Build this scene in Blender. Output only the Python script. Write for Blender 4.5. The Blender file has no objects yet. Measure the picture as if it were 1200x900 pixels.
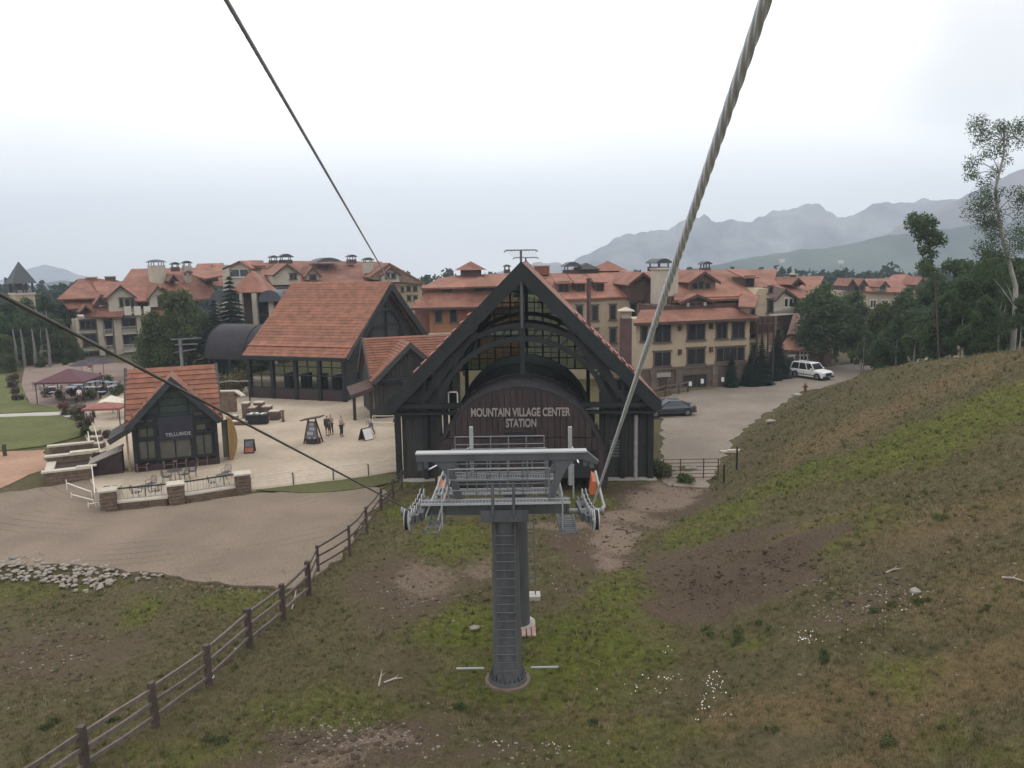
import bpy, bmesh, math, random
import numpy as np
from mathutils import Vector, Matrix, noise
random.seed(7); rng = np.random.default_rng(7)
R = math.radians
S = bpy.context.scene
COL = S.collection

# ---------------------------------------------------------------- camera
FPX, PITCH, ROLL, CAMZ = 940.0, R(9.07), R(0.9), 14.5
fw = Vector((0, math.cos(PITCH), -math.sin(PITCH)))
r0 = Vector((1, 0, 0)); u0 = Vector((0, math.sin(PITCH), math.cos(PITCH)))
rt = r0*math.cos(ROLL) - u0*math.sin(ROLL)
up = r0*math.sin(ROLL) + u0*math.cos(ROLL)
CAM = Vector((0, 0, CAMZ))
cd = bpy.data.cameras.new("camera"); cam = bpy.data.objects.new("camera", cd); COL.objects.link(cam)
m = Matrix((rt, up, -fw)).transposed().to_4x4(); m.translation = CAM
cam.matrix_world = m
cd.sensor_fit = 'HORIZONTAL'; cd.sensor_width = 36; cd.lens = 36*FPX/1200
cd.clip_start = 0.1; cd.clip_end = 20000
S.camera = cam

def ray_dir(px, py): return (fw + rt*((px-600)/FPX) + up*((450-py)/FPX)).normalized()
# ---------------------------------------------------------------- sky, sun, exposure
SUN_EL, SUN_AZ = R(58), R(20)
W = bpy.data.worlds.new("World"); S.world = W; W.use_nodes = True
nt = W.node_tree; nt.nodes.clear()
def wn(t, **k):
    n = nt.nodes.new(t)
    for a, b in k.items(): setattr(n, a, b)
    return n
out = wn('ShaderNodeOutputWorld'); mixs = wn('ShaderNodeMixShader')
sky = wn('ShaderNodeTexSky', sky_type='NISHITA'); sky.sun_disc = False
sky.sun_elevation = SUN_EL; sky.sun_rotation = SUN_AZ
b1 = wn('ShaderNodeBackground'); b1.inputs[1].default_value = 0.08
b2 = wn('ShaderNodeBackground'); b2.inputs[1].default_value = 1.0
tc = wn('ShaderNodeTexCoord'); sp = wn('ShaderNodeSeparateXYZ')
rp = wn('ShaderNodeValToRGB')
els = rp.color_ramp.elements
els[0].position = 0.0; els[0].color = (1.14, 1.15, 1.16, 1)
els[1].position = 1.0; els[1].color = (1.8, 1.8, 1.82, 1)
for p_, c_ in ((0.05, (1.18, 1.19, 1.21, 1)), (0.13, (1.38, 1.39, 1.40, 1)), (0.24, (1.7, 1.7, 1.73, 1))):
    e = els.new(p_); e.color = c_
mp = wn('ShaderNodeMapping'); mp.inputs['Scale'].default_value = (1.0, 1.0, 3.5)
nz = wn('ShaderNodeTexNoise'); nz.inputs['Scale'].default_value = 1.7; nz.inputs['Detail'].default_value = 5
mr = wn('ShaderNodeMapRange'); mr.inputs['From Min'].default_value = 0.3; mr.inputs['From Max'].default_value = 0.7
mr.inputs['To Min'].default_value = 0.90; mr.inputs['To Max'].default_value = 1.10
mu = wn('ShaderNodeVectorMath', operation='SCALE')
L = nt.links.new
L(tc.outputs['Generated'], sp.inputs[0]); L(sp.outputs['Z'], rp.inputs[0])
L(tc.outputs['Generated'], mp.inputs[0]); L(mp.outputs[0], nz.inputs['Vector']); L(nz.outputs[0], mr.inputs['Value'])
cl = wn('ShaderNodeVectorMath', operation='DISTANCE'); cl.inputs[1].default_value = tuple(ray_dir(1190, -5)); L(tc.outputs['Generated'], cl.inputs[0])
cn = wn('ShaderNodeMath', operation='MULTIPLY_ADD'); L(nz.outputs[0], cn.inputs[0]); cn.inputs[1].default_value = -.28; L(cl.outputs['Value'], cn.inputs[2])
cm = wn('ShaderNodeMapRange'); cm.inputs['From Min'].default_value = -.12; cm.inputs['From Max'].default_value = .0; cm.inputs['To Min'].default_value = .66; cm.inputs['To Max'].default_value = 1.0
cm.interpolation_type = 'SMOOTHSTEP'; L(cn.outputs[0], cm.inputs['Value'])
cx = wn('ShaderNodeMath', operation='MULTIPLY'); L(mr.outputs[0], cx.inputs[0]); L(cm.outputs[0], cx.inputs[1])
L(rp.outputs[0], mu.inputs[0]); L(cx.outputs[0], mu.inputs['Scale'])
L(mu.outputs[0], b2.inputs[0]); L(sky.outputs[0], b1.inputs[0])
mixs.inputs[0].default_value = 0.93
L(b1.outputs[0], mixs.inputs[1]); L(b2.outputs[0], mixs.inputs[2]); L(mixs.outputs[0], out.inputs[0])
sd = bpy.data.lights.new("sun", 'SUN'); sun = bpy.data.objects.new("sun", sd); COL.objects.link(sun)
sd.energy = 0.6; sd.angle = R(25); sd.color = (1.0, 0.97, 0.92)
sdir = Vector((math.sin(SUN_AZ)*math.cos(SUN_EL), math.cos(SUN_AZ)*math.cos(SUN_EL), math.sin(SUN_EL)))
sun.rotation_euler = sdir.to_track_quat('Z', 'Y').to_euler()
S.view_settings.view_transform = 'Standard'; S.view_settings.look = 'None'
S.view_settings.exposure = 0.0; S.view_settings.gamma = 1.0; S.view_settings.use_curve_mapping = False
S.render.resolution_x = 1024; S.render.resolution_y = 768

# ---------------------------------------------------------------- picture measurements -> world points
def ray(px, py):
    return fw + rt*((px-600)/FPX) + up*((450-py)/FPX)
def at(px, py, Y):
    d = ray(px, py); return CAM + d*(Y/d.y)
def G(px, py, z=0.0):
    d = ray(px, py); return CAM + d*((z-CAMZ)/d.z)
def onplane(px, py, P, N):
    d = ray(px, py); return CAM + d*((P-CAM).dot(N)/d.dot(N))

# ---------------------------------------------------------------- materials
MATS = {}
def mat(name, col, rough=0.8, var=0.25, scale=3.0, metal=0.0, bump=0.0, spec=0.3, col2=None, detail=6, stretch=(1, 1, 1), bdist=0.02, tight=0):
    if name in MATS: return MATS[name]
    M = bpy.data.materials.new(name); M.use_nodes = True
    t = M.node_tree; bs = t.nodes['Principled BSDF']
    bs.inputs['Roughness'].default_value = rough; bs.inputs['Metallic'].default_value = metal
    bs.inputs['Specular IOR Level'].default_value = spec
    c = Vector(col)
    lo = tuple(c*(1-var)) if col2 is None else tuple(col)
    hi = tuple(c*(1+var)) if col2 is None else tuple(col2)
    tcn = t.nodes.new('ShaderNodeTexCoord'); mpn = t.nodes.new('ShaderNodeMapping'); mpn.inputs['Scale'].default_value = stretch
    n = t.nodes.new('ShaderNodeTexNoise'); n.inputs['Scale'].default_value = scale; n.inputs['Detail'].default_value = detail
    n.inputs['Roughness'].default_value = 0.65
    cr = t.nodes.new('ShaderNodeValToRGB'); cr.color_ramp.elements[0].position = 0.3+tight; cr.color_ramp.elements[1].position = 0.7-tight
    cr.color_ramp.elements[0].color = (*lo, 1); cr.color_ramp.elements[1].color = (*hi, 1)
    oi = t.nodes.new('ShaderNodeObjectInfo')
    mx = t.nodes.new('ShaderNodeMapRange'); mx.inputs['To Min'].default_value = 0.88; mx.inputs['To Max'].default_value = 1.12
    sc = t.nodes.new('ShaderNodeVectorMath'); sc.operation = 'SCALE'
    l = t.links.new
    l(tcn.outputs['Object'], mpn.inputs[0]); l(mpn.outputs[0], n.inputs['Vector']); l(n.outputs[0], cr.inputs[0])
    l(oi.outputs['Random'], mx.inputs['Value']); l(cr.outputs[0], sc.inputs[0]); l(mx.outputs[0], sc.inputs['Scale'])
    l(sc.outputs[0], bs.inputs['Base Color'])
    if bump:
        n2 = t.nodes.new('ShaderNodeTexNoise'); n2.inputs['Scale'].default_value = scale*4; n2.inputs['Detail'].default_value = 8
        bp = t.nodes.new('ShaderNodeBump'); bp.inputs['Strength'].default_value = bump; bp.inputs['Distance'].default_value = bdist
        l(mpn.outputs[0], n2.inputs['Vector']); l(n2.outputs[0], bp.inputs['Height']); l(bp.outputs[0], bs.inputs['Normal'])
    MATS[name] = M; return M
def glassmat(name, tint=(0.55, 0.65, 0.6), refl=0.25, rough=0.05):
    M = bpy.data.materials.new(name); M.use_nodes = True; t = M.node_tree; t.nodes.clear()
    o = t.nodes.new('ShaderNodeOutputMaterial'); mxx = t.nodes.new('ShaderNodeMixShader'); tr = t.nodes.new('ShaderNodeBsdfTransparent')
    g = t.nodes.new('ShaderNodeBsdfGlossy'); fr = t.nodes.new('ShaderNodeLayerWeight'); fr.inputs[0].default_value = refl
    tr.inputs[0].default_value = (*tint, 1); g.inputs['Roughness'].default_value = rough; g.inputs['Color'].default_value = (.7, .75, .78, 1)
    t.links.new(fr.outputs['Fresnel'], mxx.inputs[0]); t.links.new(tr.outputs[0], mxx.inputs[1]); t.links.new(g.outputs[0], mxx.inputs[2])
    t.links.new(mxx.outputs[0], o.inputs[0]); MATS[name] = M; return M
RED = mat('red_roof', (.200, .084, .050), .8, .35, 1.2, bump=.3)
RED2 = mat('red_roof_faded', (.205, .092, .062), .85, .38, .5, bump=.3)
REDD = mat('red_metal', (.20, .05, .04), .5, .2, 2)
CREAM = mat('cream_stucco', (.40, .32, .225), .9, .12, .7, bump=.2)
CREAM2 = mat('pale_stucco', (.41, .36, .29), .9, .14, .7, bump=.2)
ORANGE = mat('ochre_stucco', (.34, .16, .075), .9, .14, .8, bump=.2)
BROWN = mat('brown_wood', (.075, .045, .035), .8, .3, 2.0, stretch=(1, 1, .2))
MAROON = mat('maroon_planks', (.040, .026, .025), .7, .35, 3, stretch=(3, 3, .25), bump=.2)
MAROONM = mat('maroon_metal', (.085, .045, .045), .55, .25, 2, spec=.5)
DGREEN = mat('dark_green_steel', (.017, .0195, .0195), .65, .35, 2, spec=.25, stretch=(1, 1, .4))
DGREY = mat('dark_siding', (.036, .034, .031), .75, .35, 3, stretch=(2, 2, .3), bump=.2)
GREY = mat('galvanised_steel', (.17, .175, .18), .5, .25, 2.5, metal=.3, spec=.5)
GREYD = mat('tower_grey', (.085, .087, .09), .6, .38, 1.1, metal=.1, spec=.35, stretch=(1, 1, .25))
GREYL = mat('pale_steel', (.33, .33, .325), .5, .12, 3, metal=.1)
WHITE = mat('white_paint', (.72, .71, .68), .6, .08, 3)
STONE = mat('stone', (.15, .105, .075), .9, .35, 2.5, bump=.5)
STONEB = mat('stone_base', (.13, .10, .08), .9, .4, 1.2, bump=.6)
CAPS = mat('pale_stone_cap', (.42, .37, .30), .85, .12, 3, bump=.2)
CONC = mat('concrete', (.34, .31, .28), .9, .15, 2, bump=.3)
WOOD = mat('weathered_wood', (.068, .052, .043), .85, .35, 4, stretch=(1, 1, 1), bump=.5)
WOODL = mat('weathered_rail', (.125, .100, .082), .85, .3, 4, bump=.5)
DARKG = mat('window_glass', (.022, .026, .032), .12, .3, .5, spec=.6)
TRIM = mat('window_trim', (.11, .085, .065), .8, .2, 3)
TRIML = mat('pale_trim', (.50, .46, .40), .8, .1, 3)
BLACK = mat('black_rubber', (.02, .02, .02), .8, .2, 3)
CANGLASS = glassmat('green_pane', (.46, .54, .50), .15)
CLEAR = glassmat('clear_pane', (.8, .83, .82), .15)

# ---------------------------------------------------------------- object helpers
WM = {}
def tag(o, label=None, cat=None, group=None, kind=None):
    if label: o['label'] = label
    if cat: o['category'] = cat
    if group: o['group'] = group
    if kind: o['kind'] = kind
    return o
def thing(name, label, cat, loc, rz=0.0, group=None):
    o = bpy.data.objects.new(name, None); COL.objects.link(o); o.empty_display_size = .3
    o.location = loc; o.rotation_euler = (0, 0, rz); WM[o] = Matrix.Translation(Vector(loc)) @ Matrix.Rotation(rz, 4, 'Z')
    return tag(o, label, cat, group)
def put(mesh, name, parent=None, M=None):
    o = bpy.data.objects.new(name, mesh); COL.objects.link(o); M = M or Matrix()
    WM[o] = M
    if parent is not None:
        o.parent = parent; o.matrix_basis = WM[parent].inverted() @ M
    else: o.matrix_basis = M
    return o
def frame(p, yaw=0.0):
    return Matrix.Translation(Vector(p)) @ Matrix.Rotation(yaw, 4, 'Z')
class MB:
    def __init__(s, F=None): s.v = []; s.f = []; s.F = F
    def add(s, vs, fs):
        b = len(s.v)
        s.v += [tuple(s.F @ Vector(p)) if s.F is not None else tuple(p) for p in vs]
        s.f += [tuple(b+i for i in f) for f in fs]
    def face(s, pts): s.add(pts, [tuple(range(len(pts)))])
    def hexa(s, P): s.add(P, [(0, 3, 2, 1), (4, 5, 6, 7), (0, 1, 5, 4), (1, 2, 6, 5), (2, 3, 7, 6), (3, 0, 4, 7)])
    def box(s, x0, x1, y0, y1, z0, z1):
        s.hexa([(x0, y0, z0), (x1, y0, z0), (x1, y1, z0), (x0, y1, z0), (x0, y0, z1), (x1, y0, z1), (x1, y1, z1), (x0, y1, z1)]); return s
    def beam(s, a, b, w, h, upv=(0, 0, 1)):
        a = Vector(a); b = Vector(b); d = (b-a).normalized(); u = Vector(upv)
        sd_ = d.cross(u)
        if sd_.length < 1e-4: sd_ = d.cross(Vector((0, 1, 0)))
        sd_.normalize(); u = sd_.cross(d).normalized(); X = sd_*w/2; Z = u*h/2
        s.hexa([a-X-Z, a+X-Z, b+X-Z, b-X-Z, a-X+Z, a+X+Z, b+X+Z, b-X+Z]); return s
    def tube(s, a, b, r, r1=None, n=8):
        r1 = r if r1 is None else r1; a = Vector(a); b = Vector(b); d = (b-a).normalized()
        x = d.orthogonal().normalized(); y = d.cross(x); P = []
        for c, q in ((a, r), (b, r1)):
            for i in range(n):
                t = 2*math.pi*i/n; P.append(c + x*math.cos(t)*q + y*math.sin(t)*q)
        s.add(P, [(i, (i+1) % n, n+(i+1) % n, n+i) for i in range(n)] + [tuple(range(n-1, -1, -1)), tuple(range(n, 2*n))]); return s
    def path(s, pts, r, n=6):
        for a, b in zip(pts[:-1], pts[1:]): s.tube(a, b, r, n=n)
        return s
    def prism(s, poly, vec):
        n = len(poly); vec = Vector(vec); P = [Vector(p) for p in poly]; P += [p+vec for p in P]
        s.add(P, [tuple(range(n-1, -1, -1)), tuple(range(n, 2*n))] + [(i, (i+1) % n, n+(i+1) % n, n+i) for i in range(n)]); return s
    def slab(s, poly, t):
        P = [Vector(p) for p in poly]; N = Vector((0, 0, 0))
        for i in range(1, len(P)-1): N += (P[i]-P[0]).cross(P[i+1]-P[0])
        N.normalize()
        if N.z < 0: N = -N
        s.prism(P, -N*t); return s
    def mesh(s, name, mt, inv=None, smooth=False, fix=True):
        v = s.v
        if inv is not None: v = [tuple(inv @ Vector(p)) for p in v]
        me = bpy.data.meshes.new(name); me.from_pydata(v, [], s.f)
        if fix and len(s.f) < 20000:
            bm = bmesh.new(); bm.from_mesh(me); bmesh.ops.recalc_face_normals(bm, faces=bm.faces); bm.to_mesh(me); bm.free()
        if smooth: me.polygons.foreach_set('use_smooth', [True]*len(me.polygons))
        me.materials.append(mt); me.update(); return me
    def build(s, name, mt, parent=None, smooth=False, M=None):
        if parent is not None and M is None: M = WM[parent]
        inv = M.inverted() if M is not None else None
        return put(s.mesh(name, mt, inv, smooth), name, parent, M)
def kids(o): return [c for c in o.children]
def copy_tree(o, parent=None, M=None):
    c = o.copy(); COL.objects.link(c); c.parent = parent
    if M is not None: c.matrix_basis = M; WM[c] = M
    for ch in o.children: copy_tree(ch, c)
    return c

class Frame:
    """a vertical wall plane: local x along the wall, y into the building, z up"""
    def __init__(s, pl, dl, pr, dr):
        a = at(pl, 400, dl); b = at(pr, 400, dr); s.o = Vector((a.x, a.y, 0)); d = Vector((b.x-a.x, b.y-a.y, 0))
        s.len = d.length; s.yaw = math.atan2(d.y, d.x); s.M = frame(s.o, s.yaw); s.I = s.M.inverted(); s.ny = Vector((-d.y, d.x, 0)).normalized()
    def hit(s, px, py, y=0.0):
        p = onplane(px, py, s.o + s.ny*y, s.ny); q = s.I @ p; return q.x, q.z
WC = {}
def window(parent, M, x, z, w, h, nx=2, ny=1, trim=TRIM, y=0.0, arch=False, name='window', pane=None):
    key = (round(w*5), round(h*5), nx, ny, trim.name, name, pane.name if pane else '')
    if key not in WC:
        w_, h_ = key[0]/5, key[1]/5; t = .13
        f = MB()
        f.box(-w_/2-t, -w_/2, -.10, .02, -.02, h_+t); f.box(w_/2, w_/2+t, -.10, .02, -.02, h_+t)
        f.box(-w_/2, w_/2, -.10, .02, h_, h_+t); f.box(-w_/2-t-.1, w_/2+t+.1, -.20, .02, -.16, -.02)
        f.box(-w_/2-t-.12, w_/2+t+.12, -.16, .02, h_+t, h_+t+.12)
        for i in range(1, nx): xx = -w_/2+w_*i/nx; f.box(xx-.045, xx+.045, -.07, .015, 0, h_)
        for j in range(1, ny): zz = h_*j/ny; f.box(-w_/2, w_/2, -.06, .013, zz-.03, zz+.03)
        g = MB().box(-w_/2-.01, w_/2+.01, -.025, .01, -.015, h_+.01)
        WC[key] = (f.mesh('window_frame', trim), g.mesh('pane', pane or DARKG))
    fm, gm = WC[key]
    o = put(fm, name, parent, M @ Matrix.Translation((x, y, z)))
    put(gm, 'pane', o, WM[o]); return o
def winpx(parent, fr, rects, trim=TRIM, y=0.0, nx=None, ny=1, name='window'):
    for r in rects:
        x0, z1 = fr.hit(r[0], r[1], y); x1, z0 = fr.hit(r[2], r[3], y)
        w = x1-x0; h = z1-z0
        window(parent, fr.M, (x0+x1)/2, z0, w, h, nx or max(1, round(w/.8)), ny if len(r) < 5 else r[4], trim, y, name=name)
def courses(a, b, c, d, n, t=.05, F=None, jit=.0):
    """lapped tile courses between the eave a-b and the ridge d-c"""
    q = MB(F); a, b, c, d = map(Vector, (a, b, c, d)); N = (b-a).cross(d-a).normalized()
    if N.z < 0: N = -N
    for i in range(n):
        u0, u1 = i/n, min(1, (i+1.15)/n)
        p0 = a.lerp(d, u0); p1 = b.lerp(c, u0); p2 = b.lerp(c, u1); p3 = a.lerp(d, u1)
        q.hexa([p0, p1, p2-N*t*.2, p3-N*t*.2, p0+N*t*1.6, p1+N*t*1.6, p2+N*t*.3, p3+N*t*.3])
    return q
# ---------------------------------------------------------------- terrain
def axis(segs):
    a = []
    for x0, x1, st in segs: a += list(np.arange(x0, x1, st))
    return np.array(a)
xs = axis([(-2300, -600, 170), (-600, -120, 30), (-120, -45, 4), (-45, 50, .3), (50, 130, 3), (130, 600, 30), (600, 2301, 170)])
ys = axis([(-300, -40, 40), (-40, 14, 3), (14, 62, .3), (62, 100, .6), (100, 200, 5), (200, 600, 40), (600, 3001, 200)])
GX_, GY_ = np.meshgrid(xs, ys)
def fbm(x, y, sc, seed=0, oct=4):
    """cheap value noise on numpy arrays"""
    out_ = np.zeros_like(x, dtype=float); amp = 1.0; tot = 0
    for o in range(oct):
        u = x/sc*(2**o)+seed*17.3+o*7.1; v = y/sc*(2**o)+seed*5.7+o*3.3
        iu = np.floor(u).astype(np.int64); iv = np.floor(v).astype(np.int64); fu = u-iu; fv = v-iv
        fu = fu*fu*(3-2*fu); fv = fv*fv*(3-2*fv)
        def h(a, b):
            n = (a*374761393 + b*668265263 + (seed+o)*1442695041) & 0x7fffffff
            n = ((n ^ (n >> 13))*1274126177) & 0x7fffffff
            return (n & 0xffff)/65535.0
        r = (h(iu, iv)*(1-fu)+h(iu+1, iv)*fu)*(1-fv) + (h(iu, iv+1)*(1-fu)+h(iu+1, iv+1)*fu)*fv
        out_ += r*amp; tot += amp; amp *= .5
    return out_/tot*2-1
def toe(y):
    return np.interp(y, [0, 20, 39, 52, 63, 84, 110, 200], [5.2, 5.4, 6.0, 13.4, 18.4, 31.5, 60, 160])
def smin(a, b, k):
    h = np.clip(.5+.5*(b-a)/k, 0, 1); return b*(1-h)+a*h - k*h*(1-h)
def height(x, y):
    x = np.asarray(x, float); y = np.asarray(y, float)
    d = x-toe(y); sl = np.interp(y, [40, 58], [.42, .60])
    face = np.where(d > 0, sl*(np.sqrt(d*d+2.5)-1.58), 0)
    cap = np.interp(y, [-100, 44, 84, 120], [20, 9.6, .3, 0])
    hill = np.maximum(smin(face, cap, 1.2), 0)
    rough = np.clip(hill/1.5, 0, 1)
    flat = flatness(x, y)
    z = hill + rough*(fbm(x, y, 5, 1)*.35+fbm(x, y, 1.4, 2)*.14) + (1-rough)*(1-flat)*(fbm(x, y, 6, 3)*.20+fbm(x, y, 1.2, 4)*.07)
    # eroded scar of turned earth on the lower slope: a ragged lip with a hollow under it
    e = ((x-9.3)/3.6)**2 + ((y-31.5-(x-9.3)*.25)/4.2)**2; mk = np.clip(1.2-e, 0, 1)
    rg = 1-np.abs(fbm(x, y, 2.6, 61, 3))*2.2
    z = z + mk*(np.clip(rg, -1, 1)**3*.55 - .25 + fbm(x, y, .7, 62, 3)*.16)
    return z
def flatness(x, y):
    # 1 where something paved or level lies
    f1 = 1/(1+np.exp(-(y-(54+np.maximum(0, x-8)*.0))/1.2))
    # gravel yard: left of the fence line, beyond the rocks
    fx = np.interp(y, [20, 38, 55], [-12, -9.4, -7.5])
    f2 = 1/(1+np.exp((x-fx+1.2)/.5)) * 1/(1+np.exp(-(y-38.2)/.6))
    return np.clip(np.maximum(f1, f2), 0, 1)
Z_ = height(GX_, GY_)
far = np.clip((np.hypot(GX_, GY_-60)-220)/400, 0, 1)
Z_ = Z_ - np.clip((np.hypot(GX_, GY_-60)-300)*.13, 0, 240)
def H(x, y): return float(height(np.array([x]), np.array([y]))[0])
def hillpts(pxs, pys):
    pxs = np.asarray(pxs, float); pys = np.asarray(pys, float)
    D_ = np.array(fw)[None]+np.array(rt)[None]*((pxs-600)/FPX)[:, None]+np.array(up)[None]*((450-pys)/FPX)[:, None]; D_ /= D_[:, 1:2]
    T_ = np.arange(8, 125, .4); hit = np.full(len(pxs), 125.0); done = np.zeros(len(pxs), bool)
    for t_ in T_:
        z = CAMZ+D_[:, 2]*t_; h = height(D_[:, 0]*t_, np.full(len(pxs), t_)); m_ = (z < h)&~done; hit[m_] = t_; done |= m_
        if done.all(): break
    lo = hit-.4; hi = hit.copy()
    for _ in range(5):
        mid = (lo+hi)/2; b_ = CAMZ+D_[:, 2]*mid < height(D_[:, 0]*mid, mid); hi = np.where(b_, mid, hi); lo = np.where(b_, lo, mid)
    return np.stack([D_[:, 0]*hi, hi, height(D_[:, 0]*hi, hi)], -1)
def hillpt(px, py): return Vector(hillpts([px], [py])[0])
nx_, ny_ = len(xs), len(ys)
def gridmesh(name, X, Y, Z, mt, smooth=True):
    ny, nx = X.shape
    me = bpy.data.meshes.new(name)
    co = np.stack([X, Y, Z], -1).reshape(-1, 3).astype(np.float32)
    idx = np.arange(nx*ny).reshape(ny, nx)
    q = np.stack([idx[:-1, :-1], idx[:-1, 1:], idx[1:, 1:], idx[1:, :-1]], -1).reshape(-1, 4)
    me.vertices.add(len(co)); me.vertices.foreach_set('co', co.ravel())
    me.loops.add(q.size); me.loops.foreach_set('vertex_index', q.ravel().astype(np.int32))
    me.polygons.add(len(q)); me.polygons.foreach_set('loop_start', np.arange(0, q.size, 4, dtype=np.int32))
    me.polygons.foreach_set('loop_total', np.full(len(q), 4, dtype=np.int32))
    me.polygons.foreach_set('use_smooth', np.full(len(q), smooth))
    me.update(); me.validate(); me.materials.append(mt); return me
# ground cover masks: (px, py, radius across, radius deep, weight) measured in the photo, laid out on the ground
def blobs(lst, x, y, seed):
    out_ = np.zeros_like(x)
    jx = fbm(x, y, 3.0, seed, 4)*1.6; jy = fbm(x, y, 3.0, seed+9, 4)*1.6
    pts_ = hillpts([b[0] for b in lst], [b[1] for b in lst])
    for (px, py, rx, ry, w), pt_ in zip(lst, pts_):
        p = Vector(pt_)
        e = ((x-p.x+jx)/rx)**2 + ((y-p.y+jy)/ry)**2
        out_ = np.maximum(out_, w*np.clip(1.35-e, 0, 1))
    return out_
GREEN = [(560, 740, 3.2, 2.6, .9), (690, 760, 3.0, 3.6, .9), (640, 800, 4.5, 1.8, .7), (740, 700, 1.8, 3.5, .8), (540, 640, 2.2, 3.5, .75), (480, 600, 2.2, 3.5, .8),
         (700, 590, 3, 2.5, .7), (380, 830, 3.2, 1.8, .6), (250, 880, 3, 1.2, .5), (300, 700, 2.0, 1.6, .6), (160, 720, .9, 2.4, .8), (60, 690, 4, 1.2, .5),
         (850, 600, 2.5, 3, .75), (930, 560, 3.5, 3.5, .8), (1100, 510, 5, 3.5, .8), (1180, 470, 3, 4, .8), (800, 640, 1.5, 3, .6), (1000, 620, 3.0, 2, .5),
         (1040, 800, 1.3, 1.0, .6), (1060, 870, .8, .8, .5), (880, 740, .9, .7, .6), (1150, 880, 1.2, .7, .4), (790, 560, 2.4, 1.6, .7), (100, 850, 1.0, .6, .5), (400, 570, 5, 1.6, .7),
         (20, 610, 4.5, 2.2, .7), (730, 860, 2.6, 1.2, .5)]
DIRT = [(470, 690, 2.6, 4.0, .95), (540, 670, 1.5, 2.0, .8), (420, 860, 3.4, 1.2, .95), (340, 890, 2.2, .8, .9), (60, 760, 4.0, 3.0, .75), (180, 690, 1.0, 2.0, .6), (840, 690, 3.4, 2.6, 1.4), (790, 668, 2.0, 3.0, 1.2), (870, 640, 2.4, 1.2, 1.1),
        (920, 655, 3.2, 1.3, 1.2), (690, 640, 2.6, 3.0, 1.3), (770, 590, 3.4, 3.8, 1.5), (720, 610, 2.0, 2.4, 1.3), (1010, 700, 2.5, 1.2, .7), (480, 780, 1.4, 2.4, .5), (650, 700, 1.0, 3.0, .5), (560, 880, 2, .6, .7),
        (760, 740, 1.0, 2.0, .5), (870, 800, 1.6, .8, .4), (1100, 640, 3.5, 1.2, .45), (860, 540, 1.4, 6, .4), (980, 870, 2.5, .6, .4)]
STRAW = [(1150, 800, 3.2, 1.6, .8), (960, 820, 3.0, 1.2, .7), (1020, 880, 3.0, .9, .7), (870, 860, 2, .8, .6), (1000, 500, 4.5, 4.0, .7), (1100, 450, 5, 3, .6), (950, 620, 3, 1.2, .6),
         (1150, 600, 4, 2.5, .6), (700, 830, 2.5, 1, .4), (1180, 690, 3, 2, .5)]
TAN = [(800, 572, 2.2, 1.6, 1.2), (775, 588, 2.0, 1.8, 1.2), (748, 606, 1.6, 1.8, 1.1), (722, 628, 1.2, 2.0, 1.0), (705, 655, .8, 2.2, .9), (670, 612, 3.0, .7, .8), (490, 680, 1.5, 2.5, .6), (560, 665, 1.2, 1.5, .6), (440, 870, 1.6, .5, .7), (380, 895, 1.5, .4, .6)]
fine = np.ones_like(GX_)
gm_ = blobs(GREEN, GX_, GY_, 11); dm_ = blobs(DIRT, GX_, GY_, 21); sm_ = blobs(STRAW, GX_, GY_, 31)
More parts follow.
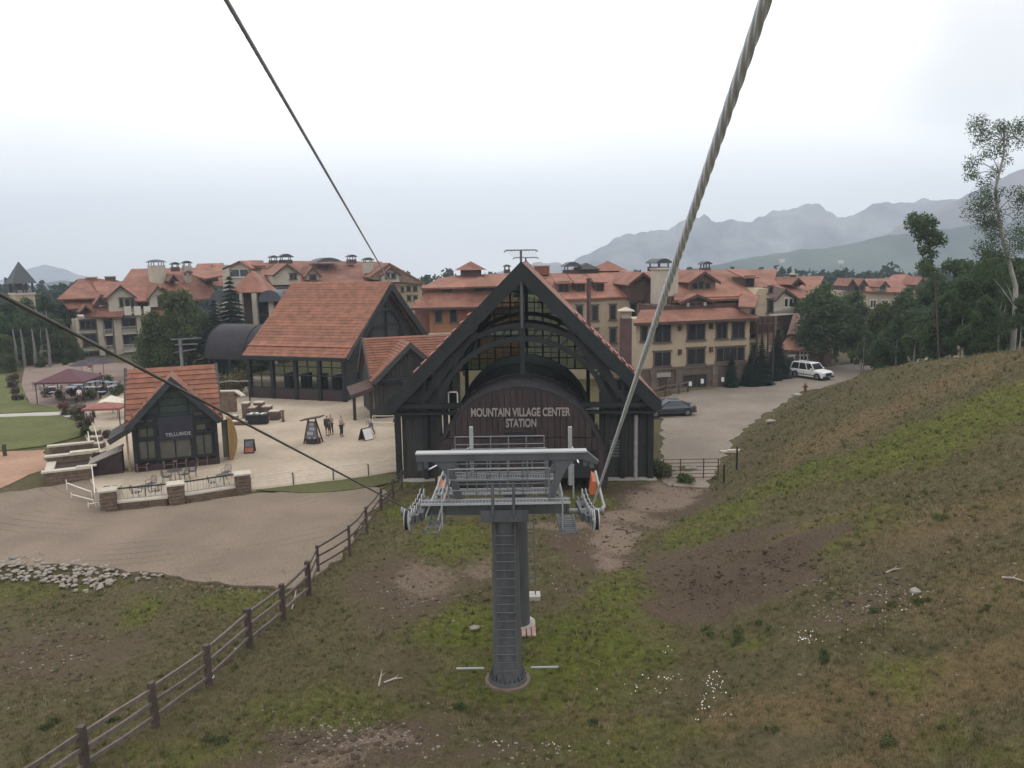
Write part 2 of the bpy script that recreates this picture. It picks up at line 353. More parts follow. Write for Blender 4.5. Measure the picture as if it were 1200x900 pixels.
def groundmat():
    M = bpy.data.materials.new('meadow_ground'); M.use_nodes = True; t = M.node_tree; bs = t.nodes['Principled BSDF']
    bs.inputs['Roughness'].default_value = 1; bs.inputs['Specular IOR Level'].default_value = .1
    N = t.nodes.new; l = t.links.new
    a = N('ShaderNodeVertexColor'); a.layer_name = 'cover'; sp_ = N('ShaderNodeSeparateColor'); l(a.outputs[0], sp_.inputs[0])
    tcn = N('ShaderNodeTexCoord')
    def nz_(s, d=8, r=.65):
        n = N('ShaderNodeTexNoise'); n.inputs['Scale'].default_value = s; n.inputs['Detail'].default_value = d; n.inputs['Roughness'].default_value = r
        l(tcn.outputs['Object'], n.inputs['Vector']); return n.outputs[0]
    def ramp(src, p0, c0, p1, c1, mid=None):
        c = N('ShaderNodeValToRGB'); e = c.color_ramp.elements; e[0].position = p0; e[1].position = p1; e[0].color = (*c0, 1); e[1].color = (*c1, 1)
        if mid: q = e.new(mid[0]); q.color = (*mid[1], 1)
        l(src, c.inputs[0]); return c.outputs[0]
    def mix(f, x, y):
        q = N('ShaderNodeMix'); q.data_type = 'RGBA'; l(f, q.inputs[0]); l(x, q.inputs[6]); l(y, q.inputs[7]); return q.outputs[2]
    def fac(mask, noise_, k=1.0):
        ad = N('ShaderNodeMath'); ad.operation = 'MULTIPLY_ADD'; l(noise_, ad.inputs[0]); ad.inputs[1].default_value = 1.6; ad.inputs[2].default_value = -.8
        s_ = N('ShaderNodeMath'); s_.operation = 'ADD'; l(mask, s_.inputs[0]); l(ad.outputs[0], s_.inputs[1])
        r_ = N('ShaderNodeMapRange'); r_.inputs['From Min'].default_value = .12; r_.inputs['From Max'].default_value = 1.0; l(s_.outputs[0], r_.inputs['Value']); return r_.outputs[0]
    n1 = nz_(.9); n2 = nz_(3.5); n3 = nz_(14, 6); n4 = nz_(.35)
    base = ramp(n2, .3, (.045, .036, .020), .72, (.120, .095, .054), (.5, (.076, .064, .033)))
    olive = ramp(n1, .35, (.058, .056, .023), .65, (.110, .094, .045))
    base = mix(n3, base, olive)
    green = ramp(n2, .28, (.048, .060, .013), .72, (.140, .148, .030), (.5, (.086, .098, .017)))
    dirt = ramp(n3, .3, (.048, .034, .022), .75, (.130, .094, .064), (.5, (.078, .056, .038)))
    straw = ramp(n3, .3, (.085, .060, .028), .75, (.20, .145, .075), (.5, (.135, .092, .044)))
    c = mix(fac(sp_.outputs[2], n2), base, straw)
    c = mix(fac(sp_.outputs[0], n1), c, green)
    c = mix(fac(sp_.outputs[1], n2), c, dirt)
    tan = ramp(n3, .3, (.11, .080, .056), .75, (.25, .19, .145), (.5, (.165, .122, .09)))
    c = mix(fac(a.outputs[1], n2), c, tan)
    l(c, bs.inputs['Base Color'])
    bp = N('ShaderNodeBump'); bp.inputs['Strength'].default_value = .7; bp.inputs['Distance'].default_value = .08
    l(n3, bp.inputs['Height']); l(bp.outputs[0], bs.inputs['Normal'])
    return M
gme = gridmesh('ground', GX_, GY_, Z_, groundmat())
ca = gme.color_attributes.new('cover', 'FLOAT_COLOR', 'POINT')
tm_ = blobs(TAN, GX_, GY_, 41)
ca.data.foreach_set('color', np.stack([gm_, dm_, sm_, tm_], -1).astype(np.float32).ravel())
tag(put(gme, 'ground'), 'rough mountain meadow ground with bare dirt patches rising to the right', kind='structure')

# level sheets -------------------------------------------------
def sheet(name, pts, z, mt, jit=.12, step=.6, label=None, thick=.05):
    P = []
    pts = [Vector((p[0], p[1], 0)) for p in pts]
    for a, b in zip(pts, pts[1:]+pts[:1]):
        n = max(1, int((b-a).length/step))
        for i in range(n):
            q = a.lerp(b, i/n); s_ = noise.noise(q*.9)*jit + noise.noise(q*2.7)*jit*.6; d = (b-a).normalized()
            P.append((q.x-d.y*s_, q.y+d.x*s_, z))
    me = MB(); me.prism([Vector(p)-Vector((0, 0, thick)) for p in P], (0, 0, thick))
    bm_name = me.mesh(name, mt)
    return tag(put(bm_name, name), label, kind='structure')
def surf(name, c0, c1, sc, c2=None, bump=.5, rough=.95, tracks=False):
    M = bpy.data.materials.new(name); M.use_nodes = True; t = M.node_tree; bs = t.nodes['Principled BSDF']; bs.inputs['Roughness'].default_value = rough
    bs.inputs['Specular IOR Level'].default_value = .2
    N = t.nodes.new; l = t.links.new; tcn = N('ShaderNodeTexCoord')
    n = N('ShaderNodeTexNoise'); n.inputs['Scale'].default_value = sc; n.inputs['Detail'].default_value = 10; n.inputs['Roughness'].default_value = .75
    n2 = N('ShaderNodeTexNoise'); n2.inputs['Scale'].default_value = .25; n2.inputs['Detail'].default_value = 5
    l(tcn.outputs['Object'], n.inputs['Vector']); l(tcn.outputs['Object'], n2.inputs['Vector'])
    c = N('ShaderNodeValToRGB'); e = c.color_ramp.elements; e[0].position = .3; e[1].position = .7; e[0].color = (*c0, 1); e[1].color = (*c1, 1)
    l(n.outputs[0], c.inputs[0])
    mxx = N('ShaderNodeMapRange'); mxx.inputs['From Min'].default_value = .35; mxx.inputs['From Max'].default_value = .65; mxx.inputs['To Min'].default_value = .86; mxx.inputs['To Max'].default_value = 1.1
    l(n2.outputs[0], mxx.inputs['Value']); sc_ = N('ShaderNodeVectorMath'); sc_.operation = 'SCALE'; l(c.outputs[0], sc_.inputs[0]); l(mxx.outputs[0], sc_.inputs['Scale'])
    colr = sc_.outputs[0]; hgt = n.outputs[0]
    if tracks:
        # curved wheel ruts: rings round a far centre, broken by noise
        mpn = N('ShaderNodeMapping'); mpn.inputs['Location'].default_value = tracks; l(tcn.outputs['Object'], mpn.inputs[0])
        w = N('ShaderNodeTexWave'); w.wave_type = 'RINGS'; w.rings_direction = 'Z'; w.inputs['Scale'].default_value = .42; w.inputs['Distortion'].default_value = 3.5; w.inputs['Detail'].default_value = 3; w.inputs['Detail Scale'].default_value = .6
        l(mpn.outputs[0], w.inputs['Vector'])
        n5 = N('ShaderNodeTexNoise'); n5.inputs['Scale'].default_value = .22; n5.inputs['Detail'].default_value = 6; l(tcn.outputs['Object'], n5.inputs['Vector'])
        mr_ = N('ShaderNodeMapRange'); mr_.inputs['From Min'].default_value = .90; mr_.inputs['From Max'].default_value = 1; mr_.inputs['To Max'].default_value = .42; l(w.outputs[1], mr_.inputs['Value'])
        n6 = N('ShaderNodeMapRange'); n6.inputs['From Min'].default_value = .48; n6.inputs['From Max'].default_value = .62; l(n5.outputs[0], n6.inputs['Value'])
        m2 = N('ShaderNodeMath'); m2.operation = 'MULTIPLY'; l(mr_.outputs[0], m2.inputs[0]); l(n6.outputs[0], m2.inputs[1])
        q = N('ShaderNodeMix'); q.data_type = 'RGBA'; l(m2.outputs[0], q.inputs[0]); l(colr, q.inputs[6]); q.inputs[7].default_value = (*[v*.45 for v in c0], 1); colr = q.outputs[2]
    l(colr, bs.inputs['Base Color'])
    bp = N('ShaderNodeBump'); bp.inputs['Strength'].default_value = bump; bp.inputs['Distance'].default_value = .03; l(hgt, bp.inputs['Height']); l(bp.outputs[0], bs.inputs['Normal'])
    return M
GRAVEL = surf('gravel', (.115, .086, .063), (.245, .190, .142), 9, tracks=(22, -58, 0))
ROADM = surf('road_gravel', (.145, .120, .095), (.255, .213, .170), 7)
PLAZAM = surf('plaza_concrete', (.31, .25, .185), (.40, .325, .245), 2.5, bump=.15)
PATHM = surf('paver_path_shaded', (.15, .105, .085), (.24, .18, .15), 5, bump=.3)  # darkened: the terrace shade is mixed into the paver colour
LAWN = surf('lawn_grass', (.058, .070, .020), (.125, .125, .042), 3)
SANDM = surf('orange_dirt', (.26, .15, .095), (.36, .23, .16), 3)
g = G
yard = [g(-60, 578), g(0, 580), g(60, 572), g(110, 562), g(124, 602), g(205, 594), g(286, 582), g(330, 578), g(440, 573), g(452, 580), g(430, 612), g(408, 640), g(385, 668), g(350, 690), g(290, 689), g(230, 683), g(190, 674), g(90, 664), g(0, 662), g(-60, 662)]
sheet('gravel_yard', yard, .12, GRAVEL, .5, .5, thick=.3)
plaza = [g(106, 566), g(127, 596), g(205, 589), g(292, 577), g(400, 566), g(474, 553), at(560, 480, 66), at(520, 470, 95), at(250, 450, 100), at(130, 450, 93), g(92, 500), g(104, 520)]
sheet('plaza', plaza, .15, PLAZAM, .02, 2, thick=.2)
dine = [at(120, 480, 72), at(200, 480, 78), at(180, 470, 112), at(110, 440, 118), at(30, 440, 112), g(25, 452), g(35, 474), g(78, 481), g(92, 500)]
sheet('terrace_paving', dine, .10, PATHM, .05, 2, thick=.2)
sheet('lawn', [g(-60, 440), g(5, 441), g(24, 450), g(34, 474), g(76, 480), g(70, 483), g(0, 486), g(-60, 487)], .14, LAWN, .2, 1, thick=.3)
sheet('lawn', [g(-60, 491), g(0, 490), g(70, 488), g(90, 496), g(97, 512), g(50, 524), g(0, 530), g(-60, 531)], .13, LAWN, .2, 1, thick=.3)
sheet('footpath', [g(-60, 486), g(0, 485), g(74, 479), g(84, 482), g(82, 490), g(70, 489), g(0, 492), g(-60, 493)], .07, CONC, .05, 1)
sheet('orange_dirt_track', [g(-60, 532), g(0, 530), g(52, 528), g(56, 548), g(0, 572), g(-60, 585)], .06, SANDM, .4, 1)
sheet('grass_strip', [g(300, 577), g(472, 556), g(466, 566), g(440, 572), g(400, 578), g(350, 580)], .16, surf('strip_grass', (.045, .055, .018), (.12, .11, .04), 5), .15, .7)
road = [at(776, 520, 50), at(775, 470, 80), at(800, 460, 84.5), at(880, 440, 92), at(930, 440, 97), at(1000, 430, 103), at(1150, 430, 110), at(1250, 430, 112), at(1250, 440, 100), at(1000, 435, 88), (30.2, 82.5), (25.0, 74.5), (20.6, 67.5), (17.6, 62.0), (15.4, 57), (13.6, 52), (12.2, 48.5), (9.6, 49)]
sheet('gravel_road', road, .05, ROADM, .5, .6, thick=.2)
sheet('verge', [at(785, 466, 82.6), at(840, 455, 86.0), at(880, 447, 90.5), at(935, 440, 96), at(935, 440, 98), at(880, 440, 92.5), at(830, 450, 87.5), at(790, 455, 84.3)], .12, surf('verge_grass', (.10, .09, .04), (.19, .16, .075), 4), .25, .8)

# ---------------------------------------------------------------- mountains
RANGES = {}
def rangemesh(name, label, prof, D, depth, c0, c1, nscale, rough, seed, zfloor=-240, foot=None, snow=None):
    px = [p[0] for p in prof]
    X = []; Zp = []
    for a, b in prof: p = at(a, b, D); X.append(p.x); Zp.append(p.z)
    x0, x1 = X[0]-D*.6, X[-1]+D*.6
    gx = np.linspace(x0, x1, 420); gy = np.linspace(D-depth, D+depth*.8, 70)
    GX, GY = np.meshgrid(gx, gy)
    pr = np.interp(gx, X, Zp)
    pr = pr + fbm(gx[None], gx[None]*0+seed*31., D*.035, seed, 4)[0]*D*.0035
    u = np.clip(1-np.abs(GY-D)/np.where(GY < D, depth, depth*.8), 0, 1)
    sh = u**1.25
    rid = 1-np.abs(fbm(GX, GY*.8, nscale, seed, 5))
    Z = zfloor + (pr[None, :]-zfloor)*sh + (rid-.8)*rough*np.sin(np.clip(u, 0, 1)*math.pi*.98)**.7
    Z += fbm(gx[None, :]+0*GY, gy[:, None]+0*GX, nscale*.25, seed+3, 4)*rough*.16*u
    mt = mat(name+'_rock', c0, 1, .2, .004 if D > 2500 else .01, col2=c1, detail=14, spec=.05, stretch=(1, .45, 1.6), tight=.05)  # rock tones; the tightened colour contrast also stands in for faint relief shading
    o_ = tag(put(gridmesh(name, GX, GY, Z, mt), name), label, kind='structure'); RANGES[name] = o_; return o_
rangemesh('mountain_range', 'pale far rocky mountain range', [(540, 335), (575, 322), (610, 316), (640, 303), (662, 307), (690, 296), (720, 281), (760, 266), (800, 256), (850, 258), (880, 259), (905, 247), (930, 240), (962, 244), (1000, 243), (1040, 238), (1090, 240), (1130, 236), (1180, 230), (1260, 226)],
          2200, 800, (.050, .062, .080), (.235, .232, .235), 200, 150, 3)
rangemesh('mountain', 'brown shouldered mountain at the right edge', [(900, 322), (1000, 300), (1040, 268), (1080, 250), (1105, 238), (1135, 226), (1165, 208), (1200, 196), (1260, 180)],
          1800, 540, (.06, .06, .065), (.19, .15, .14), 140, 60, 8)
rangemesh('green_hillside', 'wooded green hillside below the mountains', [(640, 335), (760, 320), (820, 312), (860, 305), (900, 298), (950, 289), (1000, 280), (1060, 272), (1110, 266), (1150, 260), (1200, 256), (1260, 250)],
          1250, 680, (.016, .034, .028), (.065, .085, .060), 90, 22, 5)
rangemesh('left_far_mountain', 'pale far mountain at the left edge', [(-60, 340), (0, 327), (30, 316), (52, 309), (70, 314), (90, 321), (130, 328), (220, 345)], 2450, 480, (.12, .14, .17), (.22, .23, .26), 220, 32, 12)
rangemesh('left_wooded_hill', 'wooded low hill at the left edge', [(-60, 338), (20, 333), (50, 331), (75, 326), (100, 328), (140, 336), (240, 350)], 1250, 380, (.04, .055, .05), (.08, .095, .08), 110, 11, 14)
# ================================================================ gondola station (big glazed A-frame)
SY = R(-2.2)
so = at(471, 567, 51.4); so.z = 0
SM = frame(so, SY)
st = thing('gondola_station', 'dark A-frame gondola station with glazed gable and maroon barrel vault behind the lift tower', 'station', so, SY)
WST, XC, ZE, ZA, LST = 16.6, 8.1, 5.1, 13.75, 15.0
HW = 8.55; SLP = (ZA-ZE)/HW
def rz_(x): return ZA - abs(x-XC)*SLP
# roof slopes
for sgn in (-1, 1):
    q = MB(SM); xe = XC+sgn*(HW+.25); ze = rz_(xe)
    q.slab([(XC, -.6, ZA+.32), (xe, -.6, ze+.32), (xe, LST+.6, ze+.32), (XC, LST+.6, ZA+.32)], .22)
    sl = q.build('roof', RED, st)
    c = courses((xe, -.6, ze+.32), (xe, LST+.6, ze+.32), (XC+sgn*.02, LST+.6, ZA+.32), (XC+sgn*.02, -.6, ZA+.32), 26, .035, SM)
    c.build('tile_course', RED, sl)
    # snow guards stand along the slope
    sg = MB(SM)
    for k in range(1, 9):
        u = .35+k*.06; sg.box(XC+sgn*HW*u-.05, XC+sgn*HW*u+.05, .2, 2.6, ZA-(ZA-ZE)*u+.4, ZA-(ZA-ZE)*u+.6)
    sg.build('snow_guard', REDD, sl)
# gable portal frames, front and rear
def portal(y, name='rafter'):
    for sgn in (-1, 1):
        q = MB(SM); xe = XC+sgn*HW
        q.prism([(XC, y, ZA+.42), (xe+sgn*.25, y, ZE+.17), (xe+sgn*.25, y, ZE-.40), (XC+sgn*(HW-.3), y, ZE-.40), (XC+sgn*.0, y, ZA-.8)], (0, .42, 0))
        q.build(name, DGREEN, st)
portal(-.75); portal(LST-.4)
for y in (3.4, 7.2, 11):
    for sgn in (-1, 1):
        MB(SM).beam((XC, y, ZA-.25), (XC+sgn*HW, y, ZE-.25), .3, .55).build('rafter', DGREEN, st)
# inner collar struts behind the front rafters
for y in (-.3, LST-.2):
    for sgn in (-1, 1):
        q = MB(SM); q.beam((XC+sgn*(HW-1.9), y, ZE+.05), (XC+sgn*2.9, y, ZA-4.0), .2, .34); q.build('brace', DGREEN, st)
        q = MB(SM); q.beam((XC+sgn*5.9, y, 7.2), (XC+sgn*3.8, y, 9.2-.7), .16, .28); q.build('brace', DGREEN, st)
        q = MB(SM); q.beam((XC+sgn*5.3, y, 5.2), (XC+sgn*3.6, y, 9.4), .14, .2); q.build('brace', DGREEN, st)
        q = MB(SM).box(XC+sgn*(HW-.35)-.18, XC+sgn*(HW-.35)+.18, y, y+.36, 0, ZE); q.build('post', DGREEN, st)
        for xx in (5.05, 6.4): MB(SM).box(XC+sgn*xx-.15, XC+sgn*xx+.15, y+.03, y+.33, 0, rz_(XC+xx)-.5).build('post', DGREEN, st)
    MB(SM).box(XC-.14, XC+.14, y, y+.28, 7.0, ZA-.6).build('post', DGREEN, st)
def arch(y, rad, zc, w, h, a0=0, a1=180, name='arch_truss', mt=DGREEN, n=22):
    q = MB(SM); P = []
    for i in range(n+1):
        t = R(a0+(a1-a0)*i/n); P.append((XC+math.cos(t)*rad, y, zc+math.sin(t)*rad))
    for a, b in zip(P[:-1], P[1:]):
        q.beam(a, Vector(b)+(Vector(b)-Vector(a))*.03, w, h, (0, 1, 0)) if False else q.prism([Vector(a)*1, Vector(b)*1, Vector((XC+(b[0]-XC)*(rad-h)/rad, y, zc+(b[2]-zc)*(rad-h)/rad)), Vector((XC+(a[0]-XC)*(rad-h)/rad, y, zc+(a[2]-zc)*(rad-h)/rad))], (0, w, 0))
    return q.build(name, mt, st)
arch(-.35, 6.55, 3.75, .3, .32, 15, 165); arch(-.35, 5.9, 3.55, .3, .32, 12, 168)
w_ = MB(SM)
for i in range(1, 16):
    t = R(15+150*i/16); w_.beam((XC+math.cos(t)*6.3, -.2, 3.75+math.sin(t)*6.3), (XC+math.cos(t+.06)*5.8, -.2, 3.55+math.sin(t+.06)*5.8), .1, .1)
w_.build('truss_web', DGREEN, st)
arch(LST-.3, 6.4, 3.6, .25, .35, 15, 165)
arch(7.5, 6.3, 3.6, .2, .3, 20, 160)
# glazing: bars and single panes between them
gx = [XC+k*1.32 for k in range(-6, 7)]; gz = [5.2+.92*k for k in range(0, 10)]
def clip(poly, a, b, c):
    out_ = []
    for i in range(len(poly)):
        p, q = poly[i], poly[(i+1) % len(poly)]; dp = a*p[0]+b*p[1]-c; dq = a*q[0]+b*q[1]-c
        if dp <= 0: out_.append(p)
        if dp*dq < 0: t = dp/(dp-dq); out_.append((p[0]+(q[0]-p[0])*t, p[1]+(q[1]-p[1])*t))
    return out_
def glaze(y, gmat, zmin=5.2):
    q = MB(SM)
    for i, x in enumerate(gx):
        zt = rz_(x)-.75
        if zt > zmin: q.box(x-.07, x+.07, y-.06, y+.06, zmin, zt)
        x2 = x+.66
        zt = rz_(x2)-.75
        if zt > zmin: q.box(x2-.03, x2+.03, y-.04, y+.04, zmin, zt)
    for j, z in enumerate(gz):
        hw = (ZA-.75-z)/SLP
        if hw > 0: q.box(XC-hw, XC+hw, y-.05, y+.05, z-.05, z+.05)
        z2 = z+.46; hw = (ZA-.75-z2)/SLP
        if j % 2 and hw > 0: q.box(XC-hw, XC+hw, y-.035, y+.035, z2-.025, z2+.025)
    q.build('glazing_bars', DGREEN, st)
    for i in range(len(gx)-1):
        for j in range(len(gz)):
            za = gz[j]; zb = za+.92
            pl = [(gx[i], za), (gx[i+1], za), (gx[i+1], zb), (gx[i], zb)]
            for sg in (-1, 1): pl = clip(pl, sg*SLP, 1, ZA-.7+sg*SLP*XC)
            if len(pl) < 3: continue
            MB(SM).prism([(p[0], y-.01, p[1]) for p in pl], (0, .02, 0)).build('pane', gmat, st)
glaze(LST-.1, CANGLASS)
# side wings: boarded walls
def boards(x0, x1, y0, z0, z1, bw, name='plank', mt=DGREY, par=st, F=SM, along='x', zf=None):
    n = max(1, round((x1-x0)/bw)); bw = (x1-x0)/n; cache = {}
    for i in range(n):
        a = x0+i*bw; dz = random.uniform(-.03, .03); py_ = random.uniform(0, .03)
        h = (zf(a+bw/2) if zf else z1)
        q = MB(F)
        if along == 'x': q.box(a+.012, a+bw-.012, y0-.05-py_, y0+.05, z0, h)
        else: q.box(y0-.05-py_, y0+.05, a+.012, a+bw-.012, z0, h)
        q.build(name, mt, par)
for x0, x1 in ((.35, 2.75), (13.35, 16.1)):
    MB(SM).box(x0, x1, .15, .35, 0, ZE-.25).build('wing_wall', DGREY, st)
    boards(x0, x1, .1, .1, ZE-.3, .42)
for x0, x1 in ((0, 5.0), (11.2, 16.55)):
    MB(SM).box(x0, x1, -.55, -.1, ZE-.25, ZE+.05).build('eave_beam', DGREEN, st)
    MB(SM).box(x0, x1, -.75, -.05, ZE-.62, ZE-.5).build('eave_beam', DGREEN, st)
for x in (.25, 16.15):
    q = MB(SM).box(x-.1, x+.1, 0, LST, 0, ZE-.2); q.build('side_wall', DGREY, st)
for x0, x1 in ((-.1, 3.6), (12.9, 16.7)):
    MB(SM).box(x0, x1, -.55, .2, -.5, .09).build('foundation', CONC, st)
MB(SM).tube((15.35, -.25, .1), (15.35, -.25, 4.3), .13).build('downspout', mat('pale_pipe', (.30, .29, .28), .5), st)
q = MB(SM)
for k in range(6): q.box(13.7, 14.35, -.08, -.02, 1.5+k*.2, 1.6+k*.2)
q.build('vent_louvre', GREY, st)
MB(SM).box(12.75, 13.0, -.3, .1, 2.9, 3.3).build('wall_lamp', BLACK, st)
for x, z in ((1.3, 6.2), (14.4, 6.3)):
    q = MB(SM); q.box(x-1.0, x+1.2, .05, .2, ZE, ZE+1.5 if x < 8 else ZE+1.4); q.build('wall_panel', DGREY, st)
# small framed windows seen either side of the vault
for x, z, w, h in ((12.35, 3.4, .75, 1.2), (3.55, 4.6, .5, 1.2)):
    q = MB(SM); q.box(x-w/2-.08, x-w/2, .0, .1, z, z+h); q.box(x+w/2, x+w/2+.08, 0, .1, z, z+h); q.box(x-w/2, x+w/2, 0, .1, z+h, z+h+.08); q.box(x-w/2, x+w/2, 0, .1, z-.08, z)
    f_ = q.build('window_frame', TRIML, st); MB(SM).box(x-w/2, x+w/2, .04, .06, z, z+h).build('pane', CANGLASS, f_)
# barrel vault
BR, BZ, BY0, BY1 = 5.25, 1.45, -3.5, 12.5
def barrel(par, F, xc, zc, rad, y0, y1, mt, name='barrel_vault', thick=.18, a0=-12, a1=192, n=34, ribs=True, nd=8):
    q = MB(F)
    V = []
    for i in range(n+1):
        t = R(a0+(a1-a0)*i/n); V.append((math.cos(t), math.sin(t)))
    for (c0, s0), (c1, s1) in zip(V[:-1], V[1:]):
        for rr in (rad,):
            q.hexa([(xc+c0*(rr-thick), y0, zc+s0*(rr-thick)), (xc+c0*(rr-thick), y1, zc+s0*(rr-thick)), (xc+c1*(rr-thick), y1, zc+s1*(rr-thick)), (xc+c1*(rr-thick), y0, zc+s1*(rr-thick)),
                    (xc+c0*rr, y0, zc+s0*rr), (xc+c0*rr, y1, zc+s0*rr), (xc+c1*rr, y1, zc+s1*rr), (xc+c1*rr, y0, zc+s1*rr)])
    o = q.build(name, mt, par)
    if ribs:
        r_ = MB(F)
        for k in range(nd):
            y = y0+(y1-y0)*k/(nd-1) if nd > 1 else y0
            for (c0, s0), (c1, s1) in zip(V[:-1], V[1:]):
                r_.hexa([(xc+c0*rad, y-.04, zc+s0*rad), (xc+c0*rad, y+.04, zc+s0*rad), (xc+c1*rad, y+.04, zc+s1*rad), (xc+c1*rad, y-.04, zc+s1*rad),
                         (xc+c0*(rad+.06), y-.04, zc+s0*(rad+.06)), (xc+c0*(rad+.06), y+.04, zc+s0*(rad+.06)), (xc+c1*(rad+.06), y+.04, zc+s1*(rad+.06)), (xc+c1*(rad+.06), y-.04, zc+s1*(rad+.06))])
        r_.build('seam', mt, o)['kind'] = 'stuff'
    return o
VAULT = mat('vault_metal', (.026, .022, .023), .6, .35, 1.0, spec=.3, bump=.15)
barrel(st, SM, XC-.1, BZ, BR, BY0, BY1, VAULT, nd=4)
# end wall of the vault: upright planks in two bands
bx = XC-.1
def arcz(x): d = min(BR-.2, abs(x-bx)); return BZ+math.sqrt(max(0, (BR-.15)**2-d*d))
n = 27
for i in range(n):
    a = bx-BR+.2+(2*BR-.4)*i/n; b = a+(2*BR-.4)/n-.025; j = random.uniform(0, .035)
    for (z0, z1) in ((.3, 3.55), (3.6, None)):
        za = arcz(a) if z1 is None else min(z1, arcz(a)); zb = arcz(b) if z1 is None else min(z1, arcz(b))
        if za-z0 < .1 or zb-z0 < .1: continue
        # keep the openings where cabins enter
        if z1 is not None and (abs(a-bx+3.2) < 1.3 or abs(a-bx-3.2) < 1.3): z0 = 2.75
        MB(SM).prism([(a, BY0-j, z0), (b, BY0-j, z0), (b, BY0-j, zb), (a, BY0-j, za)], (0, .09, 0)).build('plank', MAROON, st)
q = MB(SM); n = 30
q.prism([(bx+math.cos(R(-5+190*i/n))*(BR-.2), BY0+.12, BZ+math.sin(R(-5+190*i/n))*(BR-.2)) for i in range(n+1)], (0, .1, 0)); q.build('end_wall', BLACK, st)
for sx in (-3.2, 3.2):
    q = MB(SM); q.box(bx+sx-1.45, bx+sx+1.45, BY0-.06, BY0+.1, 2.7, 2.85); q.box(bx+sx-1.45, bx+sx-1.3, BY0-.06, BY0+.1, .3, 2.7); q.box(bx+sx+1.3, bx+sx+1.45, BY0-.06, BY0+.1, .3, 2.7); q.build('opening_frame', DGREEN, st)
q = MB(SM); q.box(bx-.9, bx+.9, BY0-.09, BY0-.03, 3.75, 3.95); q.build('sign_lamp', BLACK, st)
# lettering
def text(s, name, M, size, wid, mt, par, depth=.03, width=None, bold=.03):
    c = bpy.data.curves.new('t', 'FONT'); c.body = s; c.size = size; c.extrude = depth; c.align_x = 'CENTER'; c.offset = bold*size
    o = bpy.data.objects.new('t', c); COL.objects.link(o); bpy.context.view_layer.update()
    me = bpy.data.meshes.new_from_object(o.evaluated_get(bpy.context.evaluated_depsgraph_get()))
    bpy.data.objects.remove(o)
    vs = [v.co.x for v in me.vertices]; k = width/(max(vs)-min(vs)) if width else wid
    for v in me.vertices: v.co.x *= k
    me.materials.clear(); me.materials.append(mt)
    return put(me, name, par, M @ Matrix.Rotation(R(90), 4, 'X'))
SIGNM = mat('brushed_letters', (.25, .22, .205), .5, .1, 3)
text('MOUNTAIN VILLAGE CENTER', 'lettering', SM @ Matrix.Translation((bx, BY0-.08, 4.95)), .70, .6, SIGNM, st, width=6.0)
text('STATION', 'lettering', SM @ Matrix.Translation((bx+.05, BY0-.08, 4.28)), .70, .6, SIGNM, st, width=1.85)
# T bars on the ridge
for y, w, x_ in ((-.6, 1.0, XC), (LST, 1.0, XC)):
    q = MB(SM); zt = 14.85 if y < 1 else 14.35
    q.box(XC-.07, XC+.07, y-.07, y+.07, 10 if y < 1 else 12, zt); q.build('mast', GREYD, st)
    q = MB(SM); q.path([(XC-w-.05, y, zt-.1), (XC-w+.1, y, zt), (XC+w-.1, y, zt), (XC+w+.05, y, zt-.1)], .045); q.build('crossbar', GREY, st)
q = MB(SM)
for k in range(-4, 5): q.tube((XC+k*.22, -.5, 14.83), (XC+k*.22, LST, 14.33), .008, n=4)
q.build('bird_wire', GREY, st)
# two flues on the right slope
p = st; fx = SM.inverted() @ at(733, 430, 61)
q = MB(SM); q.box(fx.x-.42, fx.x+.42, fx.y-.42, fx.y+.42, 4.2, 9.7); q.prism([(fx.x-.45, fx.y-.46, 5.6), (fx.x+.45, fx.y-.46, 5.6), (fx.x+1.1, fx.y-.46, 4.4), (fx.x-.3, fx.y-.46, 4.4)], (0, .92, 0)); fl = q.build('chimney', MAROONM, st)
q = MB(SM); 
for sx in (-.38, .38):
    for sy in (-.38, .38): q.beam((fx.x+sx*.8, fx.y+sy*.8, 9.7), (fx.x+sx, fx.y+sy, 10.3), .07, .07)
q.box(fx.x-.28, fx.x+.28, fx.y-.28, fx.y+.28, 9.7, 10.2); q.build('lantern', CAPS, fl)
q = MB(SM); a = [(fx.x-.6, fx.y-.6, 10.3), (fx.x+.6, fx.y-.6, 10.3), (fx.x+.6, fx.y+.6, 10.3), (fx.x-.6, fx.y+.6, 10.3)]
q.add(a+[(fx.x, fx.y, 10.55)]+[(v[0], v[1], 10.22) for v in a], [(0, 1, 4), (1, 2, 4), (2, 3, 4), (3, 0, 4), (5, 6, 7, 8), (0, 1, 6, 5), (1, 2, 7, 6), (2, 3, 8, 7), (3, 0, 5, 8)]); q.build('chimney_cap', CAPS, fl)
fx = SM.inverted() @ at(690, 380, 56)
q = MB(SM); q.tube((fx.x, fx.y, 8.5), (fx.x, fx.y, 12.85), .15); q.tube((fx.x, fx.y, 12.85), (fx.x, fx.y, 12.9), .22); q.build('flue_pipe', MAROONM, st)
# floor inside
MB(SM).box(0, WST, .4, LST, -.1, .12).build('floor_slab', CONC, st)
MB(SM).box(3.2, 12.8, LST-.6, LST-.4, 0, 3.3).build('rear_wall', DGREY, st)

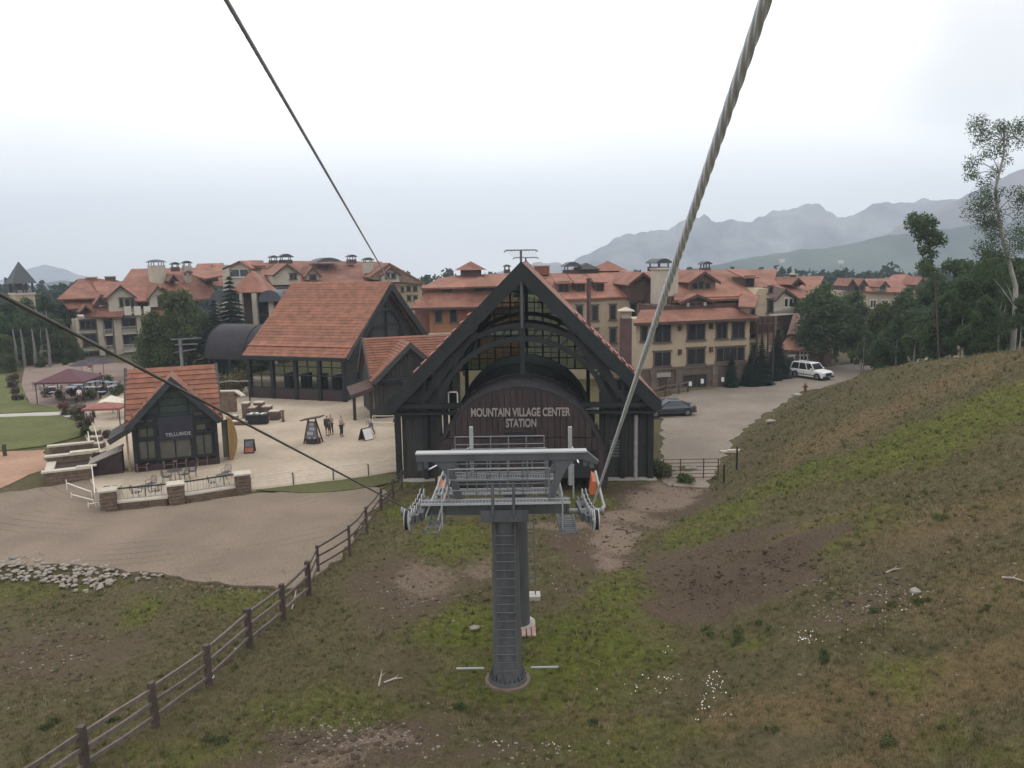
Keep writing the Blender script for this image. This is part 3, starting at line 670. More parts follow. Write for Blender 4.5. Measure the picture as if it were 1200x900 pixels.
# ================================================================ second gondola building (large red roof)
a = at(405, 418, 80); bl = at(290, 415, 83.7)
o2 = Vector((bl.x, bl.y, 0)); yaw2 = math.atan2(a.y-bl.y, a.x-bl.x); L2 = (Vector((a.x, a.y, 0))-o2).length; M2 = frame(o2, yaw2)
b2_ = thing('gondola_hall', 'large hall with long red tiled roof and dark gable beyond the plaza', 'hall', o2, yaw2)
E2, A2, D2 = 4.75, 11.9, 19.0
rake = 1.2
q = MB(M2); q.slab([(-.3, -.5, E2-.1), (L2+.3, -.5, E2-.1), (L2+.3+rake*.3, D2/2, A2), (-.3, D2/2, A2)], .3); rr = q.build('roof', RED, b2_)
for i in range(26):
    u0, u1 = i/26, (i+1.15)/26
    if i == 3: pass
    P = lambda x, u: Vector((x+rake*.3*u*(x > 1), -.5+(D2/2+.5)*u, E2-.1+(A2-E2+.1)*u+.02))
    N = Vector((0, -(A2-E2+.1), D2/2+.5)).normalized(); t0 = .06 if i != 3 else .16
    q = MB(M2); q.hexa([P(-.3, u0), P(L2+.3, u0), P(L2+.3, min(1, u1)), P(-.3, min(1, u1)), P(-.3, u0)+N*t0, P(L2+.3, u0)+N*t0, P(L2+.3, min(1, u1))+N*.03, P(-.3, min(1, u1))+N*.03])
    q.build('tile_course', RED, rr)
q = MB(M2); q.slab([(-.3, D2+.5, E2-.1), (L2+.5, D2+.5, E2-.1), (L2+.6, D2/2, A2), (-.3, D2/2, A2)], .3); q.build('roof', RED, b2_)
q = MB(M2); q.box(-.35, L2+.4, -.75, -.5, E2-.42, E2-.05); q.build('gutter', DGREEN, b2_)
q = MB(M2)
for s_ in (1,):
    q.prism([(L2+.35, -.6, E2-.2), (L2+.35, D2/2, A2+.05), (L2+.35, D2/2, A2-.9), (L2+.35, .2, E2-.7)], (.3, 0, 0)); q.prism([(L2+.35, D2+.6, E2-.2), (L2+.35, D2/2, A2+.05), (L2+.35, D2/2, A2-.9), (L2+.35, D2-.2, E2-.7)], (.3, 0, 0))
q.build('barge_board', DGREEN, b2_)
q = MB(M2); q.prism([(L2-.6, .3, E2-.4), (L2-.6, D2/2, A2-.5), (L2-.6, D2-.3, E2-.4), (L2-.6, D2-.3, 0), (L2-.6, .3, 0)], (.2, 0, 0)); q.build('gable_wall', mat('dark_gable', (.03, .03, .033), .7), b2_)
q = MB(M2)
for k in range(14):
    t0, t1 = R(180*k/14), R(180*(k+1)/14)
    for rr_ in (4.3,): q.beam((L2-.2, D2/2+rr_*math.cos(t0), 4.6+rr_*math.sin(t0)), (L2-.2, D2/2+rr_*math.cos(t1), 4.6+rr_*math.sin(t1)), .2, .25)
for yy in (3, 6, 9.5, 13, 16): q.box(L2-.3, L2-.1, yy-.1, yy+.1, 2, A2-abs(yy-9.5)*.74-.8)
for zz in (5.2, 7.2, 9): hw = (A2-zz-.6)/.75; q.box(L2-.3, L2-.1, 9.5-hw, 9.5+hw, zz-.09, zz+.09)
q.build('gable_truss', DGREEN, b2_)
# glazed front wall: posts, sills, panes
nb = 4
for k in range(nb+1):
    x = .1+(L2-.4)*k/nb; MB(M2).box(x-.18, x+.18, -.15, .25, 0, E2-.3).build('post', DGREEN, b2_)
for k in range(nb):
    x0 = .28+(L2-.4)*k/nb; x1 = .1+(L2-.4)*(k+1)/nb-.18
    MB(M2).box(x0, x1, 0, .15, .15, 1.25).build('wall_panel', MAROON, b2_)
    q = MB(M2); xm = (x0+x1)/2
    for zz in (1.3, 2.7, 3.6, 4.3): q.box(x0, x1, 0, .12, zz-.05, zz+.05)
    q.box(xm-.04, xm+.04, .01, .11, 1.3, 4.3); f_ = q.build('window_frame', DGREEN, b2_)
    for (xa, xb) in ((x0, xm), (xm, x1)):
        for za, zb in ((1.3, 2.7), (2.7, 3.6), (3.6, 4.3)): MB(M2).box(xa+.02, xb-.02, .05, .07, za, zb).build('pane', CLEAR, f_)
MB(M2).box(0, L2, 0, D2, -.1, .13).build('floor_slab', CONC, b2_)
# interior kit and lit rear windows seen through the glass
q = MB(M2)
for k in range(5): q.box(1+k*2.0, 1.5+k*2.0, 5, 6.5, .2, 2.0)
q.build('machinery', DGREEN, b2_)
q = MB(M2); q.box(.2, 1.6, D2-.5, D2-.3, 0, 4.4); q.box(1.6, 10.5, D2-.5, D2-.3, 0, 1.9); q.box(1.6, 10.5, D2-.5, D2-.3, 3.3, 4.4); q.build('rear_wall', DGREY, b2_)
# barrel canopy on its left end
q = frame(o2, yaw2) @ Matrix.Rotation(R(90), 4, 'Z')
barrel(b2_, q, D2/2-.8, 3.4, 3.7, -1.0, 9.6, mat('vault_dark', (.022, .019, .022), .65, .3, 1.2, spec=.25), a0=0, a1=180, nd=3)
qq = MB(q); qq.prism([(D2/2-.8+3.55*math.cos(R(180*i/18)), 9.4, 3.4+3.55*math.sin(R(180*i/18))) for i in range(19)], (0, .1, 0)); qq.build('end_wall', BLACK, b2_)
qq = MB(M2)
for k in range(4): qq.box(-9.2+k*2.8, -9.0+k*2.8, 5.0, 5.2, 0, 3.4)
qq.build('post', DGREEN, b2_)

# ================================================================ kiosk cabin with crossed red gables beyond the station's left corner
def cross_cabin(name, label, cat, o, yaw, Wd, Dp, E, A, fw_, fa, fd, roofm, wallm, barge, nrow, wx=0.0):
    """main ridge runs along x; a cross gable of width fw_ faces the viewer, standing fd in front"""
    M = frame(o, yaw); t = thing(name, label, cat, o, yaw)
    half = Dp/2; sl = (A-E)/(half+.3)
    for s_ in (-1, 1):
        y0 = -.3 if s_ < 0 else Dp+.3
        q = MB(M); q.slab([(-.35, y0, E), (Wd+.35, y0, E), (Wd+.35, half, A), (-.35, half, A)], .16); rr = q.build('roof', roofm, t)
        N = Vector((0, s_*(A-E), half+.3)).normalized()
        for i in range(nrow):
            u0, u1 = i/nrow, min(1, (i+1.12)/nrow)
            P = lambda x, u: Vector((x, y0+(half-y0)*u, E+(A-E)*u+.01))
            q = MB(M); q.hexa([P(-.35, u0), P(Wd+.35, u0), P(Wd+.35, u1), P(-.35, u1), P(-.35, u0)+N*.08, P(Wd+.35, u0)+N*.08, P(Wd+.35, u1)+N*.02, P(-.35, u1)+N*.02]); q.build('tile_course', roofm, rr)
    xc = Wd/2+wx; hw = fw_/2; yb = half+ (fa-A)/sl*0 
    for s_ in (-1, 1):
        q = MB(M); q.slab([(xc+s_*(hw+.45), -fd-.5, E-.35), (xc, -fd-.5, fa), (xc, half, fa), (xc+s_*(hw+.45), -fd+.6, E-.35)], .14); rr = q.build('roof', roofm, t)
        N = Vector((s_*(fa-E+.35), 0, hw+.45)).normalized()
        for i in range(nrow):
            u0, u1 = i/nrow, min(1, (i+1.12)/nrow); yend = lambda u: (-fd+.6)+(half+fd-.6)*u
            P = lambda u, y: Vector((xc+s_*(hw+.45)*(1-u), y, E-.35+(fa-E+.35)*u+.01))
            q = MB(M); q.hexa([P(u0, -fd-.5), P(u0, yend(u0)), P(u1, yend(u1)), P(u1, -fd-.5), P(u0, -fd-.5)+N*.08, P(u0, yend(u0))+N*.08, P(u1, yend(u1))+N*.02, P(u1, -fd-.5)+N*.02]); q.build('tile_course', roofm, rr)
        q = MB(M); q.prism([(xc+s_*(hw+.5), -fd-.62, E-.45), (xc, -fd-.62, fa+.1), (xc, -fd-.62, fa-.45), (xc+s_*(hw+.1), -fd-.62, E-.6)], (0, .12, 0)); q.build('barge_board', barge, t)
        x_ = -.35 if s_ < 0 else Wd+.35
        q = MB(M); q.prism([(x_-.1, -.45, E-.15), (x_-.1, half, A+.12), (x_-.1, half, A-.35), (x_-.1, -.25, E-.5)], (.2, 0, 0)); q.prism([(x_-.1, Dp+.45, E-.15), (x_-.1, half, A+.12), (x_-.1, half, A-.35), (x_-.1, Dp+.25, E-.5)], (.2, 0, 0)); q.build('barge_board', barge, t)
    MB(M).box(0, Wd, .02, Dp, 0, E-.1).build('wall', wallm, t)
    q = MB(M); 
    for x_ in (0, Wd-.15): q.prism([(x_, .05, E-.12), (x_, half, A-.25), (x_, Dp-.05, E-.12)], (.15, 0, 0))
    q.build('gable_wall', wallm, t)
    if fd > .05: MB(M).box(xc-hw, xc+hw, -fd, .02, 0, E-.3).build('wall', wallm, t)
    q = MB(M); q.prism([(xc-hw, -fd, E-.3), (xc+hw, -fd, E-.3), (xc, -fd, fa-.3)], (0, .15, 0)); q.build('gable_wall', wallm, t)
    return t, M, xc
o3 = Vector((-12.6, 72.2, 0))
cab3, M3, xc3 = cross_cabin('ticket_cabin', 'small dark timber cabin with crossed red gables left of the big station', 'cabin', o3, R(20), 8.2, 6.0, 3.9, 7.1, 6.4, 6.9, .9, RED, DGREY, mat('grey_barge', (.055, .053, .05), .7), 15, -.9)
boards(xc3-3.3, xc3+3.3, -.95, .3, 3.5, .38, par=cab3, F=M3, zf=lambda x: 3.5+max(0, 3.0-abs(x-xc3))*.85)
MB(M3).box(xc3-2.9, xc3+2.9, -1.35, -1.0, 3.35, 3.5).build('ledge', DGREEN, cab3)
MB(M3).box(xc3-3.3, xc3+3.3, -1.2, -1.0, 3.55, 3.75).build('eave_beam', DGREY, cab3)
window(cab3, M3, xc3+1.1, 1.0, 1.5, 1.5, 2, 1, DGREEN, -1.02)
q = MB(M3); q.slab([(-2.3, -1.2, 2.5), (-.2, -1.2, 3.1), (-.2, 1.2, 3.5), (-2.3, 1.2, 2.9)], .3); q.build('porch_roof', BROWN, cab3)
for x_ in (-2.1, -.6): MB(M3).box(x_, x_+.25, -1.0, -.75, 0, 2.6).build('porch_post', MAROON, cab3)
for k in range(4): MB(M3).box(-.1+k*.42, .2+k*.42, -.1, 0, .9, 2.5).build('door_panel', CREAM2, cab3)
q = MB(M3); q.beam((xc3+.4, -1.7, 3.3), (xc3+1.3, -1.7, 3.8), .06, .12); q.build('lamp_arm', CAPS, cab3)

# ================================================================ café cabin on the left of the plaza
gl = G(160, 554); gr = G(257, 544)
o4 = Vector((gl.x, gl.y, 0)); yaw4 = math.atan2(gr.y-gl.y, gr.x-gl.x); W4 = (Vector((gr.x, gr.y, 0))-o4).length
cab, M4, xc4 = cross_cabin('cafe_cabin', 'small dark green cabin with red tiled cross gables beside the left patio', 'cabin', o4, yaw4, W4, 6.6, 3.75, 6.85, W4, 6.6, .25, RED, DGREEN, mat('slate_barge', (.032, .037, .040), .65), 10)
F4 = Frame(160, 55.4, 257, 57.1); F4.o = o4; F4.M = M4; F4.I = M4.inverted(); F4.ny = Vector((-math.sin(yaw4), math.cos(yaw4), 0))
GL4 = mat('cafe_glass', (.085, .082, .062), .35, .4, .9, spec=.4)
def pane4(r, nx=2, ny=1):
    x0, z1 = F4.hit(r[0], r[1], -.3); x1, z0 = F4.hit(r[2], r[3], -.3); window(cab, M4, (x0+x1)/2, z0, x1-x0, z1-z0, nx, ny, DGREEN, -.27, pane=GL4)
pane4((162, 492, 182, 511), 2, 2); pane4((163, 517, 183, 536), 2, 1); pane4((187, 515, 224, 534), 2, 1); pane4((230, 490, 240, 503), 1, 2); pane4((229, 509, 249, 531), 2, 1)
x0, z1 = F4.hit(184, 489, -.45); x1, z0 = F4.hit(227, 513, -.45)
MB(M4).box(x0, x1, -.5, -.3, z0, z1).build('sign_board', mat('sign_navy', (.024, .024, .034), .6), cab)
xa, za = F4.hit(194, 511, -.52); xb, zb = F4.hit(223.5, 506, -.52)
text('TELLURIDE', 'lettering', M4 @ Matrix.Translation(((xa+xb)/2, -.53, (za+zb)/2-.12)), .34, 1, GREYL, cab, .02, width=xb-xa, bold=.005)
for xx in (.08, 1.45, 3.85, W4-.08):
    MB(M4).box(xx-.13, xx+.13, -.42, -.2, 0, 3.9).build('post', DGREEN, cab)
MB(M4).box(-.1, W4+.1, -.44, -.18, 3.25, 3.55).build('eave_beam', DGREEN, cab)
for i, (xx) in enumerate((-1.9, -.95, .95, 1.9)): MB(M4).box(xc4+xx-.06, xc4+xx+.06, -.36, -.26, 3.5, 6.1-abs(xx)*.95).build('gable_post', DGREEN, cab)
for k in range(5):
    hw = (2.7-k*.5); z = 3.62+k*.5; MB(M4).box(xc4-hw, xc4+hw, -.29, -.22, z, z+.46).build('gable_board', mat('moss_board', (.03, .045, .035), .8), cab)
MB(M4).box(0, W4, -.5, -.22, .12, .6).build('base_board', MAROON, cab)
# lean-to roof on the left with its post, and the yellow edge board
q = MB(M4); q.slab([(-1.6, -.6, 2.55), (.1, -.6, 3.5), (.1, 3.2, 3.5), (-1.6, 3.2, 2.55)], .35); q.build('lean_to_roof', DGREY, cab)
MB(M4).box(-.45, -.33, -.2, -.08, 0, 3.0).build('porch_post', mat('yellow_board', (.24, .17, .08), .7), cab)
q = MB(M4); q.hexa([(-2.6, -.3, 0), (-.8, -.3, 0), (-.8, 1.2, 0), (-2.6, 1.2, 0), (-2.75, -.45, 1.0), (-.8, -.45, 1.75), (-.8, 1.3, 1.75), (-2.75, 1.3, 1.0)]); bn = q.build('storage_bin', MAROON); tag(bn, 'dark lidded storage bin against the left side of the café cabin', 'bin')
q = MB(M4); q.slab([(-2.9, -.55, 1.02), (-.75, -.55, 1.85), (-.75, 1.4, 1.85), (-2.9, 1.4, 1.02)], .07); bn2 = q.build('lid', mat('lid', (.22, .19, .16), .7)); WM[bn] = Matrix(); bn2.parent = bn
q = MB(M4); q.box(W4+.35, W4+1.0, .6, .75, .3, 3.1); q.build('menu_board', GL4, cab)
# tall wooden board leaning at the right side (surfboard shape)
q = MB(M4); P = []
for i in range(15):
    t = math.pi*i/14; P.append((W4+.95+.42*math.sin(t)**.8, .3, .15+3.1*i/14))
q.prism([(W4+.75, .3, .15)]+P+[(W4+.75, .3, 3.25)], (0, .9, 0)); bo = q.build('wooden_board', mat('ochre_wood', (.30, .19, .07), .7, .3, 2, stretch=(3, 3, .3))); tag(bo, 'tall curved ochre wooden board at the right end of the café cabin', 'board')
# ================================================================ lift tower
TY = R(-4.0)
tb = G(595, 800); tb.z = 0
TM = frame(tb, 0)
tw = thing('lift_tower', 'grey steel lift tower with sheave arms in front of the station', 'lift tower', tb, 0)
def T(px, py, dy=0.0):
    return at(px, py, tb.y+dy)
zt = T(590, 603).z
q = MB(TM); q.tube((0, 0, .25), (0, 0, zt), .50, .44, n=28); c1 = q.build('column', GREYD, tw, smooth=False)
q = MB(TM); q.tube((.42, 4.2, .0), (.36, 3.2, zt), .46, .42, n=24); q.build('column', GREYD, tw)
q = MB(TM); q.tube((0, 0, -.3), (0, 0, .16), .78, .78, n=32); q.build('footing', mat('footing', (.16, .12, .09), .9, .3), tw)
q = MB(TM); q.tube((.42, 4.2, -.3), (.42, 4.2, .22), .66, n=28); q.build('footing', CONC, tw)
q = MB(TM); q.tube((0, 0, .16), (0, 0, .27), .66, n=28)
for k in range(24):
    t = 2*math.pi*k/24; q.tube((.6*math.cos(t), .6*math.sin(t), .27), (.6*math.cos(t), .6*math.sin(t), .40), .035, n=6)
    if k % 2: q.prism([(.5*math.cos(t), .5*math.sin(t), .27), (.64*math.cos(t), .64*math.sin(t), .27), (.5*math.cos(t), .5*math.sin(t), .6)], (.02, .02, 0))
q.build('base_flange', GREYD, tw)
for sx in (-1, 1): MB(TM).tube((sx*.8, 0, .55), (sx*1.75, 0, .55), .04).build('ground_arm', GREYL, tw)
# ladder on the front face
lad = MB(TM)
for sx in (-.33, .33): lad.tube((sx, -.60, .5), (sx, -.54, zt-.1), .022, n=6)
lo = lad.build('ladder', GREYD, tw)
rg = MB().tube((-.33, 0, 0), (.33, 0, 0), .022, n=6).mesh('rung', GREYD)
nr = 17
for k in range(nr):
    z = .75+k*(zt-1.0)/nr; put(rg, 'rung', lo, TM @ Matrix.Translation((0, -.60+.06*z/zt, z)))
q = MB(TM)
for k in range(4): z = 1.2+k*1.5; q.box(-.36, -.30, -.58, -.3, z, z+.05); q.box(.30, .36, -.58, -.3, z, z+.05)
q.build('bracket', GREYD, lo)
# thin rear ladder with a concrete foot
pz = G(618, 702); l = pz-tb
q = MB(TM)
for sx in (-.0, .35): q.tube((l.x+sx, l.y, .1), (l.x+sx-.1, l.y-.6, zt+.3), .03, n=6)
for k in range(15): z = .8+k*.38; q.tube((l.x-.02*k/3, l.y-.04*k, z), (l.x+.35-.02*k/3, l.y-.04*k, z), .02, n=5)
q.build('rear_ladder', GREY, tw); MB(TM).box(l.x-.25, l.x+.55, l.y-.3, l.y+.3, -.1, .22).build('ladder_foot', CONC, tw)
# cross arms
def bar(a, b, w, h, name, mt, dy0=0, dy1=0, par=tw):
    q = MB(); q.beam(T(*a, dy0), T(*b, dy1), w, h, (0, 1, 0) if False else (0, 0, 1)); return q.build(name, mt, par)
zc = T(590, 592).z
def loc(px, py, dy=0): return TM.inverted() @ T(px, py, dy)
xL, xR = loc(497, 592).x, loc(665, 592).x
q = MB(TM); q.box(xL, xR, -.30, .22, zc-.22, zc+.2)
cross = q.build('cross_arm', GREYD, tw)
q = MB(TM)
for k in range(7): x = xL+(xR-xL)*k/6; q.box(x-.03, x+.03, -.34, -.30, zc-.2, zc+.18)
q.build('stiffener', GREYD, cross)['kind'] = 'stuff'
q = MB(TM); q.box(xL+.3, xR-.3, 3.0, 3.5, zc-.22, zc+.2); q.build('cross_arm', GREYD, tw)
q = MB(TM); q.box(-.72, .72, -.6, .7, zc-.36, zc-.20); q.box(-.8, .95, 2.7, 3.8, zc-.36, zc-.2); q.build('head_plate', GREYD, tw)
q = MB(TM); q.box(-.78, .78, -.66, -.6, zc-.36, zc+.02); q.build('head_plate', GREYD, tw)
# grated catwalks with pale edges
for y0, y1, xa, xb in ((-.62, -.30, xL-.05, xR+.05), (.5, .95, xL+.3, xR-.25), (2.2, 2.7, xL+.5, xR-.3)):
    z0 = zc+.235
    q = MB(TM); n = 44
    for k in range(n): x = xa+(xb-xa)*k/n; q.box(x, x+.03, y0, y1, z0, z0+.04)
    for k in range(4): y = y0+(y1-y0)*k/3; q.box(xa, xb, y-.012, y+.012, z0+.005, z0+.045)
    cw = q.build('catwalk', GREY, tw)
    q = MB(TM); q.box(xa, xb, y0-.05, y0-.015, z0-.01, z0+.06); q.box(xa, xb, y1+.015, y1+.05, z0-.01, z0+.06); q.build('edge_rail', GREYL, cw)
# railings
def rail(y, xa, xb, z0, hs, name='railing', posts=5, r=.024):
    q = MB(TM)
    for h in hs: q.tube((xa, y, z0+h), (xb, y, z0+h), r, n=6)
    for k in range(posts): x = xa+(xb-xa)*k/(posts-1); q.tube((x, y, z0), (x, y, z0+hs[-1]), r, n=6)
    q.build(name, GREY, tw)
rail(-.60, loc(527, 560).x, loc(643, 560).x, zc+.25, (.45, .8, 1.15), posts=2)
rail(.45, loc(530, 560).x, loc(640, 560).x, zc+.25, (.35, .7, 1.05), posts=5)
rail(.98, xL+.7, xR-.6, zc+.25, (.4, .75, 1.1), posts=6)
rail(2.15, xL+.8, xR-.6, zc+.25, (.3, .6, .9, 1.15), posts=6)
rail(3.9, xL+.8, xR-.6, zc+.25, (.3, .6, .9, 1.2), posts=6)
q = MB(TM)
for px in (578, 602):
    p = loc(px, 590); q.tube((p.x, -.68, zc-.1), (p.x, -.64, zc+.95), .05, n=8)
q.build('ladder_grab_rail', GREYD, tw)
for px, y in ((552, 3.6), (668, 2.6)):
    p = loc(px, 500, y); q = MB(TM); q.tube((p.x, y, zc-.1), (p.x, y, p.z), .075, n=8); q.build('mast_tube', GREYL, tw)
# lifting frames
for y in (-.05, 3.25):
    a = loc(488, 530, y); b = loc(697, 527, y); zb = a.z-.05; xa, xb = a.x+(y > 1)*.25, b.x-(y > 1)*.25
    q = MB(TM); q.box(xa, xb-.25, y-.16, y+.16, zb-.24, zb); q.prism([(xb-.25, y-.16, zb), (xb+.12, y-.16, zb-.32), (xb+.05, y-.16, zb-.42), (xb-.25, y-.16, zb-.24)], (0, .32, 0)); lb = q.build('lifting_beam', GREYD, tw)
    q = MB(TM); q.box(xa-.02, xb-.27, y-.2, y+.2, zb, zb+.05); q.build('beam_cap', GREYL, lb)
    for s_ in (-1, 1):
        xo = xa+.95 if s_ < 0 else xb-.95; xi = loc(540, 580, y).x if s_ < 0 else loc(645, 580, y).x
        # curved gusset and tapered leg
        q = MB(TM); P = []
        z1 = zb-.2
        inner = [(xo-s_*.10*s_*s_, z1)]
        outer = []
        for k in range(9):
            u = k/8; xx = xo+(xi-xo)*u; zz = z1+(zc+.2-z1)*u; hw = .13+.42*(1-u)**6; P.append((xx, zz, hw))
        pol = [(x-hw, y-.12, z) for x, z, hw in P]+[(x+hw*.75, y-.12, z) for x, z, hw in reversed(P)]
        q.prism(pol, (0, .24, 0)); q.build('frame_leg', GREYD, tw)
        # hanging end hook
        q = MB(TM); xe = xa+.1 if s_ < 0 else xb-.1; q.box(xe-.07, xe+.07, y-.1, y+.1, zb-.55, zb-.2); q.build('hook', GREYD, lb)
# sheave trains
wheel = MB(); wheel.tube((-.05, 0, 0), (.05, 0, 0), .30, n=22)
wheel = wheel.mesh('sheave', BLACK)
rimm = MB(); rimm.tube((-.075, 0, 0), (-.05, 0, 0), .33, n=22); rimm.tube((.05, 0, 0), (.075, 0, 0), .33, n=22); rimm.tube((-.11, 0, 0), (.11, 0, 0), .07, n=10)
rimm = rimm.mesh('rim', GREYL)
for s_, px in ((-1, 488), (1, 690)):
    c = loc(px, 597); sh = bpy.data.objects.new('sheave_train', None); COL.objects.link(sh); sh.parent = tw; WM[sh] = TM @ Matrix.Translation((c.x, 0, c.z)); sh.matrix_basis = Matrix.Translation((c.x, 0, c.z))
    B = WM[sh]
    for k in range(7):
        y = -2.3+k*.68; z = .06*(y-1.6)**2*.62-.05
        put(wheel, 'sheave', sh, B @ Matrix.Translation((0, y, z-.1)))
        put(rimm, 'sheave_rim', sh, B @ Matrix.Translation((0, y, z-.1)))
    q = MB(B)
    zf_ = lambda y: .06*(y-1.6)**2*.62-.15
    for k in range(3): y = -2.3+k*1.36; q.beam((-s_*.16, y, zf_(y)), (-s_*.16, y+.68, zf_(y+.68)), .05, .22)
    q.beam((-s_*.24, -2.0, zf_(-2.0)), (-s_*.24, -.3, zf_(-.3)), .06, .24); q.beam((-s_*.24, .2, zf_(.2)), (-s_*.24, 1.6, zf_(1.6)), .06, .24)
    q.beam((-s_*.32, -1.3, zf_(-1.3)), (-s_*.32, 1.0, zf_(1.0)), .08, .28)
    q.build('rocker_beam', GREYD, sh)
    q = MB(B); q.tube((-s_*.9, 0, -.05), (s_*.42, 0, -.05), .09, n=10); q.tube((s_*.42, 0, -.05), (s_*.5, 0, -.05), .16, n=12); q.build('axle', GREY, sh)
    # work platform along the train
    q = MB(B); xo = -s_*.72
    if s_ < 0:
        q.beam((xo-.32, -1.1, -.42), (xo+.02, .9, .45), .05, .10); q.beam((xo+.12, -1.1, -.42), (xo+.42, .9, .45), .05, .10)
        for k in range(9): u = k/8; q.beam((xo-.32+.32*u, -1.1+2*u, -.42+.87*u), (xo+.12+.30*u, -1.1+2*u, -.42+.87*u), .14, .03)
    else:
        for xx in (xo-.28, xo+.25): q.box(xx-.025, xx+.025, -.9, .9, -.55, -.43)
        for k in range(9): q.box(xo-.26, xo+.24, -.9+k*.2, -.78+k*.2, -.52, -.47)
    pf = q.build('work_platform', GREY, tw)
    q = MB(B)
    for y in (-.8, .0, .8): q.tube((xo-.2*s_, y, -.4), (xo-.2*s_, y, .75), .024, n=6)
    q.tube((xo-.2*s_, -.8, .75), (xo-.2*s_, .8, .75), .024, n=6); q.tube((xo-.2*s_, -.8, .3), (xo-.2*s_, .8, .3), .02, n=6)
    q.build('guard_rail', GREYL, pf)
ORM = mat('orange_plate', (.40, .11, .04), .5, .15)
for px, py, y, s_ in ((517, 572, 1.6, -1), (697, 565, 3.0, 1)):
    c = loc(px, py, y); q = MB(TM)
    q.hexa([(c.x-.16*s_-.05, y-.3, c.z-.38), (c.x-.16*s_+.17, y-.3, c.z-.38), (c.x-.16*s_+.17, y+.2, c.z-.34), (c.x-.16*s_-.05, y+.2, c.z-.34), (c.x-.12, y-.25, c.z+.12), (c.x+.10, y-.25, c.z+.06), (c.x+.10, y+.2, c.z+.2), (c.x-.12, y+.2, c.z+.38)])
    q.build('cable_guide', ORM, tw)
    q = MB(TM); q.beam((c.x-.25*s_*-1, y-.9, c.z-.7), (c.x, y-.1, c.z+.45), .07, .1); q.build('guide_arm', GREYL, tw)
q = MB(TM); a = loc(512, 612); b = loc(528, 560); q.tube((a.x, -.6, a.z), (b.x, -.2, b.z), .035); a = loc(500, 600); b = loc(518, 558); q.tube((a.x, -.7, a.z), (b.x, 1.0, b.z), .03); q.build('stay', GREYL, tw)
q = MB(TM)
for px in (655, 672): a = loc(px, 600, 1); q.tube((a.x, 1, zc-.1), (a.x, 1, zc+1.1), .028, n=6)
q.build('stay', GREYL, tw)
# ================================================================ ropes
def rope(name, label, cat, A, B, r, step=.04, strands=6, lay=.16, group=None, mt=None):
    A, B = Vector(A), Vector(B); d = B-A; L_ = d.length; d.normalize(); x = d.orthogonal().normalized(); y = d.cross(x)
    n = int(L_/step)+1; K = 36 if step < .03 else 18; t = np.linspace(0, L_, n); th = np.linspace(0, 2*math.pi, K, endpoint=False)
    TT, TH = np.meshgrid(t, th, indexing='ij')
    rr = r*(.72+.36*np.abs(np.cos(strands/2*(TH+2*math.pi*TT/(lay*strands)*1.0))))
    ax, ay, ad, A_ = (np.array(v) for v in (x, y, d, A))
    P = A_ + ad*TT[..., None] + ax*(rr*np.cos(TH))[..., None] + ay*(rr*np.sin(TH))[..., None]
    idx = np.arange(n*K).reshape(n, K); nxt = np.roll(idx, -1, 1)
    q = np.stack([idx[:-1], nxt[:-1], nxt[1:], idx[1:]], -1).reshape(-1, 4)
    me = bpy.data.meshes.new(name); co = P.reshape(-1, 3).astype(np.float32)
    me.vertices.add(len(co)); me.vertices.foreach_set('co', co.ravel()); me.loops.add(q.size); me.loops.foreach_set('vertex_index', q.ravel().astype(np.int32))
    me.polygons.add(len(q)); me.polygons.foreach_set('loop_start', np.arange(0, q.size, 4, dtype=np.int32)); me.polygons.foreach_set('loop_total', np.full(len(q), 4, dtype=np.int32))
    me.polygons.foreach_set('use_smooth', np.full(len(q), True)); me.update(); me.validate(); me.materials.append(mt or mat('steel_rope_glare', (.66, .69, .76), .55, .1, 6, spec=.4))  # pale blue tone puts the window glare on the rope into its colour
    return tag(put(me, name), label, cat, group)
A = at(696, 589, tb.y-2.2); P1 = at(897, 0, 3.35); far_ = P1+(P1-A)*.9
rope('haul_rope', 'thick twisted steel rope rising from the right arm of the lift tower', 'rope', A, far_, .0262, .02)
A2_ = at(481, 598, tb.y-2.2); P2 = at(0, 345, 7.9); 
rope('haul_rope', 'steel rope crossing from the left arm of the lift tower to the left edge', 'rope', A2_, P2+(P2-A2_)*.9, .021, .05, mt=mat('dark_rope', (.105, .095, .085), .7, .15, 6))
A3 = at(456, 329, 90.0); P3 = at(264, -2, 20.0)
rope('reflected_cable', 'window reflection of the right rope, built as a straight cable from the red hall gable to the top left', 'cable', A3, P3+(P3-A3)*.4, .058, .25, mt=mat('grey_rope', (.38, .38, .40), .6, .15, 6))  # a window reflection given cable shape; no such cable hangs there
for (a_, nm) in ((A, 'steel rope running from the right sheaves into the station vault'), (A2_, 'steel rope running from the left sheaves into the station vault')):
    e = Vector(a_)+Vector((0, 5.2, 0)); s2 = SM @ Vector((bx+(3.2 if a_.x > 0 else -3.2), BY0+3, 2.4)); s1 = Vector((a_.x, tb.y+3.2, a_.z-.2))
    rope('haul_rope', nm, 'rope', s1, s2, .0265, .1)
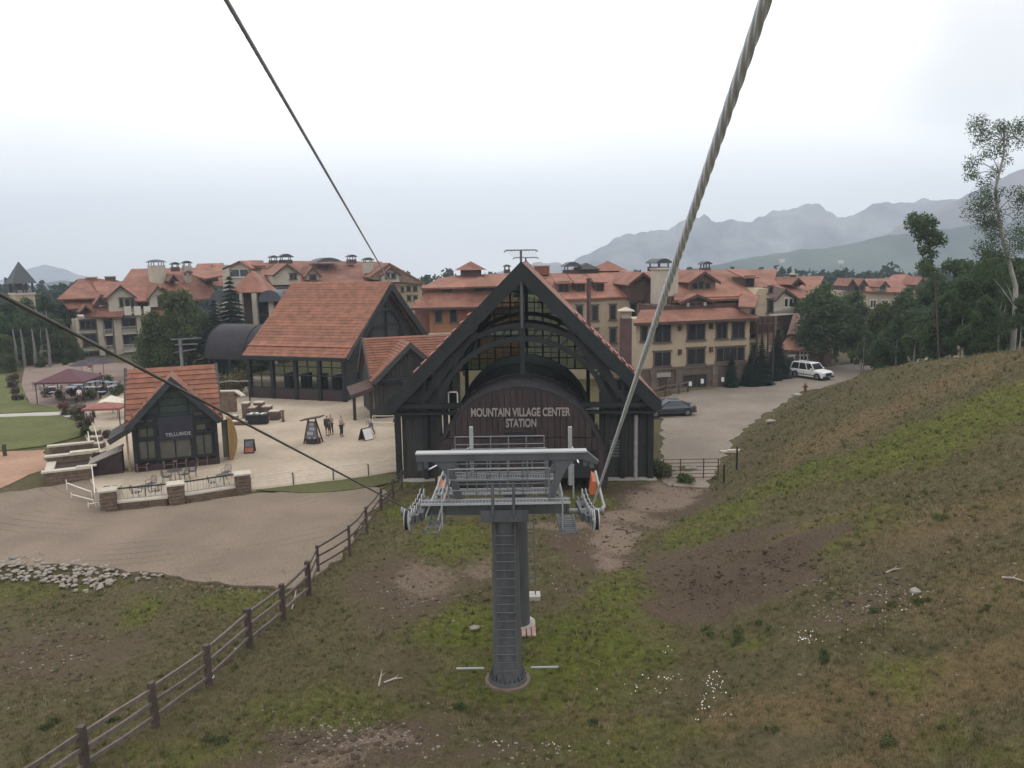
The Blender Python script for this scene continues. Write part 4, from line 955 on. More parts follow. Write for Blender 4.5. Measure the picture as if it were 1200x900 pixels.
# ================================================================ hotels
def wallbox(par, M, x0, x1, y0, y1, z0, z1, mt, name='wall'):
    return MB(M).box(x0, x1, y0, y1, z0, z1).build(name, mt, par)
def rplane(fr, pe, ye, pr, yr):
    """sloped plane through an eave pixel (at local depth ye) and a ridge pixel (at local depth yr), level along the wall"""
    xe, ze = fr.hit(pe[0], pe[1], ye); xr, zr = fr.hit(pr[0], pr[1], yr)
    ix = fr.M.to_3x3() @ Vector((1, 0, 0)); d = fr.M.to_3x3() @ Vector((0, yr-ye, zr-ze)); N = ix.cross(d).normalized()
    return fr.M @ Vector((xe, ye, ze)), N
def rpoly(par, pl, pxs, mt=None, t=.25, name='roof', lift=0):
    P, N = pl
    if N.z < 0: N = -N
    q = MB(); q.slab([onplane(x, y, P+N*lift, N) for x, y in pxs], t); return q.build(name, mt or RED2, par)
def gdormer(par, fr, pxl, pxr, pyb, pye, pya, y, depth, wallm, roofm=RED2, win=None, over=.35, open_=False):
    """gabled dormer: front at local depth y; px edges, base, eave and apex measured in the photo"""
    xl, zb = fr.hit(pxl, pyb, y); xr, _ = fr.hit(pxr, pyb, y); _, ze = fr.hit((pxl+pxr)/2, pye, y); _, za = fr.hit((pxl+pxr)/2, pya, y); xm = (xl+xr)/2; M = fr.M
    q = MB(M); q.prism([(xl, y, zb), (xr, y, zb), (xr, y, ze), (xm, y, za-.15), (xl, y, ze)], (0, depth, 0)); d = q.build('dormer', wallm, par)
    s = (za-ze)/(xm-xl)
    for sg in (-1, 1):
        xe = xm+sg*((xr-xl)/2+over); q = MB(M); q.slab([(xe, y-.5, ze-over*s+.12), (xm, y-.5, za+.12), (xm, y+depth, za+.12), (xe, y+depth, ze-over*s+.12)], .16); q.build('dormer_roof', roofm, d)
        q = MB(M); q.prism([(xe, y-.6, ze-over*s+.1), (xm, y-.6, za+.1), (xm, y-.6, za-.25), (xe, y-.6, ze-over*s-.2)], (0, .09, 0)); q.build('barge_board', BROWN, d)
    for r in (win or []):
        x0, z1 = fr.hit(r[0], r[1], y); x1, z0 = fr.hit(r[2], r[3], y); window(d, M, (x0+x1)/2, z0, x1-x0, z1-z0, max(1, round((x1-x0)/.8)), 1, TRIM, y)
    return d
def shed_dormer(par, fr, x0p, x1p, ytop, ybot, y, mt=RED2):
    x0, z1 = fr.hit(x0p, ytop, y); x1, z0 = fr.hit(x1p, ybot, y); M = fr.M
    q = MB(M).box(x0-.1, x1+.1, y, y+2.5, z0, z1); d = q.build('dormer', BROWN, par)
    window(d, M, (x0+x1)/2, z0+.15, x1-x0-.2, z1-z0-.3, 2, 1, BROWN, y)
    q = MB(M); q.slab([(x0-.4, y-.5, z1), (x1+.4, y-.5, z1), (x1+.4, y+3.2, z1+.9), (x0-.4, y+3.2, z1+.9)], .14); q.build('dormer_roof', mt, d); return d
def chimney(par, fr, x0p, x1p, ytop, ybot, y, mt=CREAM, cap='box', dy=1.4):
    x0, z1 = fr.hit(x0p, ytop, y); x1, z0 = fr.hit(x1p, ybot, y); M = fr.M
    q = MB(M).box(x0, x1, y, y+dy, z0, z1); c = q.build('chimney', mt, par)
    q = MB(M); xm = (x0+x1)/2; w = (x1-x0)/2
    if cap == 'box': q.box(x0-.12, x1+.12, y-.12, y+dy+.12, z1-.02, z1+.14)
    elif cap == 'dome':
        for sx in (-1, 1):
            for yy in (y+.15, y+dy-.15): q.box(xm+sx*w*.7-.06, xm+sx*w*.7+.06, yy-.06, yy+.06, z1, z1+.5)
        n = 8; pts = [(xm-w*1.25+2.5*w*k/n, y-.15, z1+.5+.55*w*math.sin(math.pi*k/n)) for k in range(n+1)]
        q.prism(pts+[(xm+w*1.25, y-.15, z1+.42), (xm-w*1.25, y-.15, z1+.42)], (0, dy+.3, 0))
    q.build('chimney_cap', mat('dark_cap', (.06, .065, .07), .6) if cap == 'dome' else CAPS, c); return c
def hip(par, M, x0, x1, y0, y1, z0, h, mt=RED2, over=.4, name='roof'):
    x0 -= over; x1 += over; y0 -= over; y1 += over; xm, ym = (x0+x1)/2, (y0+y1)/2; k = max(0, (x1-x0)-(y1-y0))/2; k2 = max(0, (y1-y0)-(x1-x0))/2
    q = MB(M); q.add([(x0, y0, z0), (x1, y0, z0), (x1, y1, z0), (x0, y1, z0), (xm-k, ym-k2, z0+h), (xm+k, ym-k2, z0+h), (xm+k, ym+k2, z0+h), (xm-k, ym+k2, z0+h)],
        [(0, 1, 5, 4), (1, 2, 6, 5), (2, 3, 7, 6), (3, 0, 4, 7), (3, 2, 1, 0)] + ([(4, 5, 6, 7)] if 0 else [])); return q.build(name, mt, par)
def balcony(par, fr, x0p, x1p, ytop, ybot, y, d=1.2, mt=TRIML):
    x0, z1 = fr.hit(x0p, ytop, y-d); x1, z0 = fr.hit(x1p, ybot, y-d); M = fr.M
    b_ = MB(M).box(x0, x1, y-d, y, z0-.15, z0).build('balcony', mt, par)
    q = MB(M); q.box(x0, x1, y-d, y-d+.06, z1-.06, z1); n = int((x1-x0)/.18)
    for k in range(n+1): x = x0+(x1-x0-.04)*k/n; q.box(x, x+.04, y-d+.01, y-d+.05, z0, z1-.05)
    q.build('balustrade', mt, b_)
    return b_

# ---------------------------------------------------------------- right hotel (cream, three storeys under red roofs)
FA = Frame(745, 84, 878, 88.0)
h1 = thing('hotel', 'cream stucco hotel wing with red roofs and dark windows right of the station', 'hotel', FA.o)
M = FA.M; Lf = FA.len
xb, zs = FA.hit(810, 431); _, z1 = FA.hit(810, 377)
wallbox(h1, M, 0, Lf, .0, 3.5, zs, z1+.5, CREAM)
wallbox(h1, M, -.15, Lf+.15, -.18, 3.6, -.6, zs, STONEB, 'stone_base')
wallbox(h1, M, -.1, Lf+.1, -.30, -.0, zs, zs+.22, TRIM, 'string_course')
winpx(h1, FA, [(767, 381, 785, 400), (806, 381, 825, 397.5), (839.6, 380, 851.4, 396), (859, 379, 871, 395.5), (752, 384, 757, 399), (767, 413.6, 784.6, 428), (806, 410.4, 824.6, 425.6), (840, 408, 871, 421.5)])
for px, py in ((796, 384), (796, 412), (832.5, 382), (832.5, 409)):
    x, z = FA.hit(px, py); q = MB(M).box(x-.16, x+.16, -.35, 0, z-.3, z+.25); q.build('wall_lamp', BROWN, h1)
x0, zt_ = FA.hit(800, 440, -.2); x1, zb_ = FA.hit(827, 456, -.2)
q = MB(M); q.box(x0-.25, x0, -.32, -.1, zb_-.2, zt_+.25); q.box(x1, x1+.25, -.32, -.1, zb_-.2, zt_+.25); q.box(x0-.25, x1+.25, -.36, -.1, zt_, zt_+.3); fo = q.build('garage_opening', TRIM, h1)
MB(M).box(x0, x1, -.24, -.15, zb_-.2, zt_).build('pane', DARKG, fo)
for k in range(1, 5): xx = x0+(x1-x0)*k/5; MB(M).box(xx-.05, xx+.05, -.28, -.22, zb_-.2, zt_).build('bar', BROWN, fo)
x0, zt_ = FA.hit(773, 442, -.2); x1, zb_ = FA.hit(781, 462, -.2)
MB(M).box(x0, x1, -.3, -.14, -.3, zt_).build('door', BROWN, h1)
MB(M).box(x0-.9, x1+.4, -.36, -.18, zt_, zt_+.45).build('lintel', CONC, h1)
for px in (764, 793, 836, 878):
    x, z = FA.hit(px, 450); MB(M).box(x-.35, x+.35, -.42, -.1, -.6, zs-.02).build('pilaster', STONEB, h1)
# skirt roof over the front block
xa, zt0 = FA.hit(744, 378.5, -1.0); xz, _ = FA.hit(877, 371.5, -1.0); _, zr0 = FA.hit(810, 367, 1.2)
q = MB(M); q.slab([(-.7, -1.0, zt0), (Lf+.5, -1.0, zt0), (Lf-1.6, 1.4, zt0+1.15), (1.2, 1.4, zt0+1.15)], .3); q.build('roof', RED2, h1)
MB(M).box(-.7, Lf+.5, -1.08, -.98, zt0-.3, zt0-.02).build('fascia', BROWN, h1)
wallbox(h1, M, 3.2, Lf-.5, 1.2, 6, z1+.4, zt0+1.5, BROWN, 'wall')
# main roof behind
pl = rplane(FA, (820, 349), 2.0, (850, 316), 11)
rpoly(h1, pl, [(790, 316), (911, 315.5), (905.5, 336), (894, 336), (884.5, 360), (865.5, 359), (866, 349.5), (790, 352)])
rpoly(h1, pl, [(824, 348), (866, 347), (870, 343), (826, 343)], RED, .2, 'roof', .12)
# wing wall under the roof on the right with recess and windows
x0, z0_ = FA.hit(868, 360, 1.6); x1, z1_ = FA.hit(905, 338, 1.6)
wallbox(h1, M, x0, x1, 2.2, 9, -.6, z0_+.1, CREAM)
xm_, zz_ = FA.hit(893, 338, 1.6)
q = MB(M); xg, zg = FA.hit(884, 360, 2.2); q.prism([(xg-.8, 2.2, z0_), (x1, 2.2, z0_), (x1, 2.2, z1_), (xm_, 2.2, z1_), ], (0, 6, 0)); q.build('wall', CREAM, h1)
winpx(h1, FA, [(901, 337.5, 905, 343), (900.5, 351, 904.5, 366), (881, 378, 885, 395), (881, 404, 886, 420), (880, 357, 884, 368)], y=2.2, nx=1)
xq, zq = FA.hit(887, 372, .8); xw, zw = FA.hit(906, 390, .8)
wallbox(h1, M, xq, xw+.5, 1.2, 2.2, zw, zq, BROWN, 'balcony')
q = MB(M)
for k in range(4): xx = xq+(xw-xq)*k/3; q.box(xx-.08, xx+.08, .6, .76, 0, zq)
q.box(xq-.1, xw+.6, .55, .8, zw+1.0, zw+1.12); q.build('balcony_post', BROWN, h1)
# storeys between the front block and the roof
x0, za_ = FA.hit(786, 354, 2.6); x1, zb_ = FA.hit(868, 368, 2.6)
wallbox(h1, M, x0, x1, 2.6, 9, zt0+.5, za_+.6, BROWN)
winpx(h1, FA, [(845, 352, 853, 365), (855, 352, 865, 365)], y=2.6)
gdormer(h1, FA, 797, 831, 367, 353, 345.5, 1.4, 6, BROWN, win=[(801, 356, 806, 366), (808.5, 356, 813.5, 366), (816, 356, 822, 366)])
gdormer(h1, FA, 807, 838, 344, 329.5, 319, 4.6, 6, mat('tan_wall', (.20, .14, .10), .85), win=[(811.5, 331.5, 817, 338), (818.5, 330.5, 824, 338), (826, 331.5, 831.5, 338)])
shed_dormer(h1, FA, 873, 883, 325, 339, 5.0)
for px, py in ((806, 357), (826, 356)):
    x, z = FA.hit(px, py, 1.2); MB(M).box(x-.15, x+.15, 1.1, 1.38, z-.2, z+.2).build('wall_lamp', CAPS, h1)
chimney(h1, FA, 775, 794, 316, 372, 3.5, CREAM2, 'box', 2.5)
chimney(h1, FA, 770, 786, 313, 318, 9, BROWN, 'dome', 2.5)
chimney(h1, FA, 824, 833, 314, 318, 11, BROWN, 'dome', 1.0)
# left wing of the right hotel
FB = Frame(640, 93, 770, 95)
M = FB.M
x0, ze = FB.hit(640, 352); x1, _ = FB.hit(768, 352)
wallbox(h1, M, -1, x1-0, 0, 10, -.6, ze+.2, CREAM)
winpx(h1, FB, [(694, 358.5, 700.2, 375), (715, 358, 721, 374), (739, 357, 745, 372.5), (715, 385, 721.2, 401), (694, 386, 700, 402), (739, 385, 745, 400), (752, 383, 757, 398), (658, 360, 664, 376), (676, 359, 682, 375), (715, 412, 721, 428)])
pl = rplane(FB, (700, 350), -.7, (700, 320), 9)
rpoly(h1, pl, [(628, 320.5), (795, 318), (795, 350), (740, 347.5), (662, 350.5), (630, 351)])
for a in ((655, 666, 331.5, 345.5), (676, 685, 331.5, 344.5), (699, 707, 330.5, 344)): shed_dormer(h1, FB, *a, 2.0)
# long side gable running forward on the right
gdormer(h1, FB, 738, 766, 352, 331, 320, -1.0, 9, BROWN, over=.5)
rpoly(h1, rplane(FB, (760, 356), -2.2, (760, 341), 1.5), [(748, 341), (788, 341), (790, 355), (768, 353)], t=.2)
x0, z1_ = FB.hit(758, 355, -1.8); x1, z0_ = FB.hit(790, 378, -1.8)
wallbox(h1, M, x0, x1, -1.8, 0, 0, z1_, BROWN)
balcony(h1, FB, 738, 768, 402, 408, -.1, 1.6, CREAM)
wallbox(h1, M, FB.hit(740, 410)[0], FB.hit(768, 410)[0], -.15, 0, .3, FB.hit(740, 411)[1], BROWN, 'shutter')
# roof turrets and caps
chimney(h1, FB, 628, 644, 312, 322, 8, mat('brick_red', (.16, .06, .045), .85), 'box')
chimney(h1, FB, 663, 680, 316.5, 322, 9, BROWN, 'dome', 2)
x0, zb_ = FB.hit(680, 320, 9); x1, zt_ = FB.hit(700, 307, 9); wallbox(h1, M, x0, x1, 9, 12, zb_-1, zt_-.9, DGREY, 'turret'); hip(h1, M, x0, x1, 9, 12, zt_-.9, .8, DGREY)
x0, zb_ = FB.hit(703, 321, 10); x1, zt_ = FB.hit(728, 308, 10); wallbox(h1, M, x0, x1, 10, 13, zb_-1, zt_-1.0, BROWN, 'turret'); hip(h1, M, x0, x1, 10, 13, zt_-1.0, 1.3, RED2, .7)

# ---------------------------------------------------------------- ochre building in the centre
FC = Frame(490, 110, 640, 112)
h2 = thing('ochre_building', 'ochre building with tiered red roofs and small roof turret left of the station gable', 'building', FC.o)
M = FC.M
x0, ze = FC.hit(503, 357); x1, _ = FC.hit(575, 357)
wallbox(h2, M, x0, x1+9, 0, 10, -.6, ze+.2, ORANGE)
wallbox(h2, M, x0-2.0, x0, 1.2, 10, -.6, ze+.2, mat('tan_red', (.20, .09, .06), .9))
winpx(h2, FC, [(510.5, 365, 517, 377), (528, 364, 534.5, 377), (556, 364, 562, 377)])
x, z = FC.hit(541, 360); MB(M).box(x-.5, x+.5, -.3, 0, -.6, ze).build('pilaster', mat('dark_ochre', (.24, .10, .05), .9), h2)
_, zb_ = FC.hit(520, 392); MB(M).box(x0-.2, x1+8, -.4, -.0, zb_-.2, zb_+.25).build('string_course', TRIML, h2)
winpx(h2, FC, [(513, 397, 535, 412), (545, 397, 562, 412)], trim=DGREEN)
pl = rplane(FC, (530, 359.5), -1.3, (540, 341), 1.6)
rpoly(h2, pl, [(482, 361), (499, 343), (602, 340), (602, 359)], RED2)
MB(M).box(x0-2.5, x1+6, -1.4, -1.25, FC.hit(530, 360.5, -1.3)[1]-.25, FC.hit(530, 359.8, -1.3)[1]).build('fascia', BROWN, h2)
a_, zt_ = FC.hit(495, 336, 1.6); b__, zb_ = FC.hit(600, 352, 1.6)
wallbox(h2, M, a_, b__, 1.6, 9, zb_, zt_, mat('tan_red', (.20, .09, .06), .9))
winpx(h2, FC, [(518, 338.5, 529, 350), (558, 338, 577, 351)], trim=DGREEN, y=1.6)
pl = rplane(FC, (540, 336.5), .6, (560, 320), 8)
rpoly(h2, pl, [(493, 337.5), (512, 327), (530, 323), (610, 319.5), (610, 334), (597, 335)], RED2)
rpoly(h2, pl, [(545, 336), (562, 323.5), (584, 335)], RED, .2, 'roof', .35)
x0, zb_ = FC.hit(541, 325, 6); x1, zt_ = FC.hit(564, 317, 6); wallbox(h2, M, x0, x1, 6, 9, zb_-1, zt_+.1, BROWN, 'turret'); hip(h2, M, x0, x1, 6, 9, zt_+.1, 1.25, RED2, .8)
chimney(h2, FC, 591, 598, 316, 320, 8, BROWN, 'dome', 1)

# ---------------------------------------------------------------- long hotel behind the red hall
FD = Frame(262, 134, 500, 150)
h3 = thing('back_hotel', 'long pale hotel with broad red roof and many gables behind the red hall', 'hotel', FD.o)
M = FD.M
wallbox(h3, M, .5, FD.len-1.5, 2.5, 12, -1, FD.hit(460, 334)[1]-.6, CREAM2)
pl = rplane(FD, (400, 331), 0, (400, 304.5), 13)
rpoly(h3, pl, [(300, 309), (330, 305.5), (447, 306.5), (470, 334), (300, 334)])
pl2 = rplane(FD, (260, 325), 0, (290, 305), 10)
rpoly(h3, pl2, [(231, 309), (262, 308), (266, 322), (240, 326), (225, 322)])
# right gable end with small windows
x0, zt_ = FD.hit(463, 331, -.5); x1, _ = FD.hit(494, 331, -.5)
wallbox(h3, M, x0, x1, -.5, 9, -1, zt_, mat('yellow_stucco', (.38, .30, .18), .9, .1))
winpx(h3, FD, [(477, 336, 480.5, 341), (484.5, 336, 488, 341), (477.5, 346.5, 481, 352), (485, 346.5, 488.5, 352), (470, 337, 473, 342)], y=-.5, nx=1)
q = MB(M); xm_, za_ = FD.hit(456.5, 308, -1.5); xl_, zl_ = FD.hit(432, 325, -1.5); xr_, zr_ = FD.hit(498.5, 331.5, -1.5)
q.slab([(xm_, -1.5, za_), (xr_, -1.5, zr_), (xr_, 9, zr_), (xm_, 9, za_)], .3); q.build('roof', RED2, h3)
q = MB(M); q.slab([(xm_, -1.5, za_), (xl_, -1.5, zl_), (xl_, 9, zl_), (xm_, 9, za_)], .3); q.build('roof', RED2, h3)
q = MB(M); q.prism([(xl_, -1.3, zl_-.3), (xm_, -1.3, za_-.3), (xr_, -1.3, zr_-.3)], (0, .2, 0)); q.build('gable_wall', mat('tan_wall', (.20, .14, .10), .85), h3)
gdormer(h3, FD, 448, 468, 331, 321, 312.5, -2.0, 6, CREAM2, win=[(452, 321, 456, 326), (459, 321, 463, 326)])
gdormer(h3, FD, 322, 352, 334, 321, 309.5, -2.5, 9, CREAM2, win=[(340, 322, 343, 327), (344, 322, 347, 327)])
gdormer(h3, FD, 359, 374, 328, 322, 312.5, 1.0, 7, CREAM2, win=[(363, 323, 370, 328)])
chimney(h3, FD, 427, 438, 308, 320, 2.0, CREAM2, 'dome')
for a in ((317, 326, 305), (329, 343, 304.5), (409, 418, 304)): chimney(h3, FD, a[0], a[1], a[2], 309, 8, BROWN, 'dome', 2)
q = MB(M); xa, za_ = FD.hit(370, 307, 5); xb_, _ = FD.hit(402, 307, 5); q.prism([(xa+(xb_-xa)*k/10, 5, za_+.75*math.sin(math.pi*k/10)) for k in range(11)], (0, 6, 0)); q.build('vaulted_roof', mat('dark_cap', (.06, .065, .07), .6), h3)
# tower block with arched window, at the joint of the two hotels
FE = Frame(262, 126, 310, 126)
M = FE.M
x0, zb_ = FE.hit(264, 335); x1, zt_ = FE.hit(292, 313)
h4 = thing('stair_tower', 'pale hotel tower with an arched dark window and red gable above the spruce tree', 'tower', FE.M @ Vector((x0, 0, 0)))
wallbox(h4, M, x0, x1, 0, 6, -1, zt_, CREAM2)
wallbox(h4, M, x0-.1, x0+1.0, -.6, 0, -1, zt_+.4, CREAM2, 'pilaster')
q = MB(M); xc_, zc_ = FE.hit(281.5, 324); rr_ = .067*126*1.15*.0+1.55; q.prism([(xc_+rr_*math.cos(math.pi*k/12), -.12, zc_+rr_*.85*math.sin(math.pi*k/12)) for k in range(13)], (0, .14, 0)); aw = q.build('arched_window', DARKG, h4)
q = MB(M); q.box(xc_-.06, xc_+.06, -.18, -.12, zc_, zc_+1.3); q.box(xc_-1.6, xc_+1.6, -.2, -.12, zc_-.2, zc_); q.build('mullion', TRIML, aw)
q = MB(M); xm_, za_ = FE.hit(280, 305.5, -.6); xl_, zl_ = FE.hit(260, 315, -.6); xr_, _ = FE.hit(296, 315, -.6)
for xe in (xl_, xr_): q = MB(M); q.slab([(xm_, -.6, za_), (xe, -.6, zl_), (xe, 7, zl_), (xm_, 7, za_)], .25); q.build('roof', RED2, h4)
q = MB(M); q.prism([(xl_+.3, -.2, zl_-.2), (xm_, -.2, za_-.2), (xr_-.3, -.2, zl_-.2)], (0, .3, 0)); q.build('gable_wall', CREAM2, h4)
q = MB(M); q.slab([(FE.hit(295, 306, 2)[0], 1, FE.hit(295, 311, 2)[1]), (FE.hit(313, 306, 2)[0], 1, FE.hit(313, 311, 2)[1]), (FE.hit(308, 305, 5)[0], 5, FE.hit(308, 305, 5)[1]), (FE.hit(290, 305, 5)[0], 5, FE.hit(290, 305, 5)[1])], .3); q.build('roof', RED2, h4)
# hipped porch roof with columns in front of it
FF = Frame(262, 112, 330, 112); M = FF.M
x0, zt_ = FF.hit(270, 343); x1, _ = FF.hit(309, 343)
h5 = thing('pavilion', 'columned hotel wing under a hipped red roof behind the spruce tree', 'pavilion', FF.M @ Vector((x0, 0, 0)))
hip(h5, M, x0, x1, 0, 6, zt_, 2.9, RED2, .2)
wallbox(h5, M, x0+.5, x1+2.6, 1.5, 7, -1, zt_-.1, BROWN)
for a, b__ in ((295.5, 301), (314.5, 319.5), (281, 284)):
    xa, _ = FF.hit(a, 350, -.1); xb_, _ = FF.hit(b__, 350, -.1); wallbox(h5, M, xa, xb_, -.3, .4, -1, zt_-.1, CREAM2, 'column')
for px in (261, 318):
    x, z = FF.hit(px, 343, -.3); q = MB(M); q.prism([(x+1.6*math.cos(math.pi*k/12), -1.2, z-1.2+1.6*math.sin(math.pi*k/12)) for k in range(13)], (0, 3, 0)); q.build('arched_canopy', mat('dark_cap', (.06, .065, .07), .6), h5)
winpx(h5, FF, [(303, 351, 312, 366), (303, 372, 312, 388)], trim=DGREEN, y=1.5)

# ---------------------------------------------------------------- left hotel with tall pale piers
FG = Frame(88, 124, 250, 136); M = FG.M
h6 = thing('left_hotel', 'pale pier-fronted hotel with stepped red hipped roofs above the umbrella terrace', 'hotel', FG.o)
ze = FG.hit(130, 372)[1]; x1 = FG.hit(232, 372)[0]
wallbox(h6, M, 0, x1, .6, 12, -1, ze, CREAM2)
for a, b__ in ((88.5, 92), (113.5, 120), (133, 141.5), (160, 165), (190, 196)):
    xa, _ = FG.hit(a, 380); xb_, _ = FG.hit(b__, 380); wallbox(h6, M, xa, xb_, -.3, .6, -1, ze, CREAM2, 'pier')
winpx(h6, FG, [(94, 376, 100, 385), (100.6, 376, 106, 385), (107, 376, 112.5, 385), (97, 393, 114, 405), (98, 414, 117, 427), (123, 376, 131, 389), (125, 394, 132.5, 407), (143.5, 374, 159, 384), (145, 393.5, 160, 404), (125, 424, 132, 432), (167, 376, 186, 388), (167, 396, 186, 408), (146, 416, 160, 428)], y=.6)
for a in ((122, 132.5, 386, 392), (142.5, 160, 383, 390), (143, 160.5, 404, 411), (123, 133, 405, 411)): balcony(h6, FG, *a, .6, 1.0)
pl = rplane(FG, (110, 371), -1.0, (110, 348), 3.5)
rpoly(h6, pl, [(72, 352), (112, 350), (113, 371), (100, 371), (94, 361), (80, 362)])
rpoly(h6, pl, [(112, 359.5), (146, 358.5), (144, 371), (112, 371.5)], RED2, .25, 'roof', .25)
rpoly(h6, pl, [(175, 358), (200, 350), (232, 350), (232, 371), (167, 371)])
pl = rplane(FG, (100, 349.5), 1.5, (100, 326.5), 9)
rpoly(h6, pl, [(66.5, 350.5), (93, 326.5), (106, 326), (118, 349)])
rpoly(h6, pl, [(103, 331), (115, 326), (135, 330), (170, 327), (200, 322), (232, 326), (262, 348), (215, 352), (190, 336), (178, 352), (158, 353), (140, 334), (128, 346), (116, 345)])
pl = rplane(FG, (200, 330), 8, (190, 314), 14)
rpoly(h6, pl, [(143, 330), (154, 315), (232, 313.5), (262, 316), (262, 335), (143, 335)])
gdormer(h6, FG, 128, 158, 367, 347, 334.5, -.5, 9, CREAM2, win=[(140, 350, 144.5, 359), (146.5, 350, 152, 359), (153.5, 350, 157, 359)])
gdormer(h6, FG, 176, 196, 360, 347, 335, -.5, 9, CREAM2, win=[(185, 348, 192, 359)])
gdormer(h6, FG, 112, 124, 358, 354, 347, 0, 6, BROWN)
x0, z1_ = FG.hit(158, 352, 1.2); x1, z0_ = FG.hit(178, 366, 1.2); wallbox(h6, M, x0, x1, 1.2, 8, z0_, z1_, CREAM2)
winpx(h6, FG, [(162, 350, 175, 360)], y=1.2)
for px in (149, 160.5, 172): x, z = FG.hit(px, 362, -.8); wallbox(h6, M, x-.5, x+.5, -1.2, -.6, z-1.0, z+.4, TRIML, 'parapet')
gdormer(h6, FG, 97, 103, 362, 361, 358, -.9, 3, BROWN, over=.6)
gdormer(h6, FG, 242, 256, 330, 320, 311.5, 4, 7, BROWN, win=[(248, 321, 252, 326)])
gdormer(h6, FG, 199, 207, 330, 327, 322, 4, 5, BROWN)
# round turret chimney with domed cowl
x, z = FG.hit(187, 328, 6); _, zt_ = FG.hit(187, 311, 6)
q = MB(M); q.tube((x, 7.5, z-2.5), (x, 7.5, zt_), 1.4, n=18); tc_ = q.build('turret', CREAM2, h6)
q = MB(M)
for k in range(6): t = k*math.pi/3; q.tube((x+1.2*math.cos(t), 7.5+1.2*math.sin(t), zt_), (x+1.2*math.cos(t), 7.5+1.2*math.sin(t), zt_+.5), .07, n=5)
q.tube((x, 7.5, zt_+.5), (x, 7.5, zt_+.85), 1.75, 1.2, n=18); q.tube((x, 7.5, zt_+.85), (x, 7.5, zt_+1.0), 1.2, .3, n=18); q.build('turret_cap', mat('dark_cap', (.06, .065, .07), .6), tc_)
chimney(h6, FG, 201.5, 211, 313, 318, 9, BROWN, 'dome', 1.2); chimney(h6, FG, 215, 225, 311.5, 318, 9, CREAM2, 'dome', 1.2)
chimney(h6, FG, 217, 226, 323, 333, 6, CREAM2, 'dome', 1.2)
chimney(h6, FG, 102, 114, 325.5, 329, 8, RED2, 'box', 1.2); chimney(h6, FG, 124, 136, 324.5, 330, 8, BROWN, 'box', 1.2)
# bell tower on the far left
FH = Frame(0, 145, 60, 151); M = FH.M
x0, zb_ = FH.hit(18, 355); x1, zm = FH.hit(42, 345); _, zr_ = FH.hit(30, 332); _, za_ = FH.hit(30, 306); _, _z = FH.hit(0, 0)
h7 = thing('bell_tower', 'small bell tower with steep dark pyramid roof at the far left', 'tower', FH.M @ Vector(((x0+x1)/2, 2, 0)))
wallbox(h7, M, x0+.2, x1-.2, 0, 4.0, -1, zm, CREAM)
MB(M).box(x0, x1, -.2, 4.2, zm, zm+.35).build('cornice', CAPS, h7)
for a in (x0+.25, x0+1.35, x1-1.65, x1-.55):
    for yy in (0, 3.7): MB(M).box(a, a+.3, yy, yy+.3, zm+.35, zr_).build('post', DGREY, h7)
MB(M).box((x0+x1)/2-.5, (x0+x1)/2+.5, 1.5, 2.5, zm+.8, zm+1.6).build('bell', DGREY, h7)
q = MB(M); q.box(x0+.2, x1-.2, 0, .1, zm+.35, zm+.9); q.box(x0+.2, x1-.2, 3.9, 4, zm+.35, zm+.9); q.build('parapet', GREY, h7)
q = MB(M); xc_ = (x0+x1)/2; q.add([(x0-.3, -.4, zr_), (x1+.3, -.4, zr_), (x1+.3, 4.4, zr_), (x0-.3, 4.4, zr_), (xc_, 2, za_)], [(0, 1, 4), (1, 2, 4), (2, 3, 4), (3, 0, 4), (3, 2, 1, 0)]); q.build('roof', mat('slate_roof', (.055, .06, .065), .7, .2, 2), h7)

# ---------------------------------------------------------------- buildings right of the hotel
FI = Frame(905, 108, 965, 112); M = FI.M
h8 = thing('gabled_house', 'house with a red roof and pale framed gable just right of the cream hotel', 'house', FI.o)
x0, zb_ = FI.hit(911, 364); x1, zt_ = FI.hit(937, 350); wallbox(h8, M, x0, x1+4, 0, 8, -1, zt_, mat('tan_wall', (.20, .14, .10), .85))
rpoly(h8, rplane(FI, (930, 350), -.3, (940, 323.5), 7), [(905, 324.5), (966, 323.5), (958, 340), (945, 348.5), (936, 350), (918, 338), (906, 336)])
q = MB(M); xm_, za_ = FI.hit(921, 338, -1); xl_, zl_ = FI.hit(908, 352, -1); xr_, _ = FI.hit(938, 352, -1)
for xe in (xl_, xr_): q = MB(M); q.slab([(xm_, -1, za_), (xe, -1, zl_), (xe, 3, zl_), (xm_, 3, za_)], .3); q.build('roof', BROWN, h8)
q = MB(M); q.prism([(xl_+.4, -.5, zb_), (xr_-.4, -.5, zb_), (xr_-.4, -.5, zl_), (xm_, -.5, za_-.3), (xl_+.4, -.5, zl_)], (0, .5, 0)); q.build('gable_wall', CREAM2, h8)
winpx(h8, FI, [(919, 350, 923, 359), (924.5, 350, 928.5, 359), (930, 350, 933, 359)], trim=TRIML, y=-.5, nx=1)
balcony(h8, FI, 908, 938, 361, 367, -.5, 1.0, TRIML)
gdormer(h8, FI, 926, 938, 336, 332, 326, 2.5, 4, BROWN, win=[(930, 331, 934, 335)])
chimney(h8, FI, 929, 933, 322, 328, 5, BROWN, 'box', .6)
FJ = Frame(905, 99, 965, 101); M = FJ.M
h9 = thing('low_house', 'low brown house with salmon roof and square chimney behind the parked white car', 'house', FJ.o)
x0, zb_ = FJ.hit(908, 440); x1, zt_ = FJ.hit(975, 410); wallbox(h9, M, x0, x1, 0, 8, -1, zt_, mat('brown_stucco', (.15, .105, .085), .9))
SAL = mat('salmon_roof', (.30, .15, .105), .85, .2, 1)
rpoly(h9, rplane(FJ, (940, 411), -.6, (945, 380), 5), [(912, 409), (957, 412), (950, 407), (950, 382), (938, 388), (922, 396)], SAL)
